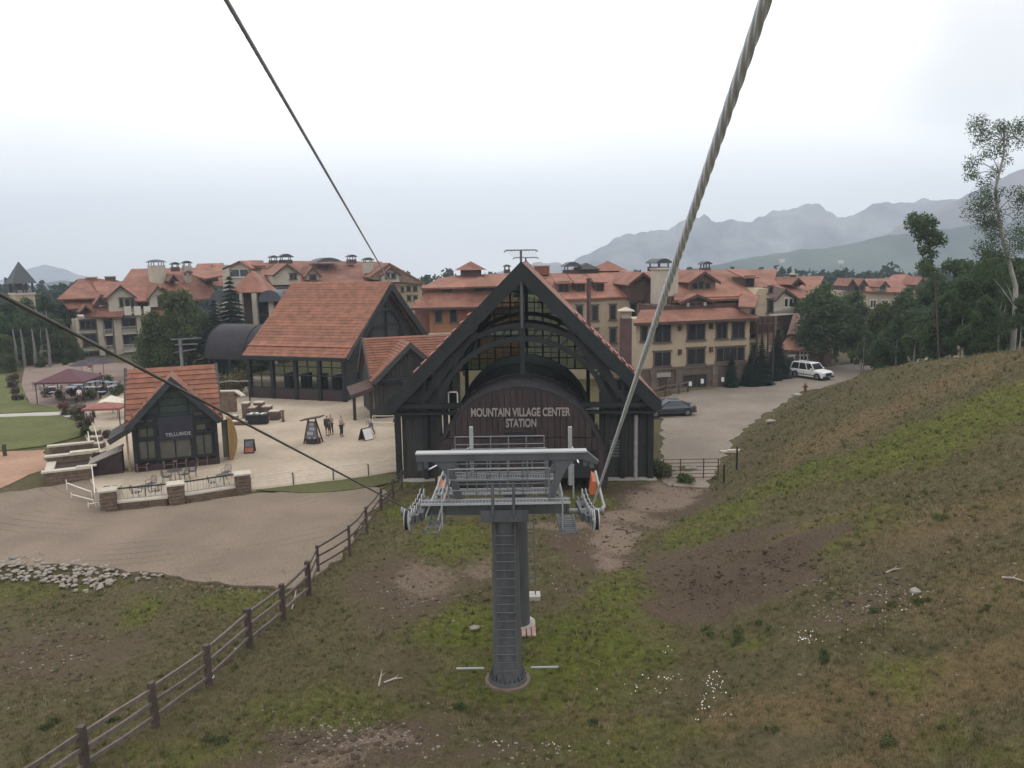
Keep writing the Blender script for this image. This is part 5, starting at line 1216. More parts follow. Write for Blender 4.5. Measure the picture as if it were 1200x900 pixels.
rpoly(h9, rplane(FJ, (930, 392), 1.5, (940, 366), 6), [(922, 392), (938, 391), (950, 380), (949, 366), (930, 367), (926, 380)], mat('brown_roof', (.16, .09, .07), .85))
chimney(h9, FJ, 949, 960, 374, 408, .5, mat('brown_stucco', (.15, .105, .085), .9), 'box', 2)
winpx(h9, FJ, [(938, 410, 941, 415), (942, 410, 945, 415), (938, 417, 941, 421), (942, 417, 945, 421)], trim=WHITE, nx=1)
winpx(h9, FJ, [(925, 418, 930, 421.5)], trim=WHITE, nx=1)
FK = Frame(985, 165, 1090, 168); M = FK.M
h10 = thing('far_hotel', 'far row of red roofed buildings with dormers above the right trees', 'building', FK.o)
x0, zb_ = FK.hit(993, 342); x1, _ = FK.hit(1085, 342); wallbox(h10, M, x0+1, x1, 0, 10, -4, zb_, CREAM)
rpoly(h10, rplane(FK, (1030, 342), -1, (1030, 325.5), 6), [(995, 327), (1041, 326), (1046, 322), (1062, 321), (1070, 325), (1088, 326), (1088, 343), (1028, 342), (995, 340)])
gdormer(h10, FK, 993, 1001, 341, 333, 327, -1.5, 5, BROWN); gdormer(h10, FK, 1006, 1014, 341, 333, 327, -1.5, 5, BROWN, win=[(1008, 334, 1012, 340)])
gdormer(h10, FK, 1030, 1040, 341, 335, 329.5, -1.5, 5, CREAM2, win=[(1032, 334, 1037, 339)]); gdormer(h10, FK, 1074, 1084, 341, 332, 325, -1.5, 5, BROWN)
winpx(h10, FK, [(1020, 352, 1026, 360), (1034, 352, 1040, 360), (1048, 352, 1054, 360), (1020, 368, 1026, 376), (1034, 368, 1040, 376), (1048, 368, 1054, 376)], trim=TRIML)
FLh = Frame(1005, 112, 1080, 113); M = FLh.M
h11 = thing('dark_cabin', 'low dark cabin under the trees at the top of the road', 'cabin', FLh.o)
x0, zb_ = FLh.hit(1015, 432); x1, zt_ = FLh.hit(1065, 420); wallbox(h11, M, x0, x1, 0, 6, -1, zt_, DGREY)
q = MB(M); q.slab([(x0-.8, -1, zt_), (x1+.8, -1, zt_), (x1+.8, 3, zt_+2.2), (x0-.8, 3, zt_+2.2)], .25); q.build('roof', BROWN, h11)
MB(M).box(x0-.8, x1+.8, -1.15, -1, zt_-.3, zt_-.05).build('fascia', TRIML, h11)
winpx(h11, FLh, [(1022, 423, 1030, 430), (1040, 423, 1050, 430)], trim=TRIML)
from mathutils.bvhtree import BVHTree
me_ = RANGES['green_hillside'].data; bv_ = BVHTree.FromPolygons([v.co for v in me_.vertices], [tuple(p.vertices) for p in me_.polygons])
for i, (px, py, w) in enumerate(((916, 306.5, 7), (985, 308.0, 7))):
    p = bv_.ray_cast(CAM, ray(px, py).normalized())[0] or at(px, py, 2000); t_ = thing('hill_house', ('small white house far off on the green hillside above the gabled house' if i == 0 else 'pale house far off on the green hillside left of the far red roofs'), 'house', (p.x, p.y, p.z-2))
    q = MB(); q.box(p.x-w/2, p.x+w/2, p.y-3, p.y+3, p.z-4, p.z+1.6); q.build('wall', TRIML, t_); q = MB(); q.prism([(p.x-w/2-.8, p.y-3.8, p.z+1.6), (p.x-w/2-.8, p.y+3.8, p.z+1.6), (p.x-w/2-.8, p.y, p.z+3.6)], (w+1.6, 0, 0)); q.build('roof', mat('hill_roof', (.30, .29, .28), .8), t_)
# ================================================================ trees
def leafmat(name, a, b, rough=.65):
    M = mat(name, a, rough, .2, .7, col2=b, detail=5, spec=.12); t = M.node_tree; bs = t.nodes['Principled BSDF']; o = [n for n in t.nodes if n.type == 'OUTPUT_MATERIAL'][0]
    tr = t.nodes.new('ShaderNodeBsdfTranslucent'); mx_ = t.nodes.new('ShaderNodeMixShader'); mx_.inputs[0].default_value = .35
    t.links.new(bs.inputs['Base Color'].links[0].from_socket, tr.inputs[0]); t.links.new(bs.outputs[0], mx_.inputs[1]); t.links.new(tr.outputs[0], mx_.inputs[2]); t.links.new(mx_.outputs[0], o.inputs[0])
    return M
ASPEN = leafmat('aspen_leaves', (.030, .056, .024), (.110, .150, .070))
BUSH = leafmat('bush_leaves', (.040, .062, .022), (.120, .140, .055))
SPRUCE = leafmat('spruce_needles', (.016, .030, .022), (.042, .062, .042))
BARKL = mat('pale_bark', (.24, .225, .20), .85, .35, 3, stretch=(1, 1, .3)); BARKD = mat('dark_bark', (.07, .055, .045), .9, .3, 3)
def leaves(name, C, Rr, n, size, mt, flat=.0, squash=1.0):
    """n small leaf-clump quads spread through blobs C (centres) with radii Rr"""
    C = np.asarray(C, float); Rr = np.asarray(Rr, float); w = Rr**2/np.sum(Rr**2); k = rng.choice(len(C), n, p=w)
    d = rng.normal(size=(n, 3)); d /= np.linalg.norm(d, axis=1)[:, None]; rad = Rr[k]*(rng.random(n)**.45)*rng.uniform(.75, 1.12, n)
    P = C[k]+d*rad[:, None]*np.array([1, 1, squash])
    a = rng.normal(size=(n, 3)); a[:, 2] *= (1-flat); a /= np.linalg.norm(a, axis=1)[:, None]
    b = np.cross(a, rng.normal(size=(n, 3))); b /= np.linalg.norm(b, axis=1)[:, None]
    s = size*rng.uniform(.55, 1.35, n)[:, None]; a *= s; b *= s*.7
    V = np.stack([P-a, P-b*.9, P+a, P+b], 1).reshape(-1, 3).astype(np.float32); F = np.arange(n*4).reshape(n, 4)
    me = bpy.data.meshes.new(name); me.vertices.add(n*4); me.vertices.foreach_set('co', V.ravel()); me.loops.add(n*4); me.loops.foreach_set('vertex_index', F.ravel().astype(np.int32))
    me.polygons.add(n); me.polygons.foreach_set('loop_start', np.arange(0, n*4, 4, dtype=np.int32)); me.polygons.foreach_set('loop_total', np.full(n, 4, dtype=np.int32))
    me.update(); me.validate(); me.materials.append(mt); return me
def trunkmesh(h, r, lean, limbs, mt, seed, forks=True):
    rs = random.Random(seed); q = MB(); pts = []; p = Vector((0, 0, -.6))
    n = 7
    for i in range(n+1): u = i/n; pts.append((Vector((lean[0]*u*h+rs.uniform(-.06, .06)*h*.15, lean[1]*u*h+rs.uniform(-.06, .06)*h*.15, -.6+(h+.6)*u)), r*(1-.85*u)))
    for (a, ra), (b, rb) in zip(pts[:-1], pts[1:]): q.tube(a, b, ra, rb, n=8)
    ends = []
    for k in range(limbs):
        u = rs.uniform(.35, .95); i = min(n-1, int(u*n)); b0 = pts[i][0].lerp(pts[i+1][0], u*n-i); an = rs.uniform(0, 6.28); ln = h*rs.uniform(.14, .26)*(1.25-u)
        e = b0+Vector((math.cos(an)*ln, math.sin(an)*ln, ln*rs.uniform(.4, .9))); m_ = b0.lerp(e, .5)+Vector((0, 0, -ln*.06)); rr = pts[i][1]*.42
        q.tube(b0, m_, rr, rr*.7, n=5); q.tube(m_, e, rr*.7, rr*.25, n=5); ends.append(e)
    return q.mesh('trunk', mt), pts, ends
def make_aspen(seed, h, r, cw, c0, nleaf, lsz, mt=ASPEN, bark=BARKL, lean=(0, 0), nb=16, sparse=False):
    rs = random.Random(seed); tm, pts, ends = trunkmesh(h, r, lean, 12, bark, seed); C = []; Rr = []
    for e in ends: C.append(tuple(e)); Rr.append(cw*rs.uniform(.22, .38))
    for k in range(nb):
        u = rs.uniform(c0, 1.03); prof = math.sin(math.pi*min(1, (u-c0)/(1-c0)*.8+.18))**.7; an = rs.uniform(0, 6.28); rad = cw*.62*prof*rs.uniform(.2, 1)
        C.append((lean[0]*u*h+math.cos(an)*rad, lean[1]*u*h+math.sin(an)*rad, u*h)); Rr.append(cw*rs.uniform(.2, .38)*(prof*.6+.4)*(.62 if sparse else 1))
    return tm, leaves('crown', C, Rr, nleaf, lsz, mt, squash=.85)
def make_spruce(seed, h, r, nleaf=5200):
    rs = random.Random(seed); tm, pts, ends = trunkmesh(h, .16, (0, 0), 0, BARKD, seed)
    n = nleaf; u = rng.random(n)**1.35; lay = np.floor(u*22)/22; fr_ = (u-lay)*22
    ang = rng.uniform(0, 6.283, n); ang = np.where(rng.random(n) < .75, np.round(ang*(9+0*ang)/6.283)*6.283/9+lay*37+rng.normal(0, .14, n), ang)
    R_ = r*(1-u)**.9*(1.0+.18*np.sin(ang*3+lay*50)); rad = R_*rng.random(n)**.5
    P = np.stack([np.cos(ang)*rad, np.sin(ang)*rad, .3+h*.97*(lay+fr_*.02)-rad*.28+.35*(1-u)], -1)
    o_ = np.stack([np.cos(ang), np.sin(ang), np.full(n, -.35)], -1); o_ /= np.linalg.norm(o_, axis=1)[:, None]
    s_ = np.cross(o_, np.array([0, 0, 1.])); s_ += rng.normal(0, .25, s_.shape); L_ = (.20+.22*(1-u))[:, None]*rng.uniform(.7, 1.4, n)[:, None]
    a = o_*L_; b = s_*L_*.32; V = np.stack([P-a, P-b, P+a, P+b], 1).reshape(-1, 3).astype(np.float32)
    me = bpy.data.meshes.new('crown'); me.vertices.add(n*4); me.vertices.foreach_set('co', V.ravel()); me.loops.add(n*4); me.loops.foreach_set('vertex_index', np.arange(n*4, dtype=np.int32))
    me.polygons.add(n); me.polygons.foreach_set('loop_start', np.arange(0, n*4, 4, dtype=np.int32)); me.polygons.foreach_set('loop_total', np.full(n, 4, dtype=np.int32)); me.update(); me.validate(); me.materials.append(SPRUCE)
    return tm, me
KINDS_ = {
 'aspen': [make_aspen(s, 9.0, .17, 2.9, .28, 13000, .115) for s in (1, 2, 3)],
 'bushy': [make_aspen(s, 6.5, .2, 4.2, .10, 15000, .14, BUSH, BARKD, nb=26) for s in (4, 5)],
 'round': [make_aspen(s, 8.0, .2, 4.0, .22, 15000, .135, ASPEN, BARKD, nb=26) for s in (6, 7)],
 'spruce': [make_spruce(s, 10, 2.6, 9000) for s in (8, 9)],
 'young': [make_aspen(s, 4.5, .07, 1.5, .15, 1500, .13, BUSH, BARKD, nb=10) for s in (10,)],
}
H_KIND = {'aspen': 9.6, 'bushy': 7.0, 'round': 8.6, 'spruce': 10.0, 'young': 4.8}
tcount = [0]
def tree(kind, px, pytop, Y, label, group=None, wide=1.0, name=None, zb=None):
    top = at(px, pytop, Y); zb = H(top.x, top.y) if zb is None else zb; h = (top.z-zb); k = h/H_KIND[kind]; v = KINDS_[kind][tcount[0] % len(KINDS_[kind])]; tcount[0] += 1
    nm = name or {'aspen': 'aspen_tree', 'bushy': 'leafy_tree', 'round': 'broadleaf_tree', 'spruce': 'spruce_tree', 'young': 'young_tree'}[kind]
    t = thing(nm, label, 'tree', (top.x, top.y, zb), random.uniform(0, 6.28), group); t.scale = (k*wide, k*wide, k)
    for me, n in zip(v, ('trunk', 'crown')): o = bpy.data.objects.new(n, me); COL.objects.link(o); o.parent = t
    return t
GR = 'trees at the top of the right slope'
# right-hand cluster: foreground crest line, then behind the road
tree('round', 968, 331, 99, 'rounded broadleaf tree left in the right cluster, directly behind the white car', wide=1.05)
tree('round', 1002, 340, 104, 'broadleaf tree between the rounded tree and the far red roofs', wide=1.0)
tree('bushy', 940, 352, 108, 'leafy tree overlapping the gabled house right of the hotel', wide=.8)
tree('bushy', 1035, 352, 96, 'leafy tree below the left end of the far red roofs', wide=.8)
tree('round', 1065, 335, 95, 'broadleaf tree beneath the right end of the far red roofs', wide=.75)
ORD = ['leftmost', 'second', 'third', 'fourth', 'fifth', 'sixth', 'seventh', 'eighth', 'ninth', 'tenth', 'eleventh', 'twelfth', 'thirteenth', 'fourteenth', 'rightmost', 'last']
def ords(lst): o_ = sorted(range(len(lst)), key=lambda i: lst[i][0]); return {i: ORD[min(k, 14)] if k < len(lst)-1 else 'rightmost' for k, i in enumerate(o_)}
ST_ = ((1050, 368, 86, .9), (1096, 318, 84, .9), (1125, 300, 80, .85), (1160, 290, 76, .9), (1195, 300, 70, 1.0), (1140, 320, 68, .9), (1110, 340, 70, .9), (1180, 330, 64, .9), (1075, 360, 78, .9), (1225, 290, 66, 1.0), (1012, 380, 92, .9), (985, 388, 96, .8), (1155, 345, 60, .8), (1130, 352, 66, .9), (1200, 345, 58, .8))
OD_ = ords(ST_)
for i, (px, py, Y, w) in enumerate(ST_):
    tree('aspen' if i % 3 else 'round', px, py, Y, OD_[i]+' tree from the left in the dense dark stand at the right crest', 'dense stand at the right crest', w)
# tall pale-barked aspen and the small high crown
def tall_aspen():
    base = at(1188, 395, 60); zb = H(base.x, base.y); top = at(1150, 140, 60); h = top.z-zb; lx = (top.x-base.x)/h
    t = thing('aspen_tree', 'tall aspen with long pale leaning trunk and broken open crown at the right edge', 'tree', (base.x, base.y, zb))
    q = MB(); pts = [(0, 0, -.8), (.0, 0, h*.15), (-.1, .1, h*.32), (lx*h*.42, .1, h*.55), (lx*h*.62, 0, h*.72), (lx*h*.5, 0, h*.86), (lx*h*.55, 0, h*.97)]
    rs_ = [.21, .19, .17, .14, .10, .07, .03]
    for (a, ra), (b, rb) in zip(zip(pts[:-1], rs_[:-1]), zip(pts[1:], rs_[1:])): q.tube(a, b, ra, rb, n=8)
    cl = [(1168, 150), (1150, 165), (1142, 190), (1160, 180), (1137, 205), (1150, 215), (1165, 205), (1145, 232), (1160, 238), (1142, 247), (1172, 225), (1155, 258), (1180, 155), (1195, 150), (1198, 165), (1175, 170), (1190, 228), (1198, 245), (1165, 275), (1150, 290), (1172, 300), (1185, 275), (1155, 305), (1148, 150), (1160, 262), (1195, 285), (1178, 188), (1205, 155), (1160, 320), (1175, 330), (1195, 262)]
    C = []; Rr = []
    tr = [at(1188+(1150-1188)*min(1, u*1.1), 395-255*u, 60)-Vector((base.x, base.y, zb)) for u in (0, .25, .45, .65, .85)]
    for px, py in cl:
        p = at(px+random.uniform(-3, 3), py, 60+random.uniform(-1.2, 1.2)); l_ = p-Vector((base.x, base.y, zb)); C.append(tuple(l_)); Rr.append(random.uniform(.5, .95)*(1.4 if py > 245 else 1)); C.append((l_.x+random.uniform(-.9, .9), l_.y+random.uniform(-.8, .8), l_.z+random.uniform(-.7, .7))); Rr.append(random.uniform(.4, .9))
        u = max(.2, min(.93, (l_.z-1.2)/h)); i = min(5, int(u*6)); b0 = Vector(pts[i]).lerp(Vector(pts[i+1]), .5)
        mid = b0.lerp(l_, .55)+Vector((0, 0, .15)); q.tube(b0, mid, .045, .03, n=5); q.tube(mid, l_, .03, .012, n=5)
    o = put(q.mesh('trunk', BARKL), 'trunk'); o.parent = t
    o = put(leaves('crown', C, Rr, 17000, .06, ASPEN, squash=.9), 'crown'); o.parent = t
    base = at(1105, 395, 66); zb = H(base.x, base.y); t = thing('aspen_tree', 'slender aspen whose small dark crown stands alone against the green hillside', 'tree', (base.x, base.y, zb)); B = Vector((base.x, base.y, zb))
    q = MB(); tp = at(1078, 262, 66)-B; md = at(1096, 330, 66)-B; q.tube((0, 0, -.6), md, .09, .06); q.tube(md, at(1090, 290, 66)-B, .06, .04); q.tube(at(1090, 290, 66)-B, tp, .05, .02)
    C = []; Rr = []
    for px, py in ((1070, 255), (1076, 262), (1085, 258), (1094, 262), (1088, 272), (1098, 274), (1080, 278), (1092, 286), (1101, 281), (1084, 292), (1094, 298), (1087, 306), (1078, 270), (1068, 262), (1082, 312), (1090, 318)):
        p = at(px, py, 66+random.uniform(-.8, .8))-B; C.append(tuple(p)); Rr.append(random.uniform(.42, .75)); q.tube(at(1090, 290, 66)-B, p, .03, .012, n=4)
    o = put(q.mesh('trunk', BARKD), 'trunk'); o.parent = t; o = put(leaves('crown', C, Rr, 4200, .10, ASPEN, squash=.9), 'crown'); o.parent = t
tall_aspen()
for px, py, Y, r, w_ in ((1172, 392, 62, .08, 'fifth'), (1160, 398, 64, .06, 'fourth'), (1200, 395, 60, .08, 'rightmost'), (1013, 425, 90, .08, 'leftmost'), (1052, 412, 84, .09, 'second'), (1100, 404, 74, .07, 'third')):
    b = at(px, py, Y); zb = H(b.x, b.y); t = thing('bare_trunk', w_+' of the six thin grey trunks rising in front of the dense right stand', 'tree trunk', (b.x, b.y, zb), 0, 'thin trunks of the right stand'); q = MB(frame((b.x, b.y, zb))); q.tube((0, 0, -.4), (-.15, 0, 3.2), r, r*.7); q.tube((-.15, 0, 3.2), (-.1, 0, 5.0), r*.7, r*.3); q.build('trunk', mat('grey_bark', (.15, .14, .13), .9, .3), t)
# conifers by the cream hotel
tree('spruce', 858, 408, 86.2, 'hazy spruce against the right end of the cream hotel front', wide=.75)
tree('spruce', 893, 395, 87.5, 'dark spruce just right of the cream hotel corner', wide=1.0)
tree('spruce', 880, 410, 86.8, 'small dark spruce tucked at the cream hotel corner', wide=1.0)
tree('spruce', 912, 385, 92.5, 'dark spruce in front of the gabled house', wide=1.15)
tree('spruce', 905, 412, 90.5, 'short spruce behind the roadside signs', wide=1.3)
tree('bushy', 927, 418, 95, 'low dark bush left of the white car', wide=1.2)
# left groups
tree('bushy', 205, 340, 104, 'big leafy tree in front of the left hotel roofs', wide=.85)
tree('bushy', 180, 362, 100, 'leafy tree left beside the big one, below the hotel balconies', wide=.8)
tree('round', 226, 352, 108, 'leafy tree right beside the big one, next to the spruce', wide=.8)
tree('spruce', 268, 322, 106, 'tall dark spruce in front of the hipped pavilion', wide=1.15)
tree('spruce', 250, 350, 103, 'shorter spruce left of the tall one', wide=1.2)
tree('bushy', 285, 398, 103, 'shrubby tree left of the red hall under the barrel canopy', wide=1.2)
tree('bushy', 255, 400, 106, 'shrubby tree behind the café cabin roof', wide=1.1)
tree('bushy', 305, 395, 106, 'shrubby tree behind the barrel canopy', wide=1.1)
GL_ = 'dark stand of trees at the left edge'
LS_ = ((8, 352, 122, 1, 'aspen'), (30, 348, 128, 1, 'round'), (52, 345, 122, 1, 'aspen'), (72, 352, 128, .9, 'round'), (20, 372, 116, .9, 'round'), (45, 366, 118, .9, 'aspen'), (66, 372, 119, .9, 'aspen'), (-8, 365, 114, 1.1, 'round'), (84, 366, 126, .8, 'aspen'), (-25, 345, 120, 1, 'aspen'), (5, 392, 112, 1, 'bushy'), (33, 396, 116, 1, 'bushy'), (62, 398, 118, 1, 'bushy'), (78, 388, 118, .9, 'bushy'), (90, 402, 121, .8, 'bushy'), (12, 415, 108, 1.2, 'bushy'), (48, 418, 112, 1.2, 'bushy'), (75, 420, 114, 1.1, 'bushy'), (-12, 405, 108, 1.2, 'bushy'))
for i, (px, py, Y, w, k) in enumerate(LS_):
    lo_ = k == 'bushy'; sub_ = sorted(q[0] for q in LS_ if (q[4] == 'bushy') == lo_); n_o = ORD[min(14, sub_.index(px))]
    tree(k, px, py, Y, n_o+(' low bushy tree' if lo_ else ' tall tree')+' from the left in the dark stand at the far left edge', GL_, w)
for px in (30, 43, 21, 60):
    b = at(px, 440, 112); t = thing('bare_trunk', {30: 'second', 43: 'third', 21: 'leftmost', 60: 'rightmost'}[px]+' of the four smooth grey trunks in front of the left stand', 'tree trunk', (b.x, b.y, 0), 0, 'grey trunks by the lawn'); q = MB(frame((b.x, b.y, 0))); q.tube((0, 0, -.3), (.1, 0, 3), .24, .17); q.tube((.1, 0, 3), (0, 0, 5.5), .17, .08); q.build('trunk', mat('grey_bark', (.15, .14, .13), .9, .3), t)
# distant belts of woodland so that no bare plain shows between the buildings
def belt(name, label, x0, x1, y0, y1, n, hh, seed):
    rr = np.random.default_rng(seed); C = np.stack([rr.uniform(x0, x1, n), rr.uniform(y0, y1, n), rr.uniform(-3, hh*.6, n)], -1); Rr = rr.uniform(hh*.25, hh*.6, n)
    o = put(leaves(name, C, Rr, n*55, hh*.13, SPRUCE, squash=1.0), name); tag(o, label, kind='stuff')
belt('far_woodland', 'dark woodland beyond the village on the right', 20, 420, 190, 330, 700, 9, 3)
belt('far_woodland', 'dark woodland beyond the village on the left', -420, 20, 190, 330, 700, 9, 4)
# ================================================================ split-rail fence on the left
def fence(name, label, posts, hts, rails, pw, rw, pm, rm, z0=None):
    P = [Vector((p[0], p[1], H(p[0], p[1]) if z0 is None else z0)) for p in posts]
    t = thing(name, label, 'fence', P[0]); 
    for p, h in zip(P, hts):
        lean = Vector((random.uniform(-.03, .03), random.uniform(-.03, .03), 0))
        q = MB(); q.beam(p-Vector((0, 0, .4)), p+Vector((0, 0, h))+lean, pw*random.uniform(.9, 1.1), pw, (0, 1, 0)); q.build('post', pm, t)
    for i, (a, b) in enumerate(zip(P[:-1], P[1:])):
        for r_ in rails:
            za = hts[i]*r_; zb = hts[i+1]*r_; off = random.uniform(-.04, .04); mid = a.lerp(b, .5)+Vector((0, 0, (za+zb)/2+off-.02)); d = (b-a).normalized()*.08
            q = MB(); q.beam(a+Vector((0, 0, za+random.uniform(-.05, .05)))-d, mid, rw, rw*1.5); q.beam(mid-d*.1, b+Vector((0, 0, zb+random.uniform(-.05, .05)))+d, rw*.96, rw*1.45); q.build('rail', rm, t)
    return t
bases = [(101, 909), (183, 851), (245, 803), (293, 758), (332, 726), (362, 697)]
pp = [G(*b) for b in bases]; d0 = pp[0]-pp[1]; pp = [pp[0]+d0*2, pp[0]+d0] + pp
fence('rail_fence', 'weathered brown split rail fence running up from the lower left corner', pp, [1.55]*len(pp), (.86, .55, .24), .2, .085, WOOD, WOODL)
fence('rail_fence', 'thin dark post and rail fence continuing along the gravel yard to the station', [G(363, 697), G(373, 672), G(410, 652), G(430, 626), G(447, 600), G(461, 586), G(471, 575)], [1.5, 1.35, 1.6, 1.45, 1.35, 1.4, 1.3], (.9, .6, .3), .13, .05, WOOD, WOOD)
fence('rail_fence', 'short wooden rail fence in front of the cream hotel door', [at(762, 470, 79), at(779, 470, 81.2), at(795, 466, 82.4), at(806, 460, 83.2)], [1.2]*4, (.9, .5), .16, .09, BROWN, WOODL)
# steel farm gate
a = G(776, 563); b = G(842, 562); t = thing('farm_gate', 'brown tubular farm gate between the station and the slope', 'gate', (a.x, a.y, 0)); 
for k in range(6): z = .18+k*.24; MB().tube((a.x, a.y, z), (b.x, b.y, z), .026, n=6).build('bar', BROWN, t)
for u in (0.02, .32, .73, .99): p = a.lerp(b, u); MB().tube((p.x, p.y, .1), (p.x, p.y, 1.42), .035, n=6).build('upright', BROWN, t)
p = a.lerp(b, .5); MB().box(p.x-.35, p.x+.35, p.y-.06, p.y-.04, .78, .92).build('plate', GREYL, t)
for px, py, h, lb in ((863, 556, 1.6, 'dark green marker post beside the road beyond the gate'), (848, 572, 1.2, 'short dark post at the right end of the gate')):
    p = G(px, py); zb = H(p.x, p.y); q = MB(frame((p.x, p.y, zb))); q.box(-.05, .05, -.05, .05, -.3, h); o = q.build('marker_post', DGREEN); tag(o, lb, 'post')
p = G(856, 531); q = MB(frame((p.x, p.y, .05))); q.box(-.75, .6, -.18, .18, 0, .14); q.box(-.2, .7, -.12, .22, .14, .2); tag(q.build('stone_slab', CAPS), 'pale flat slab lying at the road edge beyond the gate', 'slab')

# ================================================================ river rocks
def rockmesh(seed, sq=.6):
    bm = bmesh.new(); bmesh.ops.create_icosphere(bm, subdivisions=2, radius=.5); rs = random.Random(seed); off = Vector((rs.random()*9, rs.random()*9, seed))
    for v in bm.verts: k = 1+noise.noise(v.co*2.2+off)*.35+noise.noise(v.co*5+off)*.10; v.co *= k; v.co.z *= sq; v.co.x *= 1.15
    me = bpy.data.meshes.new('stone'); bm.to_mesh(me); bm.free(); me.materials.append(mat('river_stone', (.17, .145, .12), .85, .2, .9, bump=.4, col2=(.31, .275, .23))); return me
RK = [rockmesh(s) for s in range(7)]
p0 = G(90, 672); rp = thing('rock_pile', 'strip of pale river rocks along the near edge of the gravel yard', 'rocks', (p0.x, p0.y, 0))
def inpoly(x, y, P):
    c = False
    for i in range(len(P)):
        a, b = P[i], P[i-1]
        if (a[1] > y) != (b[1] > y) and x < (b[0]-a[0])*(y-a[1])/(b[1]-a[1])+a[0]: c = not c
    return c
RP = [(-30, 654), (60, 655), (105, 660), (140, 670), (198, 672), (190, 679), (140, 683), (125, 690), (96, 697), (60, 682), (-30, 679)]
cnt = 0; placed = []
while cnt < 298:
    px = random.uniform(-30, 198); py = random.uniform(652, 698)
    if not inpoly(px, py, RP): continue
    q = G(px, py); s_ = random.uniform(.12, .34)*(1 if px < 130 else .75)
    if any((q.x-u[0])**2+(q.y-u[1])**2 < ((s_+u[2])*.30)**2 for u in placed): s_ *= .6
    placed.append((q.x, q.y, s_)); cnt += 1
    M = frame((q.x, q.y, H(q.x, q.y)+s_*.16+random.uniform(0, .12)), random.uniform(0, 6.28)) @ Matrix.Diagonal((s_, s_*random.uniform(.7, 1), s_*random.uniform(.7, 1.1), 1))
    o = bpy.data.objects.new('stone', random.choice(RK)); COL.objects.link(o); o.parent = rp; o.matrix_basis = Matrix.Translation((-p0.x, -p0.y, 0)) @ M
def boulder(px, py, s_, label, m_=None, z=None):
    q = hillpt(px, py)
    o = put(random.choice(RK), 'boulder', None, frame((q.x, q.y, H(q.x, q.y)+s_*.15), random.uniform(0, 6)) @ Matrix.Diagonal((s_, s_, s_, 1))); tag(o, label, 'rock')
boulder(557, 738, .38, 'small white rock in the green grass left of the tower'); boulder(523, 585, .0+.3, 'pale rock under the left arm of the tower')
boulder(934, 465, .9, 'grey boulder at the road edge near the hydrant'); boulder(904, 496, .8, 'flat boulder at the road edge lower down the bend')
boulder(1073, 695, .35, 'grey stone on the bare dirt of the right slope')

# ================================================================ stone walls, piers and railings of the patio
def stonewall(par, F, x0, x1, y0, y1, z0, z1, sz=.34, name='stonework', seed=0):
    rs = random.Random(seed+int(x1*10)); MB(F).box(x0+.04, x1-.04, y0+.04, y1-.04, z0, z1-.03).build('core', mat('mortar', (.12, .09, .07), .95), par)
    q = MB(F); rows = max(1, int((z1-z0)/(sz*.62)))
    for j in range(rows):
        za = z0+(z1-z0)*j/rows; zb = z0+(z1-z0)*(j+1)/rows
        for side in range(3):
            L_ = (x1-x0) if side == 0 else (y1-y0); u = 0
            while u < L_-.02:
                w = min(L_-u, sz*rs.uniform(.6, 1.5)); pr = rs.uniform(.0, .05); g_ = .012
                a_, b_ = u+g_, u+w-g_
                if b_-a_ > .03:
                    if side == 0: q.box(x0+a_, x0+b_, y0-pr, y0+.05, za+g_, zb-g_)
                    elif side == 1: q.box(x0-pr, x0+.05, y0+a_, y0+b_, za+g_, zb-g_)
                    else: q.box(x1-.05, x1+pr, y0+a_, y0+b_, za+g_, zb-g_)
                u += w
    o = q.build(name, STONE, par); o['kind'] = 'stuff'; return o
p1, p2, p3 = G(125, 600), G(204.5, 592), G(283, 579)
pw_ = thing('patio_wall', 'low stone patio wall with three piers and pale balusters in front of the café cabin', 'wall', (p1.x, p1.y, 0))
for i, p in enumerate((p1, p2, p3)):
    yaw = math.atan2((p3-p1).y, (p3-p1).x); F = frame((p.x, p.y+.35, 0), yaw); h = 1.2
    stonewall(pw_, F, -.42, .42, -.4, .4, -.1, h, .3, 'pier', i); MB(F).box(-.52, .52, -.5, .5, h, h+.1).build('cap', CAPS, pw_)
for a_, b_ in ((p1, p2), (p2, p3)):
    d = b_-a_; L_ = d.length; F = frame((a_.x, a_.y+.35, 0), math.atan2(d.y, d.x)); stonewall(pw_, F, .5, L_-.5, -.2, .2, -.1, .42, .3, 'stonework', 5)
    MB(F).box(.45, L_-.45, -.26, .26, .42, .50).build('cap', CAPS, pw_)
    MB(F).box(.42, L_-.42, -.04, .04, 1.22, 1.30).build('top_rail', DGREY, pw_); MB(F).box(.42, L_-.42, -.025, .025, .60, .65).build('bottom_rail', GREYL, pw_)
    bal = MB().box(-.022, .022, -.02, .02, .65, 1.22).mesh('baluster', TRIML); n = int((L_-.9)/.17)
    for k in range(n): put(bal, 'baluster', pw_, F @ Matrix.Translation((.5+(L_-1.0)*k/(n-1), 0, 0)))
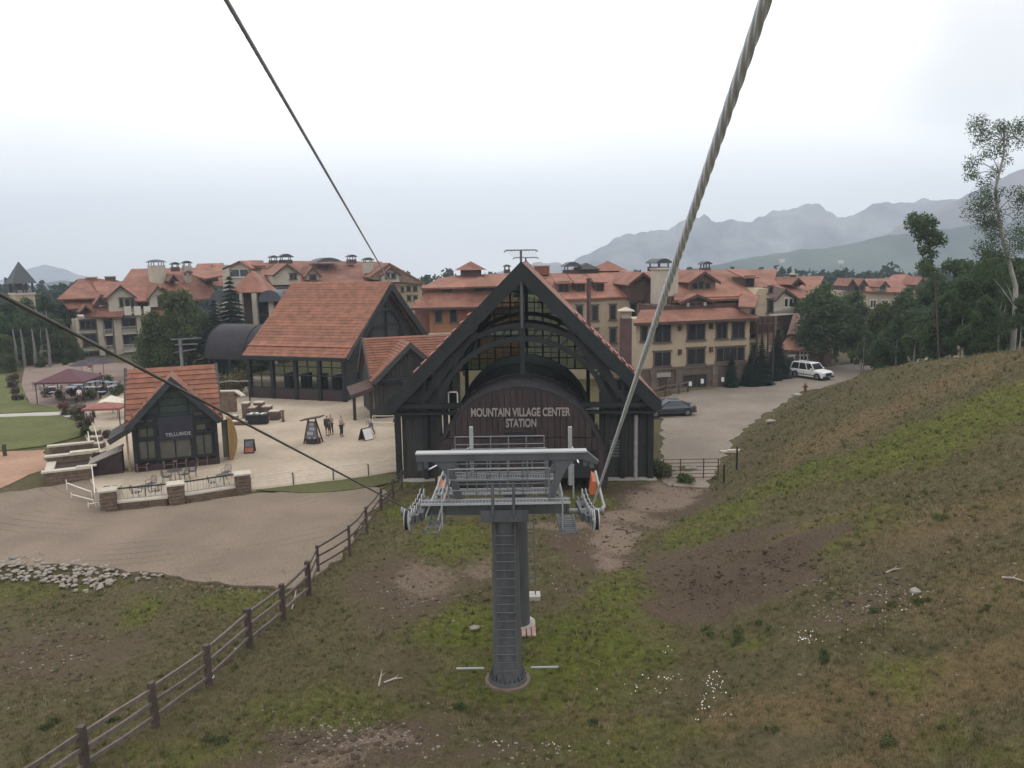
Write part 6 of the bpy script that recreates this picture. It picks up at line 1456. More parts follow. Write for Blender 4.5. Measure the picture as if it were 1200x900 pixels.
# pale tube barriers along the plaza edge
ps = [G(295, 577), G(343, 571), G(345.5, 570.5), G(390, 565.5), G(392.5, 565), G(431, 560), G(433.5, 559.7), G(471, 555)]
t = thing('tube_railing', 'pale tube railing in four bays along the near edge of the plaza', 'railing', (ps[0].x, ps[0].y, .15))
TUBE = mat('pale_tube', (.62, .57, .49), .5, .1)
for i in range(0, 8, 2):
    a_, b_ = ps[i].copy(), ps[i+1].copy(); a_.z = b_.z = .15; u = Vector((0, 0, 1)); q = MB(); r_ = .034; d = (b_-a_).normalized()*.18
    q.path([a_, a_+u*.72, a_+u*.9+d, b_+u*.9-d, b_+u*.72, b_], r_); q.tube(a_+u*.5, b_+u*.5, r_*.8, n=6); q.tube(a_+u*.15, b_+u*.15, r_*.8, n=6); q.build('rail_panel', TUBE, t)
    if i: q = MB(); q.box(a_.x-.13, a_.x-.05, a_.y-.03, a_.y+.03, .1, .95); q.build('post', BROWN, t)
# terraced planter at the left
t = thing('terraced_planter', 'three-tier stone planter with long pale caps left of the patio', 'planter', (*G(80, 566).xy, 0))
yaw = math.atan2((G(108, 563)-G(53, 569.5)).y, (G(108, 563)-G(53, 569.5)).x); o_ = G(53, 569.5); F = frame((o_.x, o_.y, 0), yaw); Lp = (G(108, 563)-o_).length
soil = mat('dark_mulch', (.055, .038, .030), 1, .3, 4, bump=.5)
for y, h in ((0, .85), (2.9, 1.25), (5.2, 1.5)):
    stonewall(t, F, 0, Lp, y, y+.3, -.1, h, .35, 'stonework', int(y)); MB(F).box(-.15, Lp+.1, y-.12, y+.42, h, h+.12).build('cap', CAPS, t)
MB(F).box(.1, Lp-.1, .3, 2.9, 0, .8).build('soil', soil, t); MB(F).box(.1, Lp-.1, 3.2, 5.2, 0, 1.15).build('soil', soil, t)
MB(F).box(.0, .55, .3, 5.2, .1, .98).build('side_slab', CAPS, t); MB(F).box(1.4, 3.2, 2.8, 3.4, 1.37, 1.47).build('bench_slab', mat('cream_slab', (.55, .50, .36), .8), t); MB(F).box(1.9, 3.1, -.1, .4, .97, 1.04).build('bench_slab', CAPS, t)
# stair of capped stone blocks
t = thing('block_stair', 'receding row of pale-capped stone blocks beside the terraced planter', 'steps', (*G(116, 560).xy, 0))
bl = [((103.5, 114), 506), ((104, 116.5), 513.5), ((105, 118.7), 521.5), ((106.7, 120.6), 532), ((108.6, 123), 543)]
for (xa, xb_), y in bl:
    D_ = 13.85*940/(y-308); a_ = at(xa, y, D_); b_ = at(xb_, y, D_); F = frame((a_.x, a_.y, 0), 0.05); w = (b_-a_).length
    stonewall(t, F, .08, w-.08, 0, .8, 0, .52, .3, 'stonework', int(y)); MB(F).box(0, w, -.06, .5, .52, .62).build('cap', CAPS, t)
a_ = G(110, 558); F = frame((a_.x, a_.y, 0), .1); stonewall(t, F, 0, .95, 0, 1.2, -.1, .75, .3, 'stonework', 77); MB(F).box(-.05, 1.0, -.05, 1.25, .75, .83).build('cap', CAPS, t)
q = MB(); a_ = G(104.5, 520); b_ = G(113, 597); q.tube((a_.x, a_.y, 1.0), (b_.x, b_.y, 1.0), .035, n=6)
for k in range(6): p = a_.lerp(b_, k/5); q.tube((p.x, p.y, 0), (p.x, p.y, 1.0), .03, n=6)
q.build('handrail', TUBE, t)
q = MB(); a_ = G(111, 509); b_ = G(119.5, 545); q.tube((a_.x, a_.y, .95), (b_.x, b_.y, .95), .035, n=6)
for k in range(4): p = a_.lerp(b_, k/3); q.tube((p.x, p.y, 0), (p.x, p.y, .95), .03, n=6)
q.build('handrail', TUBE, t)
q = MB(); c = G(113, 590); F = frame((c.x, c.y, 0), .15); t = thing('planter_box', 'square pale-framed planter box just behind the left patio pier', 'planter', (c.x, c.y, 0))
for a_ in ((0, 1.1, 0, .1), (0, 1.1, 1.3, 1.4), (0, .1, .1, 1.3), (1.0, 1.1, .1, 1.3), (.52, .6, .1, 1.3)): MB(F).box(a_[0], a_[1], a_[2], a_[3], 0, .75).build('side', CAPS, t)
MB(F).box(.1, 1.0, .1, 1.3, 0, .5).build('soil', soil, t)
# loose pale barrier rails on the gravel
for i, (A_, B_, hh, lb) in enumerate((((79, 576), (108, 585), .45, 'pale barrier rail on the gravel with a raised left post'), ((84, 586), (110, 592), .25, 'low pale rail lying on the gravel left of the pier'), ((104, 597), (116, 594), .2, 'short pale rail lying at the foot of the left pier'))):
    a_, b_ = G(*A_), G(*B_); q = MB(); q.tube((a_.x, a_.y, .12+hh), (b_.x, b_.y, .12+hh*.8), .035, n=6); q.tube((a_.x, a_.y, .1), (a_.x, a_.y, .12+hh*1.5), .035, n=6); q.tube((b_.x, b_.y, .1), (b_.x, b_.y, .12+hh*.8), .03, n=6); tag(q.build('barrier_rail', TUBE), lb, 'rail')
# stone wall and stepped blocks right of the café
a_ = at(243, 480, 75.5); t = thing('flagstone_wall', 'brown flagstone wall with stepped capped blocks behind the café cabin', 'wall', (a_.x, a_.y, 0)); F = frame((a_.x, a_.y, 0), .03)
def lx(px, D_): return (at(px, 480, D_)-a_).x
stonewall(t, F, 0, lx(276, 75.5), 0, .4, 0, 2.1, .5, 'stonework', 3); MB(F).box(-.1, lx(277, 75.5), -.12, .5, 2.1, 2.22).build('cap', CAPS, t)
q = MB(F); x_ = lx(276, 75.5); q.prism([(x_, -.1, 2.1), (x_+1.1, -1.4, 1.8), (x_+1.3, -.9, 1.8), (x_+.2, .5, 2.1)], (0, 0, .12)); q.build('cap', CAPS, t)
for k, (xa, xb_, y, z) in enumerate(((283, 290, 473.5, 1.5), (297, 307, 473, 1.3), (291, 298, 479, 1.1), (307, 316, 478, 1.0), (315, 326, 484, .9))):
    D_ = (14.5-z)*940/(y-304.5); A_ = at(xa, y, D_); B_ = at(xb_, y, D_); FF_ = frame((A_.x, A_.y, 0), 0); w = B_.x-A_.x
    stonewall(t, FF_, 0, w, 0, .8, 0, z, .35, 'stonework', k+20); MB(FF_).box(-.05, w+.05, -.05, .85, z, z+.09).build('cap', CAPS, t)
for xa, xb_, y in ((265, 277, 488.5), (272, 290, 495)):
    D_ = 14.0*940/(y-305); A_ = at(xa, y, D_); B_ = at(xb_, y, D_); FF_ = frame((A_.x, A_.y, 0), 0); stonewall(t, FF_, 0, B_.x-A_.x, 0, .5, 0, .45, .3, 'stonework', xa); MB(FF_).box(-.05, B_.x-A_.x+.05, -.05, .55, .45, .53).build('cap', CAPS, t)
# low timber rail behind it
fence('rail_fence', 'low grey rail behind the flagstone wall', [at(246, 455, 80), at(270, 455, 80.3), at(292, 456, 80.5)], [2.5]*3, (.97,), .1, .09, DGREY, mat('grey_rail', (.2, .19, .18), .8))
# green bin with papers on top
a_ = G(288, 500); t = thing('dark_bin', 'dark green container piled with pale papers beside the stepped stone blocks', 'bin', (a_.x, a_.y, .15)); F = frame((a_.x, a_.y, .15), .05); w = G(312, 500).x-a_.x
MB(F).box(0, w, 0, .8, 0, .85).build('body', DGREEN, t); MB(F).box(-.04, w+.04, -.04, .84, .8, .87).build('rim', DGREY, t)
for k in range(7): x_ = .1+k*.24; MB(F).box(x_, x_+.2, .1+random.random()*.3, .5+random.random()*.2, .87, .92+random.random()*.08).build('paper', WHITE if k % 2 else GREYL, t)
a_ = G(332, 496); q = MB(frame((a_.x, a_.y, .15))); q.box(-.09, .09, -.09, .09, 0, .95); q.box(-.17, .17, -.17, .17, .95, 1.03); q.box(-.15, .15, -.15, .15, 0, .07); tag(q.build('bollard', STONEB), 'brown capped bollard standing alone on the plaza', 'bollard')

# ================================================================ signs on the plaza
def aboard(px, py, w, h, yaw, label, front, par_m=MAROON, strip=True):
    a_ = G(px, py, .15); F = frame((a_.x, a_.y, .15), yaw); t = thing('sandwich_board', label, 'sign', (a_.x, a_.y, .15), yaw)
    for s_ in (-1, 1):
        q = MB(F); q.hexa([(-w/2, s_*.38, 0), (w/2, s_*.38, 0), (w/2, s_*.42, 0), (-w/2, s_*.42, 0), (-w/2, s_*.02, h), (w/2, s_*.02, h), (w/2, s_*.06, h), (-w/2, s_*.06, h)]); o = q.build('board', par_m, t)
    q = MB(F); y_ = lambda z: -(.44-.36*z/h); 
    if strip:
        for (z0, z1, m_) in ((.45*h, .92*h, mat('poster_blue', (.12, .16, .18), .6)), (.10*h, .42*h, mat('poster_red', (.35, .12, .08), .6))):
            q = MB(F); q.hexa([(-w/2+.08, y_(z0), z0), (w/2-.08, y_(z0), z0), (w/2-.08, y_(z0)+.01, z0), (-w/2+.08, y_(z0)+.01, z0), (-w/2+.08, y_(z1), z1), (w/2-.08, y_(z1), z1), (w/2-.08, y_(z1)+.01, z1), (-w/2+.08, y_(z1)+.01, z1)]); q.build('poster', m_, t)
        for k in range(3): z0 = .55*h+k*.12*h; q = MB(F); q.box(-w/2+.16, w/2-.2-.1*(k % 2), y_(z0)-.012, y_(z0)-.004, z0, z0+.05); q.build('print_line', GREYL, t)
    else:
        q = MB(F); z0, z1 = .06*h, .94*h; q.hexa([(-w/2+.05, y_(z0), z0), (w/2-.05, y_(z0), z0), (w/2-.05, y_(z0)+.01, z0), (-w/2+.05, y_(z0)+.01, z0), (-w/2+.05, y_(z1), z1), (w/2-.05, y_(z1), z1), (w/2-.05, y_(z1)+.01, z1), (-w/2+.05, y_(z1)+.01, z1)]); q.build('poster', front, t)
    return t
aboard(293, 530, .75, 1.0, R(8), 'red and blue sandwich board sign on the plaza right of the café cabin', None)
aboard(429, 515, .95, .95, R(52), 'wooden sandwich board with a white face near the ticket cabin', WHITE, BROWN, False)
a_ = G(367, 519, .15); F = frame((a_.x, a_.y, .15), R(-12)); t = thing('map_kiosk', 'A-shaped wooden map kiosk with tilted roof in the middle of the plaza', 'kiosk', (a_.x, a_.y, .15), R(-12))
for s_ in (-1, 1):
    q = MB(F); q.beam((s_*.62, -.35, 0), (s_*.30, 0, 1.95), .09, .09, (0, 1, 0)); q.build('leg', BROWN, t); q = MB(F); q.beam((s_*.62, .45, 0), (s_*.30, 0, 1.95), .09, .09, (0, 1, 0)); q.build('leg', BROWN, t)
q = MB(F); q.prism([(.66*math.cos(k*math.pi/3), .55*math.sin(k*math.pi/3), 0) for k in range(6)], (0, 0, .42)); q.build('planter', DGREY, t)
q = MB(F); q.slab([(-.85, -.4, 1.86), (.85, -.4, 2.2), (.85, .45, 2.2), (-.85, .45, 1.86)], .08); q.build('kiosk_roof', BROWN, t)
q = MB(F); q.hexa([(-.45, -.3, .5), (.45, -.3, .5), (.45, -.26, .5), (-.45, -.26, .5), (-.33, -.06, 1.75), (.33, -.06, 1.75), (.33, -.02, 1.75), (-.33, -.02, 1.75)]); pn = q.build('map_panel', mat('map_board', (.10, .11, .12), .5), t)
for k, (z, x_, w) in enumerate(((.7, -.1, .5), (1.05, .05, .42), (1.4, 0, .38))): y_ = -.31+.24*(z-.5)/1.25; q = MB(F); q.hexa([(x_-w/2, y_, z), (x_+w/2, y_, z), (x_+w/2, y_+.02, z), (x_-w/2, y_+.02, z), (x_-w/2, y_+.05, z+.24), (x_+w/2, y_+.05, z+.24), (x_+w/2, y_+.07, z+.24), (x_-w/2, y_+.07, z+.24)]); q.build('poster', GREYL, pn)
q = MB(F)
for k in range(14): an = k*.9; q.box(.5*math.cos(an)-.08, .5*math.cos(an)+.08, .4*math.sin(an)-.08, .4*math.sin(an)+.08, .42, .42+.12*random.random()+.04)
q.build('flowers', GREYL, t)['kind'] = 'stuff'
# rails by the ticket cabin
t = thing('tube_railing', 'pale tube railing between the ticket cabin and the station corner', 'railing', (*G(452, 505).xy, .15))
for (A_, B_) in (((437, 500), (466, 500)), ((438, 508), (467, 508)), ((440, 515), (468, 514))):
    a_, b_ = G(*A_), G(*B_); q = MB(); q.path([a_+Vector((0, 0, .1)), a_+Vector((0, 0, .95)), b_+Vector((0, 0, .95)), b_+Vector((0, 0, .1))], .03); q.build('rail', TUBE, t)

# ================================================================ patio furniture
def adirondack():
    t = thing('patio_chair', 'x', 'chair', (0, 0, 0)); CH = mat('chair_maroon', (.22, .125, .11), .7, .15)
    q = MB()
    for k in range(5): q.hexa([(-.26+k*.105, -.32, .36), (-.17+k*.105, -.32, .36), (-.17+k*.105, .22, .26), (-.26+k*.105, .22, .26), (-.26+k*.105, -.32, .38), (-.17+k*.105, -.32, .38), (-.17+k*.105, .22, .28), (-.26+k*.105, .22, .28)])
    q.build('seat', CH, t)
    for k in range(5):
        z1 = .95+.10*math.sin(math.pi*(k+.5)/5); q = MB(); q.hexa([(-.27+k*.11, .18, .25), (-.18+k*.11, .18, .25), (-.18+k*.11, .20, .25), (-.27+k*.11, .20, .25), (-.30+k*.12, .42, z1), (-.19+k*.12, .42, z1), (-.19+k*.12, .44, z1), (-.30+k*.12, .44, z1)]); q.build('back_slat', CH, t)
    for s_ in (-1, 1):
        MB().box(s_*.33-.06, s_*.33+.06, -.38, .3, .54, .565).build('arm', CH, t); MB().box(s_*.31-.02, s_*.31+.02, -.32, -.24, 0, .54).build('leg', CH, t)
        q = MB(); q.beam((s_*.29, -.3, .34), (s_*.29, .5, .05), .03, .1); q.build('leg', CH, t)
    return t
ch = adirondack()
for i, (px, py, yw, lb) in enumerate(((175, 551, 12, 'maroon slatted patio chair at the left end of the café front'), (205, 548, 20, 'left chair of the maroon pair under the café window'), (219.5, 546.5, 16, 'right chair of the maroon pair under the café window'), (243.5, 543, 20, 'maroon slatted patio chair at the right end of the café front'))):
    p = G(px, py); p.y -= .9; M = frame((p.x, p.y, .15), R(yw)); o = ch if i == 0 else copy_tree(ch); o.matrix_basis = M; tag(o, lb, 'chair', 'maroon chairs by the café')
def metal_chair():
    t = thing('metal_chair', 'x', 'chair', (0, 0, 0)); m_ = mat('dark_metal', (.06, .065, .065), .5, .1, 2)
    q = MB(); q.box(-.22, .22, -.22, .22, .43, .46); q.build('seat', m_, t)
    q = MB(); q.path([(-.22, .22, .45), (-.22, .28, .8), (-.1, .3, .9), (.1, .3, .9), (.22, .28, .8), (.22, .22, .45)], .018, n=5)
    for k in range(4): q.tube((-.13+k*.087, .23, .45), (-.13+k*.087, .29, .86), .01, n=4)
    q.build('backrest', m_, t)
    for sx in (-1, 1):
        for sy in (-1, 1): MB().tube((sx*.2, sy*.2, .44), (sx*.23, sy*.25, 0), .015, n=5).build('leg', m_, t)
        MB().path([(sx*.22, .22, .66), (sx*.25, -.2, .66), (sx*.22, -.22, .45)], .014, n=5).build('arm', m_, t)
    return t
def metal_table():
    t = thing('metal_table', 'x', 'table', (0, 0, 0)); m_ = mat('dark_metal', (.06, .065, .065), .5, .1, 2)
    MB().tube((0, 0, .71), (0, 0, .735), .48, n=24).build('tabletop', m_, t)
    for k in range(4): a_ = k*math.pi/2+.4; MB().tube((.12*math.cos(a_), .12*math.sin(a_), .71), (.36*math.cos(a_), .36*math.sin(a_), 0), .018, n=5).build('leg', m_, t)
    return t
mc, mt_ = metal_chair(), metal_table(); first = [True, True]
tabs = [((171, 586), 'round metal table behind the left patio railing'), ((206, 566), 'round metal table in front of the middle of the café'), ((263, 572), 'round metal table behind the right patio railing')]
chs = [((160, 588), 100, 'metal chair left of the left patio table'), ((178, 577), -20, 'metal chair behind the left patio table'), ((184, 586), -100, 'metal chair right of the left patio table'), ((196, 569), 100, 'metal chair left of the middle patio table'), ((217, 566), -110, 'metal chair right of the middle patio table'), ((226, 562), -60, 'metal chair standing apart nearest the café corner'), ((250, 576), 110, 'metal chair left of the right patio table'), ((266, 563), -10, 'metal chair behind the right patio table')]
for i, (p_, lb) in enumerate(tabs): p = G(*p_); o = mt_ if i == 0 else copy_tree(mt_); o.matrix_basis = frame((p.x, p.y, .15)); tag(o, lb, 'table', 'metal tables on the patio')
for i, (p_, yw, lb) in enumerate(chs): p = G(*p_); o = mc if i == 0 else copy_tree(mc); o.matrix_basis = frame((p.x, p.y, .15), R(yw)); tag(o, lb, 'chair', 'metal chairs on the patio')
# terrace far left: tent, canopy, parasols, tables
def canopy(name, label, cat, c, w, d, ze, za, mt, rot=0):
    F = frame((c[0], c[1], .1), rot); t = thing(name, label, cat, (c[0], c[1], .1), rot)
    q = MB(F); q.add([(-w/2, -d/2, ze), (w/2, -d/2, ze), (w/2, d/2, ze), (-w/2, d/2, ze), (0, 0, za), (-w/2, -d/2, ze-.18), (w/2, -d/2, ze-.18), (w/2, d/2, ze-.18), (-w/2, d/2, ze-.18)], [(0, 1, 4), (1, 2, 4), (2, 3, 4), (3, 0, 4), (0, 1, 6, 5), (1, 2, 7, 6), (2, 3, 8, 7), (3, 0, 5, 8)]); q.build('cover', mt, t)
    for sx in (-1, 1):
        for sy in (-1, 1): q = MB(F); q.tube((sx*(w/2-.1), sy*(d/2-.1), 0), (sx*(w/2-.1), sy*(d/2-.1), ze), .05, n=6); q.build('pole', DGREY, t)
    return t
c = at(82, 449, 84); canopy('tent', 'wide maroon tent canopy over the far left terrace', 'tent', (c.x, c.y), 4.9, 5.0, 2.3, 3.4, mat('maroon_canvas', (.10, .042, .048), .8, .15), .1)
q_ = at(117, 485, 67); canopy('awning', 'flat faded red canopy left of the café cabin', 'awning', (q_.x, q_.y+1), 3.1, 2.2, 2.15, 2.55, mat('red_canvas', (.24, .095, .075), .8, .15), .12)
for px, py, D_, lb in ((131, 469, 76, 'upper cream parasol just left of the café roof'), (137, 475, 73.5, 'lower cream parasol just left of the café roof')):
    p = at(px, py, D_); t = thing('parasol', lb, 'parasol', (p.x, p.y, .1)); F = frame((p.x, p.y, .1)); q = MB(F); n = 8; r_ = 1.15
    q.add([(r_*math.cos(2*math.pi*k/n), r_*math.sin(2*math.pi*k/n), p.z-.15) for k in range(n)]+[(0, 0, p.z+.4)], [(k, (k+1) % n, n) for k in range(n)]); q.build('cover', mat('cream_canvas', (.48, .44, .36), .8, .05), t); q = MB(F); q.tube((0, 0, 0), (0, 0, p.z+.4), .03, n=6); q.build('pole', DGREY, t)
def terrace_table():
    t = thing('terrace_table', 'x', 'table', (0, 0, 0)); MB().box(-.55, .55, -.4, .4, .70, .74).build('tabletop', mat('blue_white_top', (.19, .23, .29), .4, .1), t); MB().box(-.06, .06, -.06, .06, 0, .7).build('leg', BLACK, t); return t
tt = terrace_table(); k_ = 0
for (px, py) in ((84, 462), (93, 459), (103, 462), (112, 455), (106, 456), (99, 467), (113, 462), (122, 455), (131, 456), (126, 462), (136, 460), (118, 468), (60, 462), (52, 457), (66, 468)):
    p = G(px, py); o = tt if k_ == 0 else copy_tree(tt); k_ += 1; o.matrix_basis = frame((p.x, p.y, .1), random.uniform(-.2, .2)); tag(o, 'blue grey topped table on the crowded far left terrace', 'table', 'blue topped tables of the far terrace')
    for s_ in (-1, 1):
        if random.random() < .85: o = copy_tree(mc); o.matrix_basis = frame((p.x+s_*.85, p.y+random.uniform(-.2, .2), .1), s_*-R(90)); tag(o, 'dark chair at a blue topped table of the far left terrace', 'chair', 'dark chairs of the far terrace')
# flower pole, post, barrel, planters with shrubs
p = G(76, 487); t = thing('flower_pole', 'short pole with a round maroon flower basket at the lawn corner', 'pole', (p.x, p.y, .1)); F = frame((p.x, p.y, .1)); MB(F).tube((0, 0, 0), (0, 0, 2.2), .07, .05).build('pole', BROWN, t)
o = put(leaves('flower_basket', [(0, 0, .95), (.25, 0, .85), (-.25, 0, .85)], [.42, .35, .35], 500, .09, mat('maroon_flowers', (.16, .05, .06), .8, col2=(.10, .07, .04))), 'flower_basket', t, F); o = put(leaves('flower_basket', [(0, 0, .1)], [.5], 250, .1, BUSH), 'foliage', t, F)
p = G(6, 535); tag(MB(frame((p.x, p.y, 0))).box(-.1, .1, -.1, .1, -.2, .95).build('wooden_post', WOOD), 'short brown wooden post on the lawn edge at the far left', 'post')
p = G(124.5, 516); q = MB(frame((p.x, p.y, .15))); q.prism([(-.32, 0, 0), (.32, 0, 0), (.32, 0, .35), (.2, 0, .6), (0, 0, .7), (-.2, 0, .6), (-.32, 0, .35)], (0, .4, 0)); tag(q.build('barrel', MAROON), 'small round-topped dark red bin on the paving left of the café', 'bin')
def bush(px, py, r, h, label, m_=BUSH, cat='shrub', nm='shrub', n=700, z=.1, group=None, D_=None):
    p = G(px, py) if D_ is None else at(px, py, D_); z = H(p.x, p.y) if z is None else z; C = [(random.uniform(-r, r)*.6, random.uniform(-r, r)*.6, h*random.uniform(.3, .75)) for _ in range(6)]
    o = put(leaves('shrub', C, [r*random.uniform(.45, .7) for _ in C], n, .07+.02*r, m_, squash=min(1, h/r)), nm, None, frame((p.x, p.y, z))); tag(o, label, cat, group)
RF = mat('reddish_shrub', (.09, .045, .04), .8, col2=(.05, .05, .025))
for i, (px, py, r, h, m_) in enumerate(((86, 489, .6, .9, BUSH), (92, 491, .5, .8, RF), (95, 499, .6, 1.1, BUSH), (99, 507, .6, 1.2, RF), (101, 514, .5, 1.0, BUSH), (97, 489, .5, 1.0, RF), (108, 492, .5, .9, BUSH), (103, 500, .4, .9, RF))):
    bush(px, py, r, h, ('green' if m_ is BUSH else 'reddish')+' shrub, '+['nearest the bicycles', 'second from the bicycles', 'at the lawn corner', 'second nearest the capped blocks', 'nearest the capped blocks', 'behind the lawn corner', 'furthest right of the row', 'under the red canopy edge'][i]+', between lawn and terrace', m_, group='shrubs between lawn and terrace')
for i, (px, py, r, h) in enumerate(((16, 455, .7, .8), (20, 462, .6, .7), (14, 448, .8, .8), (22, 470, .6, .6))): bush(px, py, r, h, ['second farthest', 'second nearest', 'farthest', 'nearest'][i]+' of the four low reddish shrubs along the curved lawn path', RF, group='shrubs on the lawn path')
for i, (px, D_, h, lb) in enumerate(((270, 84, 2.6, 'olive shrub left under the barrel canopy'), (256, 84, 2.2, 'olive shrub behind the flagstone wall near the café roof'), (284, 86, 2.8, 'olive shrub right under the barrel canopy'))): bush(px, 455, 1.5, h, lb, mat('olive_shrub', (.075, .065, .022), .8, col2=(.13, .11, .04)), D_=D_, n=2600, nm='shrub')
bush(775, 558, .9, .9, 'green weeds against the right foot of the station', BUSH, n=1500, z=0, nm='weeds'); bush(800, 566, .8, .45, 'green weeds under the left half of the gate', BUSH, n=900, z=0, nm='weeds')
# bicycles
def bicycle():
    t = thing('bicycle', 'x', 'bicycle', (0, 0, 0)); m_ = mat('bike_paint', (.07, .07, .08), .4)
    for x_ in (-.52, .52):
        q = MB(); n = 20
        for k in range(n): a_, b_ = 2*math.pi*k/n, 2*math.pi*(k+1)/n; q.tube((x_+.33*math.cos(a_), 0, .35+.33*math.sin(a_)), (x_+.33*math.cos(b_), 0, .35+.33*math.sin(b_)), .022, n=5)
        for k in range(6): a_ = k*math.pi/3; q.tube((x_, 0, .35), (x_+.32*math.cos(a_), 0, .35+.32*math.sin(a_)), .005, n=3)
        q.build('wheel', BLACK, t)
    q = MB(); q.path([(-.52, 0, .35), (-.05, 0, .32), (.36, 0, .78), (-.16, 0, .82), (-.05, 0, .32)], .02); q.path([(-.52, 0, .35), (-.16, 0, .82), (-.18, 0, .95)], .015); q.path([(.52, 0, .35), (.36, 0, .78), (.33, 0, 1.0)], .018); q.build('frame', m_, t)
    MB().box(-.3, -.06, -.06, .06, .94, .99).build('saddle', BLACK, t); MB().path([(.28, -.28, 1.0), (.35, 0, 1.02), (.28, .28, 1.0)], .014).build('handlebar', BLACK, t); return t
bk = bicycle()
for i, (px, py, yw) in enumerate(((86, 485, 75), (89, 485, 80), (92.5, 484, 70))):
    p = G(px, py); o = bk if i == 0 else copy_tree(bk); o.matrix_basis = frame((p.x, p.y, .12), R(yw)); tag(o, ['leftmost bicycle of the three parked by the lawn corner', 'middle bicycle of the three parked by the lawn corner', 'rightmost bicycle of the three parked by the lawn corner'][i], 'bicycle', 'bicycles parked by the lawn corner')

# ================================================================ roadside signs, hydrant
for i, (px, pt, pb, D_, lb) in enumerate(((809, 447, 458, 84.6, 'small pale roadside sign at the left edge of the garage window'), (823, 444, 457, 85.2, 'small pale roadside sign at the right edge of the garage window'), (847, 442, 456, 86.3, 'small white roadside sign left of the hazy spruce'), (870.5, 440, 453, 88, 'small white roadside sign right of the hazy spruce'), (893.5, 436, 450, 89.8, 'small white roadside sign before the dark spruces'), (915.5, 432, 446, 91.6, 'small white roadside sign nearest the white car'))):
    a_ = at(px, pt, D_); b_ = at(px, pb, D_); t = thing('road_sign', lb, 'sign', (a_.x, a_.y, .1), 0, 'small white signs along the road'); MB().box(a_.x-.16, a_.x+.16, a_.y-.03, a_.y, a_.z-.5, a_.z).build('panel', WHITE, t); MB().box(a_.x-.05, a_.x+.05, a_.y, a_.y+.07, -.1, a_.z-.05).build('post', BROWN, t)
p = at(943.5, 460, 82.6); t = thing('fire_hydrant', 'rusty orange fire hydrant at the inner bend of the road', 'hydrant', (p.x, p.y, H(p.x, p.y))); F = WM[t]; HY = mat('hydrant_paint', (.16, .07, .04), .6)
MB(F).tube((0, 0, -.1), (0, 0, .75), .14, .13, n=12).build('barrel', HY, t); MB(F).tube((0, 0, .75), (0, 0, .95), .19, .05, n=12).build('bonnet', HY, t); MB(F).tube((-.27, 0, .55), (.27, 0, .55), .08, n=10).build('nozzle', HY, t)

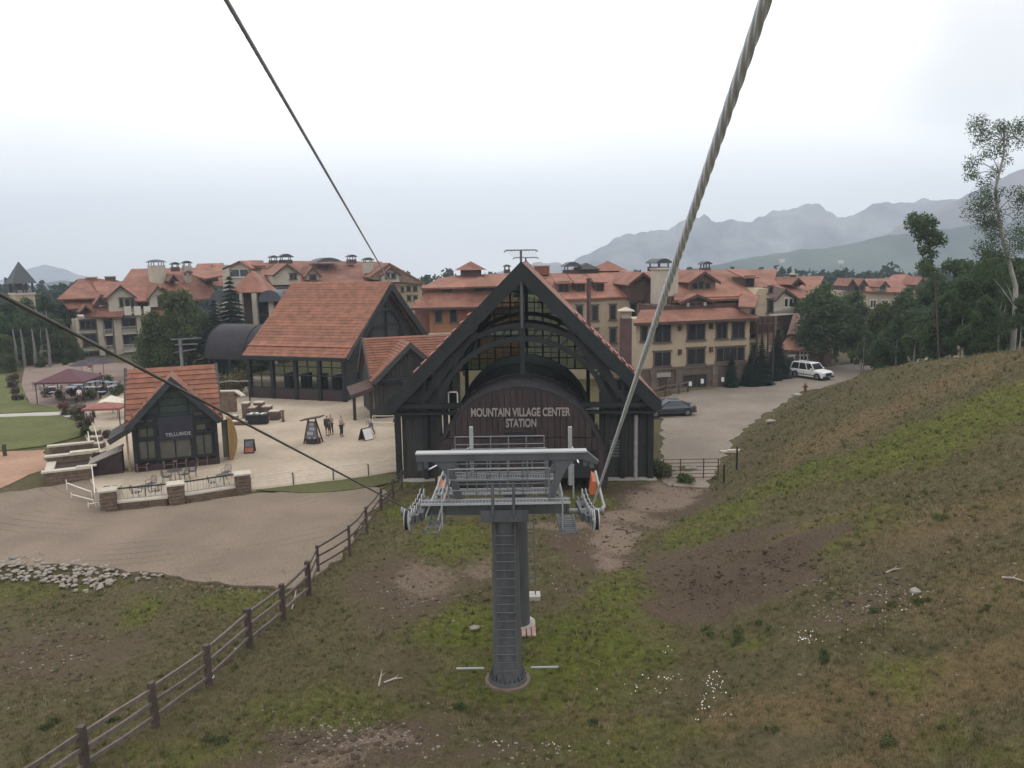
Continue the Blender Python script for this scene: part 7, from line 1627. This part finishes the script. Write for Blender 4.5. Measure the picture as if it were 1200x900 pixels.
# ================================================================ cars
def car(name, label, M, L_, Wd, Hh, prof, cab, paint, wr, rails=False):
    """prof: lower body stations (x, top z); cab: greenhouse side outline x/z points (rear to front)"""
    t = thing(name, label, 'car', M.translation); WM[t] = Matrix.Translation(M.translation); w = Wd/2; gz = .24
    sec = []
    for x, zt_, ww in prof: sec.append([(x, -ww, gz+.05), (x, -ww-.0, gz+.3), (x, -ww, zt_-.22), (x, -ww+.07, zt_-.05), (x, -ww+.22, zt_), (x, ww-.22, zt_), (x, ww-.07, zt_-.05), (x, ww, zt_-.22), (x, ww, gz+.3), (x, ww, gz+.05)])
    q = MB(M); n = 10; V = [p for s_ in sec for p in s_]; Fc = []
    for i in range(len(sec)-1):
        for k in range(n): Fc.append((i*n+k, i*n+(k+1) % n, (i+1)*n+(k+1) % n, (i+1)*n+k))
    Fc += [tuple(range(n)), tuple(range((len(sec)-1)*n, len(sec)*n))[::-1]]
    q.add(V, Fc); q.build('body', paint, t)
    # greenhouse: lower ring on the belt, upper ring on the roof
    b0, r0_, r1_, b1 = cab  # (x,z) belt rear, roof rear, roof front, belt front
    wb, wt = w-.07, w-.24
    q = MB(M); q.hexa([(b0[0], -wb, b0[1]-.1), (b1[0], -wb, b1[1]-.1), (b1[0], wb, b1[1]-.1), (b0[0], wb, b0[1]-.1), (r0_[0], -wt, r0_[1]), (r1_[0], -wt, r1_[1]), (r1_[0], wt, r1_[1]), (r0_[0], wt, r0_[1])]); q.build('cabin_glass', DARKG, t)
    q = MB(M); q.hexa([(r0_[0]-.03, -wt-.02, r0_[1]-.03), (r1_[0]+.05, -wt-.02, r1_[1]-.03), (r1_[0]+.05, wt+.02, r1_[1]-.03), (r0_[0]-.03, wt+.02, r0_[1]-.03), (r0_[0]+.05, -wt+.1, r0_[1]+.05), (r1_[0]-.05, -wt+.1, r1_[1]+.05), (r1_[0]-.05, wt-.1, r1_[1]+.05), (r0_[0]+.05, wt-.1, r0_[1]+.05)]); q.build('car_roof', paint, t)
    for s_ in (-1, 1):
        q = MB(M)
        for (A_, B_) in ((b0, r0_), (b1, r1_)): q.beam((A_[0], s_*(wb+.005), A_[1]-.05), (B_[0], s_*(wt+.01), B_[1]), .05, .09)
        for u in ((.36, .7) if rails else (.45,)): xb2 = b0[0]+(b1[0]-b0[0])*u; xr2 = r0_[0]+(r1_[0]-r0_[0])*u; q.beam((xb2, s_*(wb+.005), b0[1]-.05), (xr2, s_*(wt+.01), r0_[1]), .05, .07)
        q.build('pillar', paint, t)
        q = MB(M)
        for x_ in (b0[0]+.9, b0[0]+1.9): q.box(x_-.01, x_+.01, s_*(w+.004)-.004, s_*(w+.004)+.004, .35, b0[1]-.15)
        q.box(-L_/2+.6, L_/2-.6, s_*(w+.01)-.012, s_*(w+.01)+.012, .48, .56); q.build('door_seam', BLACK, t)
        q = MB(M); q.box(b1[0]-.35, b1[0]-.15, s_*(w+.1)-.1, s_*(w+.1)+.08, b1[1]-.02, b1[1]+.14); q.build('mirror', paint, t)
        for x_ in (-L_/2+.85, L_/2-.85):
            q = MB(M); q.tube((x_, s_*(w-.2), wr), (x_, s_*(w+.02), wr), wr, n=20); wh = q.build('wheel', BLACK, t); q = MB(M); q.tube((x_, s_*(w+.0), wr), (x_, s_*(w+.035), wr), wr*.62, n=12); q.build('rim', GREY, wh)
            q = MB(M); q.tube((x_, s_*(w-.15), wr), (x_, s_*(w+.012), wr), wr*1.18, n=20); q.build('wheel_arch', BLACK, t)
        q = MB(M); q.box(L_/2-.22, L_/2+.012, s_*(w-.22)-.16, s_*(w-.22)+.16, prof[-2][1]-.30, prof[-2][1]-.10); q.build('headlight', mat('lamp_lens', (.55, .56, .56), .2, .1, spec=.8), t)
        q = MB(M); q.box(-L_/2-.012, -L_/2+.15, s_*(w-.2)-.14, s_*(w-.2)+.14, prof[0][1]-.32, prof[0][1]-.10); q.build('taillight', mat('red_lens', (.35, .02, .02), .3), t)
        if rails: q = MB(M); q.beam((r0_[0]+.2, s_*(wt-.08), r0_[1]+.12), (r1_[0]-.3, s_*(wt-.08), r1_[1]+.12), .04, .04); q.build('roof_rail', BLACK, t)
    MB(M).box(L_/2-.1, L_/2+.02, -w+.45, w-.45, .52, .82).build('grille', BLACK, t); MB(M).box(L_/2-.12, L_/2+.06, -w+.06, w-.06, .30, .50).build('bumper', BLACK if rails else paint, t)
    MB(M).box(L_/2+.06, L_/2+.07, -.25, .25, .36, .46).build('number_plate', GREYL, t)
    MB(M).box(-L_/2-.04, -L_/2+.1, -w+.06, w-.06, .32, .5).build('bumper', paint, t)
    return t
p = at(950, 449, 91.5)
car('parked_suv', 'white boxy SUV with roof rails at the top of the gravel road', frame((p.x, p.y, .05), R(-58)), 4.7, 1.9, 1.85,
    [(-2.3, 1.05, .86), (-2.2, 1.12, .93), (.9, 1.12, .95), (1.3, 1.10, .95), (2.1, 1.02, .93), (2.3, .92, .88), (2.35, .7, .84)], ((-2.2, 1.15), (-2.0, 1.78), (.45, 1.78), (1.05, 1.15)), mat('white_car', (.70, .70, .68), .25, .03, 2, spec=.6), .37, True)
p = at(793, 495, 70.5)
car('parked_sedan', 'dark grey sedan parked beside the right wall of the station', frame((14.1, 71.3, .05), R(180+9)), 4.7, 1.82, 1.45,
    [(-2.3, .92, .80), (-2.1, .99, .87), (-1.3, .98, .91), (.8, .96, .91), (1.8, .84, .88), (2.2, .74, .80), (2.35, .6, .74)], ((-1.75, .98), (-1.0, 1.40), (.1, 1.42), (1.15, .96)), mat('grey_car', (.075, .085, .10), .28, .05, 2, metal=.5, spec=.6), .33)

# ================================================================ people
SKIN = mat('skin', (.36, .21, .15), .6, .05); HAIR = mat('hair_dark', (.03, .022, .018), .7)
SKINQ = []
def skinned(name, verts, edges, radii, mt, par, root=0, sub=1):
    me = bpy.data.meshes.new(name); me.from_pydata(verts, edges, []); o = bpy.data.objects.new(name, me); COL.objects.link(o)
    md = o.modifiers.new('s', 'SKIN')
    for i, r_ in enumerate(radii): me.skin_vertices[0].data[i].radius = (r_, r_); me.skin_vertices[0].data[i].use_root = (i == root)
    md.use_smooth_shade = True; s2 = o.modifiers.new('b', 'SUBSURF'); s2.levels = sub; s2.render_levels = sub
    SKINQ.append((o, name, mt, par))
def flush_skins():
    bpy.context.view_layer.update(); dg = bpy.context.evaluated_depsgraph_get(); res = []
    for o, name, mt, par in SKINQ: ev = bpy.data.meshes.new_from_object(o.evaluated_get(dg)); res.append((ev, name, mt, par))
    for q in SKINQ: bpy.data.objects.remove(q[0])
    for ev, name, mt, par in res:
        ev.materials.clear(); ev.materials.append(mt); ev.name = name; n = bpy.data.objects.new(name, ev); COL.objects.link(n); n.parent = par
def person(label, px, py, yaw, H_=1.72, elbows=((-.25, .02, 1.13), (.25, .02, 1.13)), wrists=((-.27, -.08, .90), (.27, -.08, .90)), knees=((-.10, -.03, .50), (.11, .0, .50)), ankles=((-.11, .03, .09), (.13, .05, .09)), lean=0.0, shirt=(.3, .3, .3), pants=(.05, .05, .06), shorts=False, pack=None, sleeve=True, z=.15, hair=None):
    p = G(px, py, z); k = H_/1.75; t = thing('person', label, 'person', (p.x, p.y, z), R(yaw)); t.scale = (k, k, k)
    def ln(v): dz = max(0, v[2]-.92); return (v[0], v[1]-dz*math.sin(lean), .92+dz*math.cos(lean) if v[2] > .92 else v[2])
    T_ = [(0, 0, .95), (0, 0, 1.14), (0, .01, 1.33), (0, .01, 1.46), (0, -.01, 1.54), (0, -.02, 1.63), (0, -.01, 1.71)]
    V = [ln(v) for v in T_]; E = [(i, i+1) for i in range(6)]; Rd = [.125, .115, .125, .06, .055, .088, .07]
    V.append(ln((0, -.115, 1.615))); E.append((5, 7)); Rd.append(.018)   # nose
    for s_ in (0, 1):
        sg = -1 if s_ == 0 else 1; b = len(V); V += [ln((sg*.17, .01, 1.42)), ln(elbows[s_]) if elbows[s_][2] > .92 else elbows[s_], ln(wrists[s_]) if wrists[s_][2] > .92 else wrists[s_]]; Rd += [.062, .043, .030]
        w = Vector(V[-1]); d = (w-Vector(V[-2])).normalized(); pm = w+d*.07; V.append(tuple(pm)); Rd.append(.036); E += [(2, b), (b, b+1), (b+1, b+2), (b+2, b+3)]
        sd_ = d.cross(Vector((1, 0, 0))).normalized()
        for j, ln_ in enumerate((.075, .085, .078, .062)): V.append(tuple(pm+d*ln_+sd_*(-.03+j*.02))); Rd.append(.010); E.append((b+3, len(V)-1))
        V.append(tuple(w+d*.06+sd_*(-.06))); Rd.append(.011); E.append((b+2, len(V)-1))
    for s_ in (0, 1):
        sg = -1 if s_ == 0 else 1; b = len(V); V += [(sg*.095, 0, .88), knees[s_], ankles[s_], (ankles[s_][0], ankles[s_][1]-.15, .04)]; Rd += [.092, .058, .042, .036]; E += [(0, b), (b, b+1), (b+1, b+2), (b+2, b+3)]
    skinned('body', V, E, Rd, SKIN, t)
    # shirt
    b = 8; V2 = [V[0], V[1], V[2], V[3]]; E2 = [(0, 1), (1, 2), (2, 3)]; R2 = [.140, .135, .145, .075]
    for s_ in (0, 1):
        q = b+s_*9; el = Vector(V[q]).lerp(Vector(V[q+1]), 1.0 if sleeve else .7); i = len(V2); V2 += [V[q], tuple(el)]; R2 += [.078, .056]; E2 += [(2, i), (i, i+1)]
    skinned('shirt', V2, E2, R2, mat('shirt_%.2f_%.2f' % (shirt[0], shirt[2]), shirt, .85, .1), t)
    b = len(V)-8; V3 = [V[0]]; E3 = []; R3 = [.138]
    for s_ in (0, 1):
        q = b+s_*4; end = Vector(V[q+1]) if shorts else Vector(V[q+1]).lerp(Vector(V[q+2]), .95); i = len(V3)
        V3 += [V[q], V[q+1]] + ([] if shorts else [tuple(end)]); R3 += [.108, .075] + ([] if shorts else [.055]); E3 += [(0, i), (i, i+1)] + ([] if shorts else [(i+1, i+2)])
    skinned('trousers', V3, E3, R3, mat('pants_%.2f_%.2f' % (pants[0], pants[2]), pants, .85, .1), t)
    h5_, h6_ = Vector(V[5]), Vector(V[6]); skinned('hair', [tuple(h5_+Vector((0, .035, .01))), tuple(h6_+Vector((0, .02, .0)))], [(0, 1)], [.088, .080], hair or HAIR, t)
    for s_ in (0, 1):
        a_ = V[b+s_*4+2]; skinned('shoe', [(a_[0], a_[1]+.03, .045), (a_[0], a_[1]-.16, .035)], [(0, 1)], [.052, .045], BLACK, t)
    if pack: q = MB(); q.box(-.16, .16, .12, .30, 1.0, 1.45); o = q.build('backpack', mat('pack_'+pack, (.05, .045, .05), .8)); o.parent = t; o.matrix_basis = Matrix()
    return t
person('person with a dark backpack and dark shorts seen from behind', 384, 511, 170, 1.75, shirt=(.07, .06, .065), pants=(.09, .06, .05), shorts=True, pack='dark', ankles=((-.10, .08, .09), (.12, -.05, .09)))
person('person in a pale pink top facing the one with the backpack', 388.5, 509, -20, 1.72, shirt=(.36, .24, .22), pants=(.04, .04, .05), elbows=((-.24, -.05, 1.14), (.24, -.08, 1.14)), wrists=((-.20, -.26, 1.12), (.22, -.28, 1.18)))
person('slim person in a light top with dark leggings reaching an arm to the right', 400.5, 511.5, 60, 1.78, shirt=(.40, .30, .24), pants=(.035, .035, .045), elbows=((-.22, -.18, 1.24), (.25, .02, 1.13)), wrists=((-.20, -.48, 1.20), (.26, -.10, .92)), sleeve=False)
person('person in a white shirt and grey trousers bending beside the white faced board', 435, 509.5, -30, 1.75, lean=.55, shirt=(.42, .41, .42), pants=(.17, .17, .20), elbows=((-.24, -.12, 1.16), (.24, -.12, 1.16)), wrists=((-.2, -.3, .98), (.2, -.3, .98)), knees=((-.1, -.06, .5), (.12, .08, .5)), ankles=((-.1, -.04, .09), (.13, .3, .09)))
person('person in dark clothes with a pale bag standing by the station corner', 465, 510.5, 10, 1.70, shirt=(.05, .045, .05), pants=(.03, .03, .035), elbows=((-.24, -.04, 1.14), (.24, -.08, 1.14)), wrists=((-.1, -.2, 1.16), (.08, -.22, 1.2)))
person('person in a white top beyond the capped stone blocks', 105, 499, 30, 1.68, shirt=(.55, .54, .52), pants=(.12, .09, .08))
person('person in red in the crowd below the left hotel', 106, 440, 0, 1.7, shirt=(.32, .06, .06), pants=(.5, .48, .45), z=.1)
person('person in white on the path beside the maroon tent', 94, 473, 0, 1.7, shirt=(.6, .6, .58), pants=(.06, .06, .07), z=.1)

flush_skins()
# ================================================================ small things on the meadow
a_ = G(611, 751); b_ = G(629, 751); c_ = G(611, 735); t = thing('plank_pallet', 'three pinkish planks laid side by side behind the tower foot', 'planks', (*a_.xy, H(*a_.xy)))
for k in range(3): w = (b_.x-a_.x)/3; z = H(a_.x, a_.y)+.1; MB().box(a_.x+k*w+.02, a_.x+(k+1)*w-.02, a_.y, c_.y, z, z+.05).build('plank', mat('pink_plank', (.33, .22, .18), .8), t)
for i, (A_, B_, lb) in enumerate((((444, 805), (449, 790), 'pale upright twig standing left of the dirt track'), ((450, 801), (472, 796), 'pale stick lying left of the dirt track'), ((1174, 678), (1200, 683), 'pale branch lying near the right edge of the slope'), ((1038, 672), (1055, 668), 'short pale branch on the bare dirt of the slope'), ((342, 715), (352, 697), 'grey stick leaning beside the last thick fence post'))):
    a_, b_ = hillpt(*A_), hillpt(*B_)
    if i == 0: b_ = a_+Vector((.1, .1, .5))
    if i == 4: b_ = b_+Vector((0, -.5, .5))
    q = MB(); m_ = a_.lerp(b_, .5)+Vector((.02, .03, .08)); q.tube(a_+Vector((0, 0, .03)), m_, .035, .03, n=5); q.tube(m_, b_+Vector((0, 0, .05)), .03, .015, n=5); q.tube(m_, m_+Vector((.15, .05, .12)), .015, .006, n=4); tag(q.build('fallen_branch', mat('dead_wood', (.38, .33, .28), .9)), lb, 'branch')
# background lift hardware between the left trees
t = thing('far_lift_tower', 'small grey lift tower with crossbars half hidden in the left trees', 'lift tower', (*at(206, 420, 98).xy, 0)); q = MB()
for (A_, B_) in (((200, 398), (236, 396)), ((205, 404), (232, 403)), ((204, 413), (230, 409))): q.beam(at(*A_, 97), at(*B_, 97), .15, .12)
q.build('crossbar', mat('dull_steel', (.13, .135, .14), .6), t); p = at(212, 410, 97.2); MB().box(p.x-.15, p.x+.15, p.y-.15, p.y+.15, 0, at(210, 398, 97.2).z).build('mast', GREY, t)
# ---- added parasols and shrubs: dark mass standing in for shade on the far-left terrace
for i, (px, py, D_, lb) in enumerate(((98, 452, 96, 'added dark parasol standing in for shade left of the far terrace tables'), (110, 448, 99, 'added dark parasol standing in for shade in the middle of the far terrace'), (123, 450, 98, 'added dark parasol standing in for shade at the right end of the far terrace'))):
    p = at(px, py, D_); t = thing('parasol', lb, 'parasol', (p.x, p.y, .1), 0, 'added dark parasols of the far terrace'); F = frame((p.x, p.y, .1)); q = MB(F); n = 8; r_ = 1.5; h = 2.5
    q.add([(r_*math.cos(2*math.pi*k/n), r_*math.sin(2*math.pi*k/n), h-.3) for k in range(n)]+[(0, 0, h+.35)], [(k, (k+1) % n, n) for k in range(n)]); q.build('cover', mat('shade_dark_canvas', (.05, .035, .045), .8, .2), t); q = MB(F); q.tube((0, 0, 0), (0, 0, h+.35), .03, n=6); q.build('pole', DGREY, t)
for i, (px, py) in enumerate(((88, 468), (106, 470), (121, 464), (134, 465), (96, 471), (128, 451), (115, 449), (72, 470), (58, 466), (141, 462))):
    bush(px, py, .7, 1.1, 'added dark shrub standing in for shade among the tables of the far left terrace', BUSH if i % 2 else RF, group='added shrubs of the far terrace', nm='added_shrub')  # added shrubs, dark filler in place of the shade between the tables
# ================================================================ grass, weeds, flowers, pebbles
def fastmesh(name, V, k, mt):
    n = len(V)//k; me = bpy.data.meshes.new(name); me.vertices.add(len(V)); me.vertices.foreach_set('co', V.astype(np.float32).ravel()); me.loops.add(len(V)); me.loops.foreach_set('vertex_index', np.arange(len(V), dtype=np.int32))
    me.polygons.add(n); me.polygons.foreach_set('loop_start', np.arange(0, len(V), k, dtype=np.int32)); me.polygons.foreach_set('loop_total', np.full(n, k, dtype=np.int32)); me.update(); me.validate(); me.materials.append(mt); return me
N = 250000
u = rng.random(N); Y = 14*np.exp(u*math.log(86/14)); X = rng.uniform(-.70, .70, N)*Y
fenceX = np.interp(Y, [0, 36.4, 36.5, 38, 41, 47, 55, 90], [-60, -60, -12, -11, -9.6, -8.4, -7.3, -7.2])
fenceX = np.where((Y < 38.4+rng.normal(0, .3, N)) & (X < -14), -60, fenceX)
ok = X > fenceX-np.where(Y > 38, rng.exponential(.35, N), 0)
roadx = toe(Y)
ok &= ~((Y > 50) & (X > 9) & (X < roadx+.1)); ok &= ~((Y > 50.5) & (X <= 9.4))
ok &= (np.hypot(X, Y-tb.y) > 1.05)
print('SCAR', hillpt(850, 670), hillpt(800, 640), hillpt(930, 660))
X, Y = X[ok], Y[ok]
gm2 = blobs(GREEN, X, Y, 11); dm2 = blobs(DIRT, X, Y, 21); sm2 = blobs(STRAW, X, Y, 31); n_ = fbm(X, Y, 1.5, 55, 3)
keep = (rng.random(len(X)) < np.clip(.85+.5*n_-dm2*.85+gm2*.4, .05, 1)); X, Y, gm2, dm2, sm2 = X[keep], Y[keep], gm2[keep], dm2[keep], sm2[keep]
Z = height(X, Y); sel = rng.random(len(X))
kind = np.where(sel < gm2*.8+.08, 0, np.where(sel < gm2*.8+.1+sm2*.55+.12, 2, 1))
def tufts(name, label, m_, X, Y, Z, mt, hmin, hmax, nb, w):
    P = np.stack([X, Y, Z], -1)[m_]; n = len(P); P = np.repeat(P, nb, 0); n2 = len(P); sc_ = np.repeat(rng.uniform(hmin, hmax, n), nb)*rng.uniform(.6, 1.2, n2)
    far_ = np.clip(P[:, 1]/30, .7, 1.7); an = rng.uniform(0, 6.283, n2); ou = rng.uniform(.15, .75, n2)*sc_
    B = P+np.stack([np.cos(an)*.04, np.sin(an)*.04, -.02*np.ones(n2)], -1)
    tip = B+np.stack([np.cos(an)*ou, np.sin(an)*ou, sc_], -1); s_ = np.stack([-np.sin(an), np.cos(an), np.zeros(n2)], -1)*(w*far_)[:, None]
    V = np.stack([B-s_, B+s_, tip], 1).reshape(-1, 3); tag(put(fastmesh(name, V, 3, mt), name), label, kind='stuff')
tufts('green_grass', 'short green grass', kind == 0, X, Y, Z, mat('grass_green', (.068, .084, .017), .9, col2=(.180, .185, .045), scale=.6, spec=.1), .04, .13, 5, .010)
tufts('meadow_grass', 'olive brown meadow grass', kind == 1, X, Y, Z, mat('grass_olive', (.078, .070, .031), .9, col2=(.175, .148, .078), scale=.6, spec=.1), .04, .14, 5, .010)
tufts('dry_grass', 'dry straw coloured grass', kind == 2, X, Y, Z, mat('grass_dry', (.12, .085, .045), .9, col2=(.33, .25, .15), scale=.8, spec=.1), .06, .22, 5, .008)
# sparse taller tussocks and seed stalks
nt_ = 5200; pk = rng.choice(len(X), nt_, replace=False); pk = pk[(dm2[pk] < .8)]
Xt, Yt, Zt = X[pk], Y[pk], Z[pk]; kt = rng.random(len(pk))
tufts('tussocks', 'taller green tussocks in the meadow', kt < .45, Xt, Yt, Zt, mat('tussock_green', (.050, .066, .020), .9, col2=(.13, .15, .045), scale=.8, spec=.1), .10, .26, 22, .010)
tufts('dry_tussocks', 'taller dry tussocks and seed stalks in the meadow', kt >= .45, Xt, Yt, Zt, mat('tussock_dry', (.11, .080, .045), .9, col2=(.30, .235, .14), scale=.8, spec=.1), .10, .30, 18, .007)
# white flowers in loose clusters
V = []
def flower(p, s_, up_=.18):
    a_ = random.uniform(0, 6)
    V.extend([(p.x+math.cos(a_+k*math.pi/2)*s_, p.y+math.sin(a_+k*math.pi/2)*s_, p.z+up_+random.uniform(-.02, .02)) for k in range(4)])
for (px, py, rx, ry, n) in ((838, 808, 14, 14, 34), (824, 826, 16, 10, 22), (830, 840, 30, 16, 14), (945, 752, 12, 8, 22), (250, 800, 5, 4, 14), (280, 765, 5, 3, 8), (785, 800, 20, 4, 10), (1040, 710, 40, 20, 16), (760, 810, 50, 10, 14), (640, 880, 30, 8, 8), (575, 876, 25, 4, 8), (1000, 740, 40, 20, 8), (600, 700, 20, 15, 5), (660, 690, 20, 20, 8), (780, 770, 12, 6, 6)):
    for p in hillpts(rng.normal(px, rx*.5, n), rng.normal(py, ry*.5, n)): flower(Vector(p), random.uniform(.014, .028))
tag(put(fastmesh('white_flowers', np.array(V), 4, mat('white_petals', (.75, .74, .68), .8, .05)), 'white_flowers'), 'white meadow flowers in loose clusters', kind='stuff')
# pebbles and clods
def scatter_stones(name, label, spots, mt, smin, smax):
    V = []; F = []; base = [v.co.copy() for v in rockmesh(99).vertices]
    bm = bmesh.new(); bmesh.ops.create_icosphere(bm, subdivisions=1, radius=.5); bv = np.array([v.co[:] for v in bm.verts]); bf = np.array([[v.index for v in f.verts] for f in bm.faces]); bm.free(); tot = []
    FI_ = []; c = 0
    for (px, py, rx, ry, n) in spots:
        for p in hillpts(rng.normal(px, rx*.5, n), rng.normal(py, ry*.5, n)):
            s_ = random.uniform(smin, smax)*random.uniform(.5, 1.3)
            v = bv*np.array([s_*random.uniform(.8, 1.4), s_, s_*.6])*(1+rng.uniform(-.2, .2, (len(bv), 1))); tot.append(v+np.array(p)); FI_.append(bf+c); c += len(bv)
    V = np.concatenate(tot); Fc = np.concatenate(FI_); me = bpy.data.meshes.new(name); me.from_pydata(V.tolist(), [], Fc.tolist()); me.materials.append(mt); tag(put(me, name), label, kind='stuff')
scatter_stones('pebbles', 'pale pebbles strewn over the bare ground', [(480, 690, 60, 40, 150), (420, 860, 120, 30, 260), (650, 880, 120, 18, 80), (1010, 700, 110, 50, 260), (60, 770, 90, 60, 120), (690, 640, 60, 50, 90), (780, 590, 60, 40, 120), (560, 700, 60, 40, 60), (1120, 620, 90, 60, 90), (980, 560, 120, 80, 80), (300, 680, 60, 12, 60), (1050, 800, 120, 60, 60), (200, 620, 220, 60, 500), (280, 690, 90, 8, 160), (820, 500, 40, 60, 160)], mat('pebble', (.24, .20, .17), .9, .3, 2), .03, .11)
scatter_stones('dirt_clods', 'dark clods of turned earth', [(830, 680, 70, 40, 160), (920, 660, 60, 20, 100), (470, 700, 60, 50, 80), (400, 870, 90, 30, 160), (750, 640, 40, 60, 140), (60, 770, 80, 50, 120), (1010, 690, 80, 30, 120), (700, 620, 50, 40, 90)], mat('earth_clod', (.060, .043, .030), 1, .25, 2), .06, .22)
# small leafy weeds on the slope
C = []; Rr = []
for (px, py, n) in ((1035, 712, 2), (870, 745, 3), (860, 755, 2), (1100, 610, 3), (1160, 715, 3), (1040, 870, 4), (900, 860, 2), (1000, 640, 3), (960, 770, 3), (830, 740, 2), (250, 870, 4), (60, 850, 4), (120, 840, 3), (1085, 700, 2), (890, 735, 2), (700, 850, 2), (540, 830, 2)):
    for _ in range(n): p = hillpt(px+random.uniform(-12, 12), py+random.uniform(-6, 6)); C.append((p.x, p.y, p.z+.04)); Rr.append(random.uniform(.10, .26))
tag(put(leaves('leafy_weeds', C, Rr, 5500, .035, BUSH, squash=.5), 'leafy_weeds'), 'clumps of leafy green weeds on the slope', kind='stuff')
# ---------------------------------------------------------------- haze
hb = MB().box(-2400, 2400, -320, 3150, -275, 262)
HM = bpy.data.materials.new('haze_air'); HM.use_nodes = True; ht = HM.node_tree; ht.nodes.clear()
ho = ht.nodes.new('ShaderNodeOutputMaterial'); hv = ht.nodes.new('ShaderNodeVolumePrincipled')
hv.inputs['Density'].default_value = 0.00042; hv.inputs['Color'].default_value = (.78, .88, 1, 1); hv.inputs['Anisotropy'].default_value = 0.2
ht.links.new(hv.outputs[0], ho.inputs['Volume'])
hz = hb.build('haze', HM); tag(hz, 'thin pale mountain haze', kind='stuff')
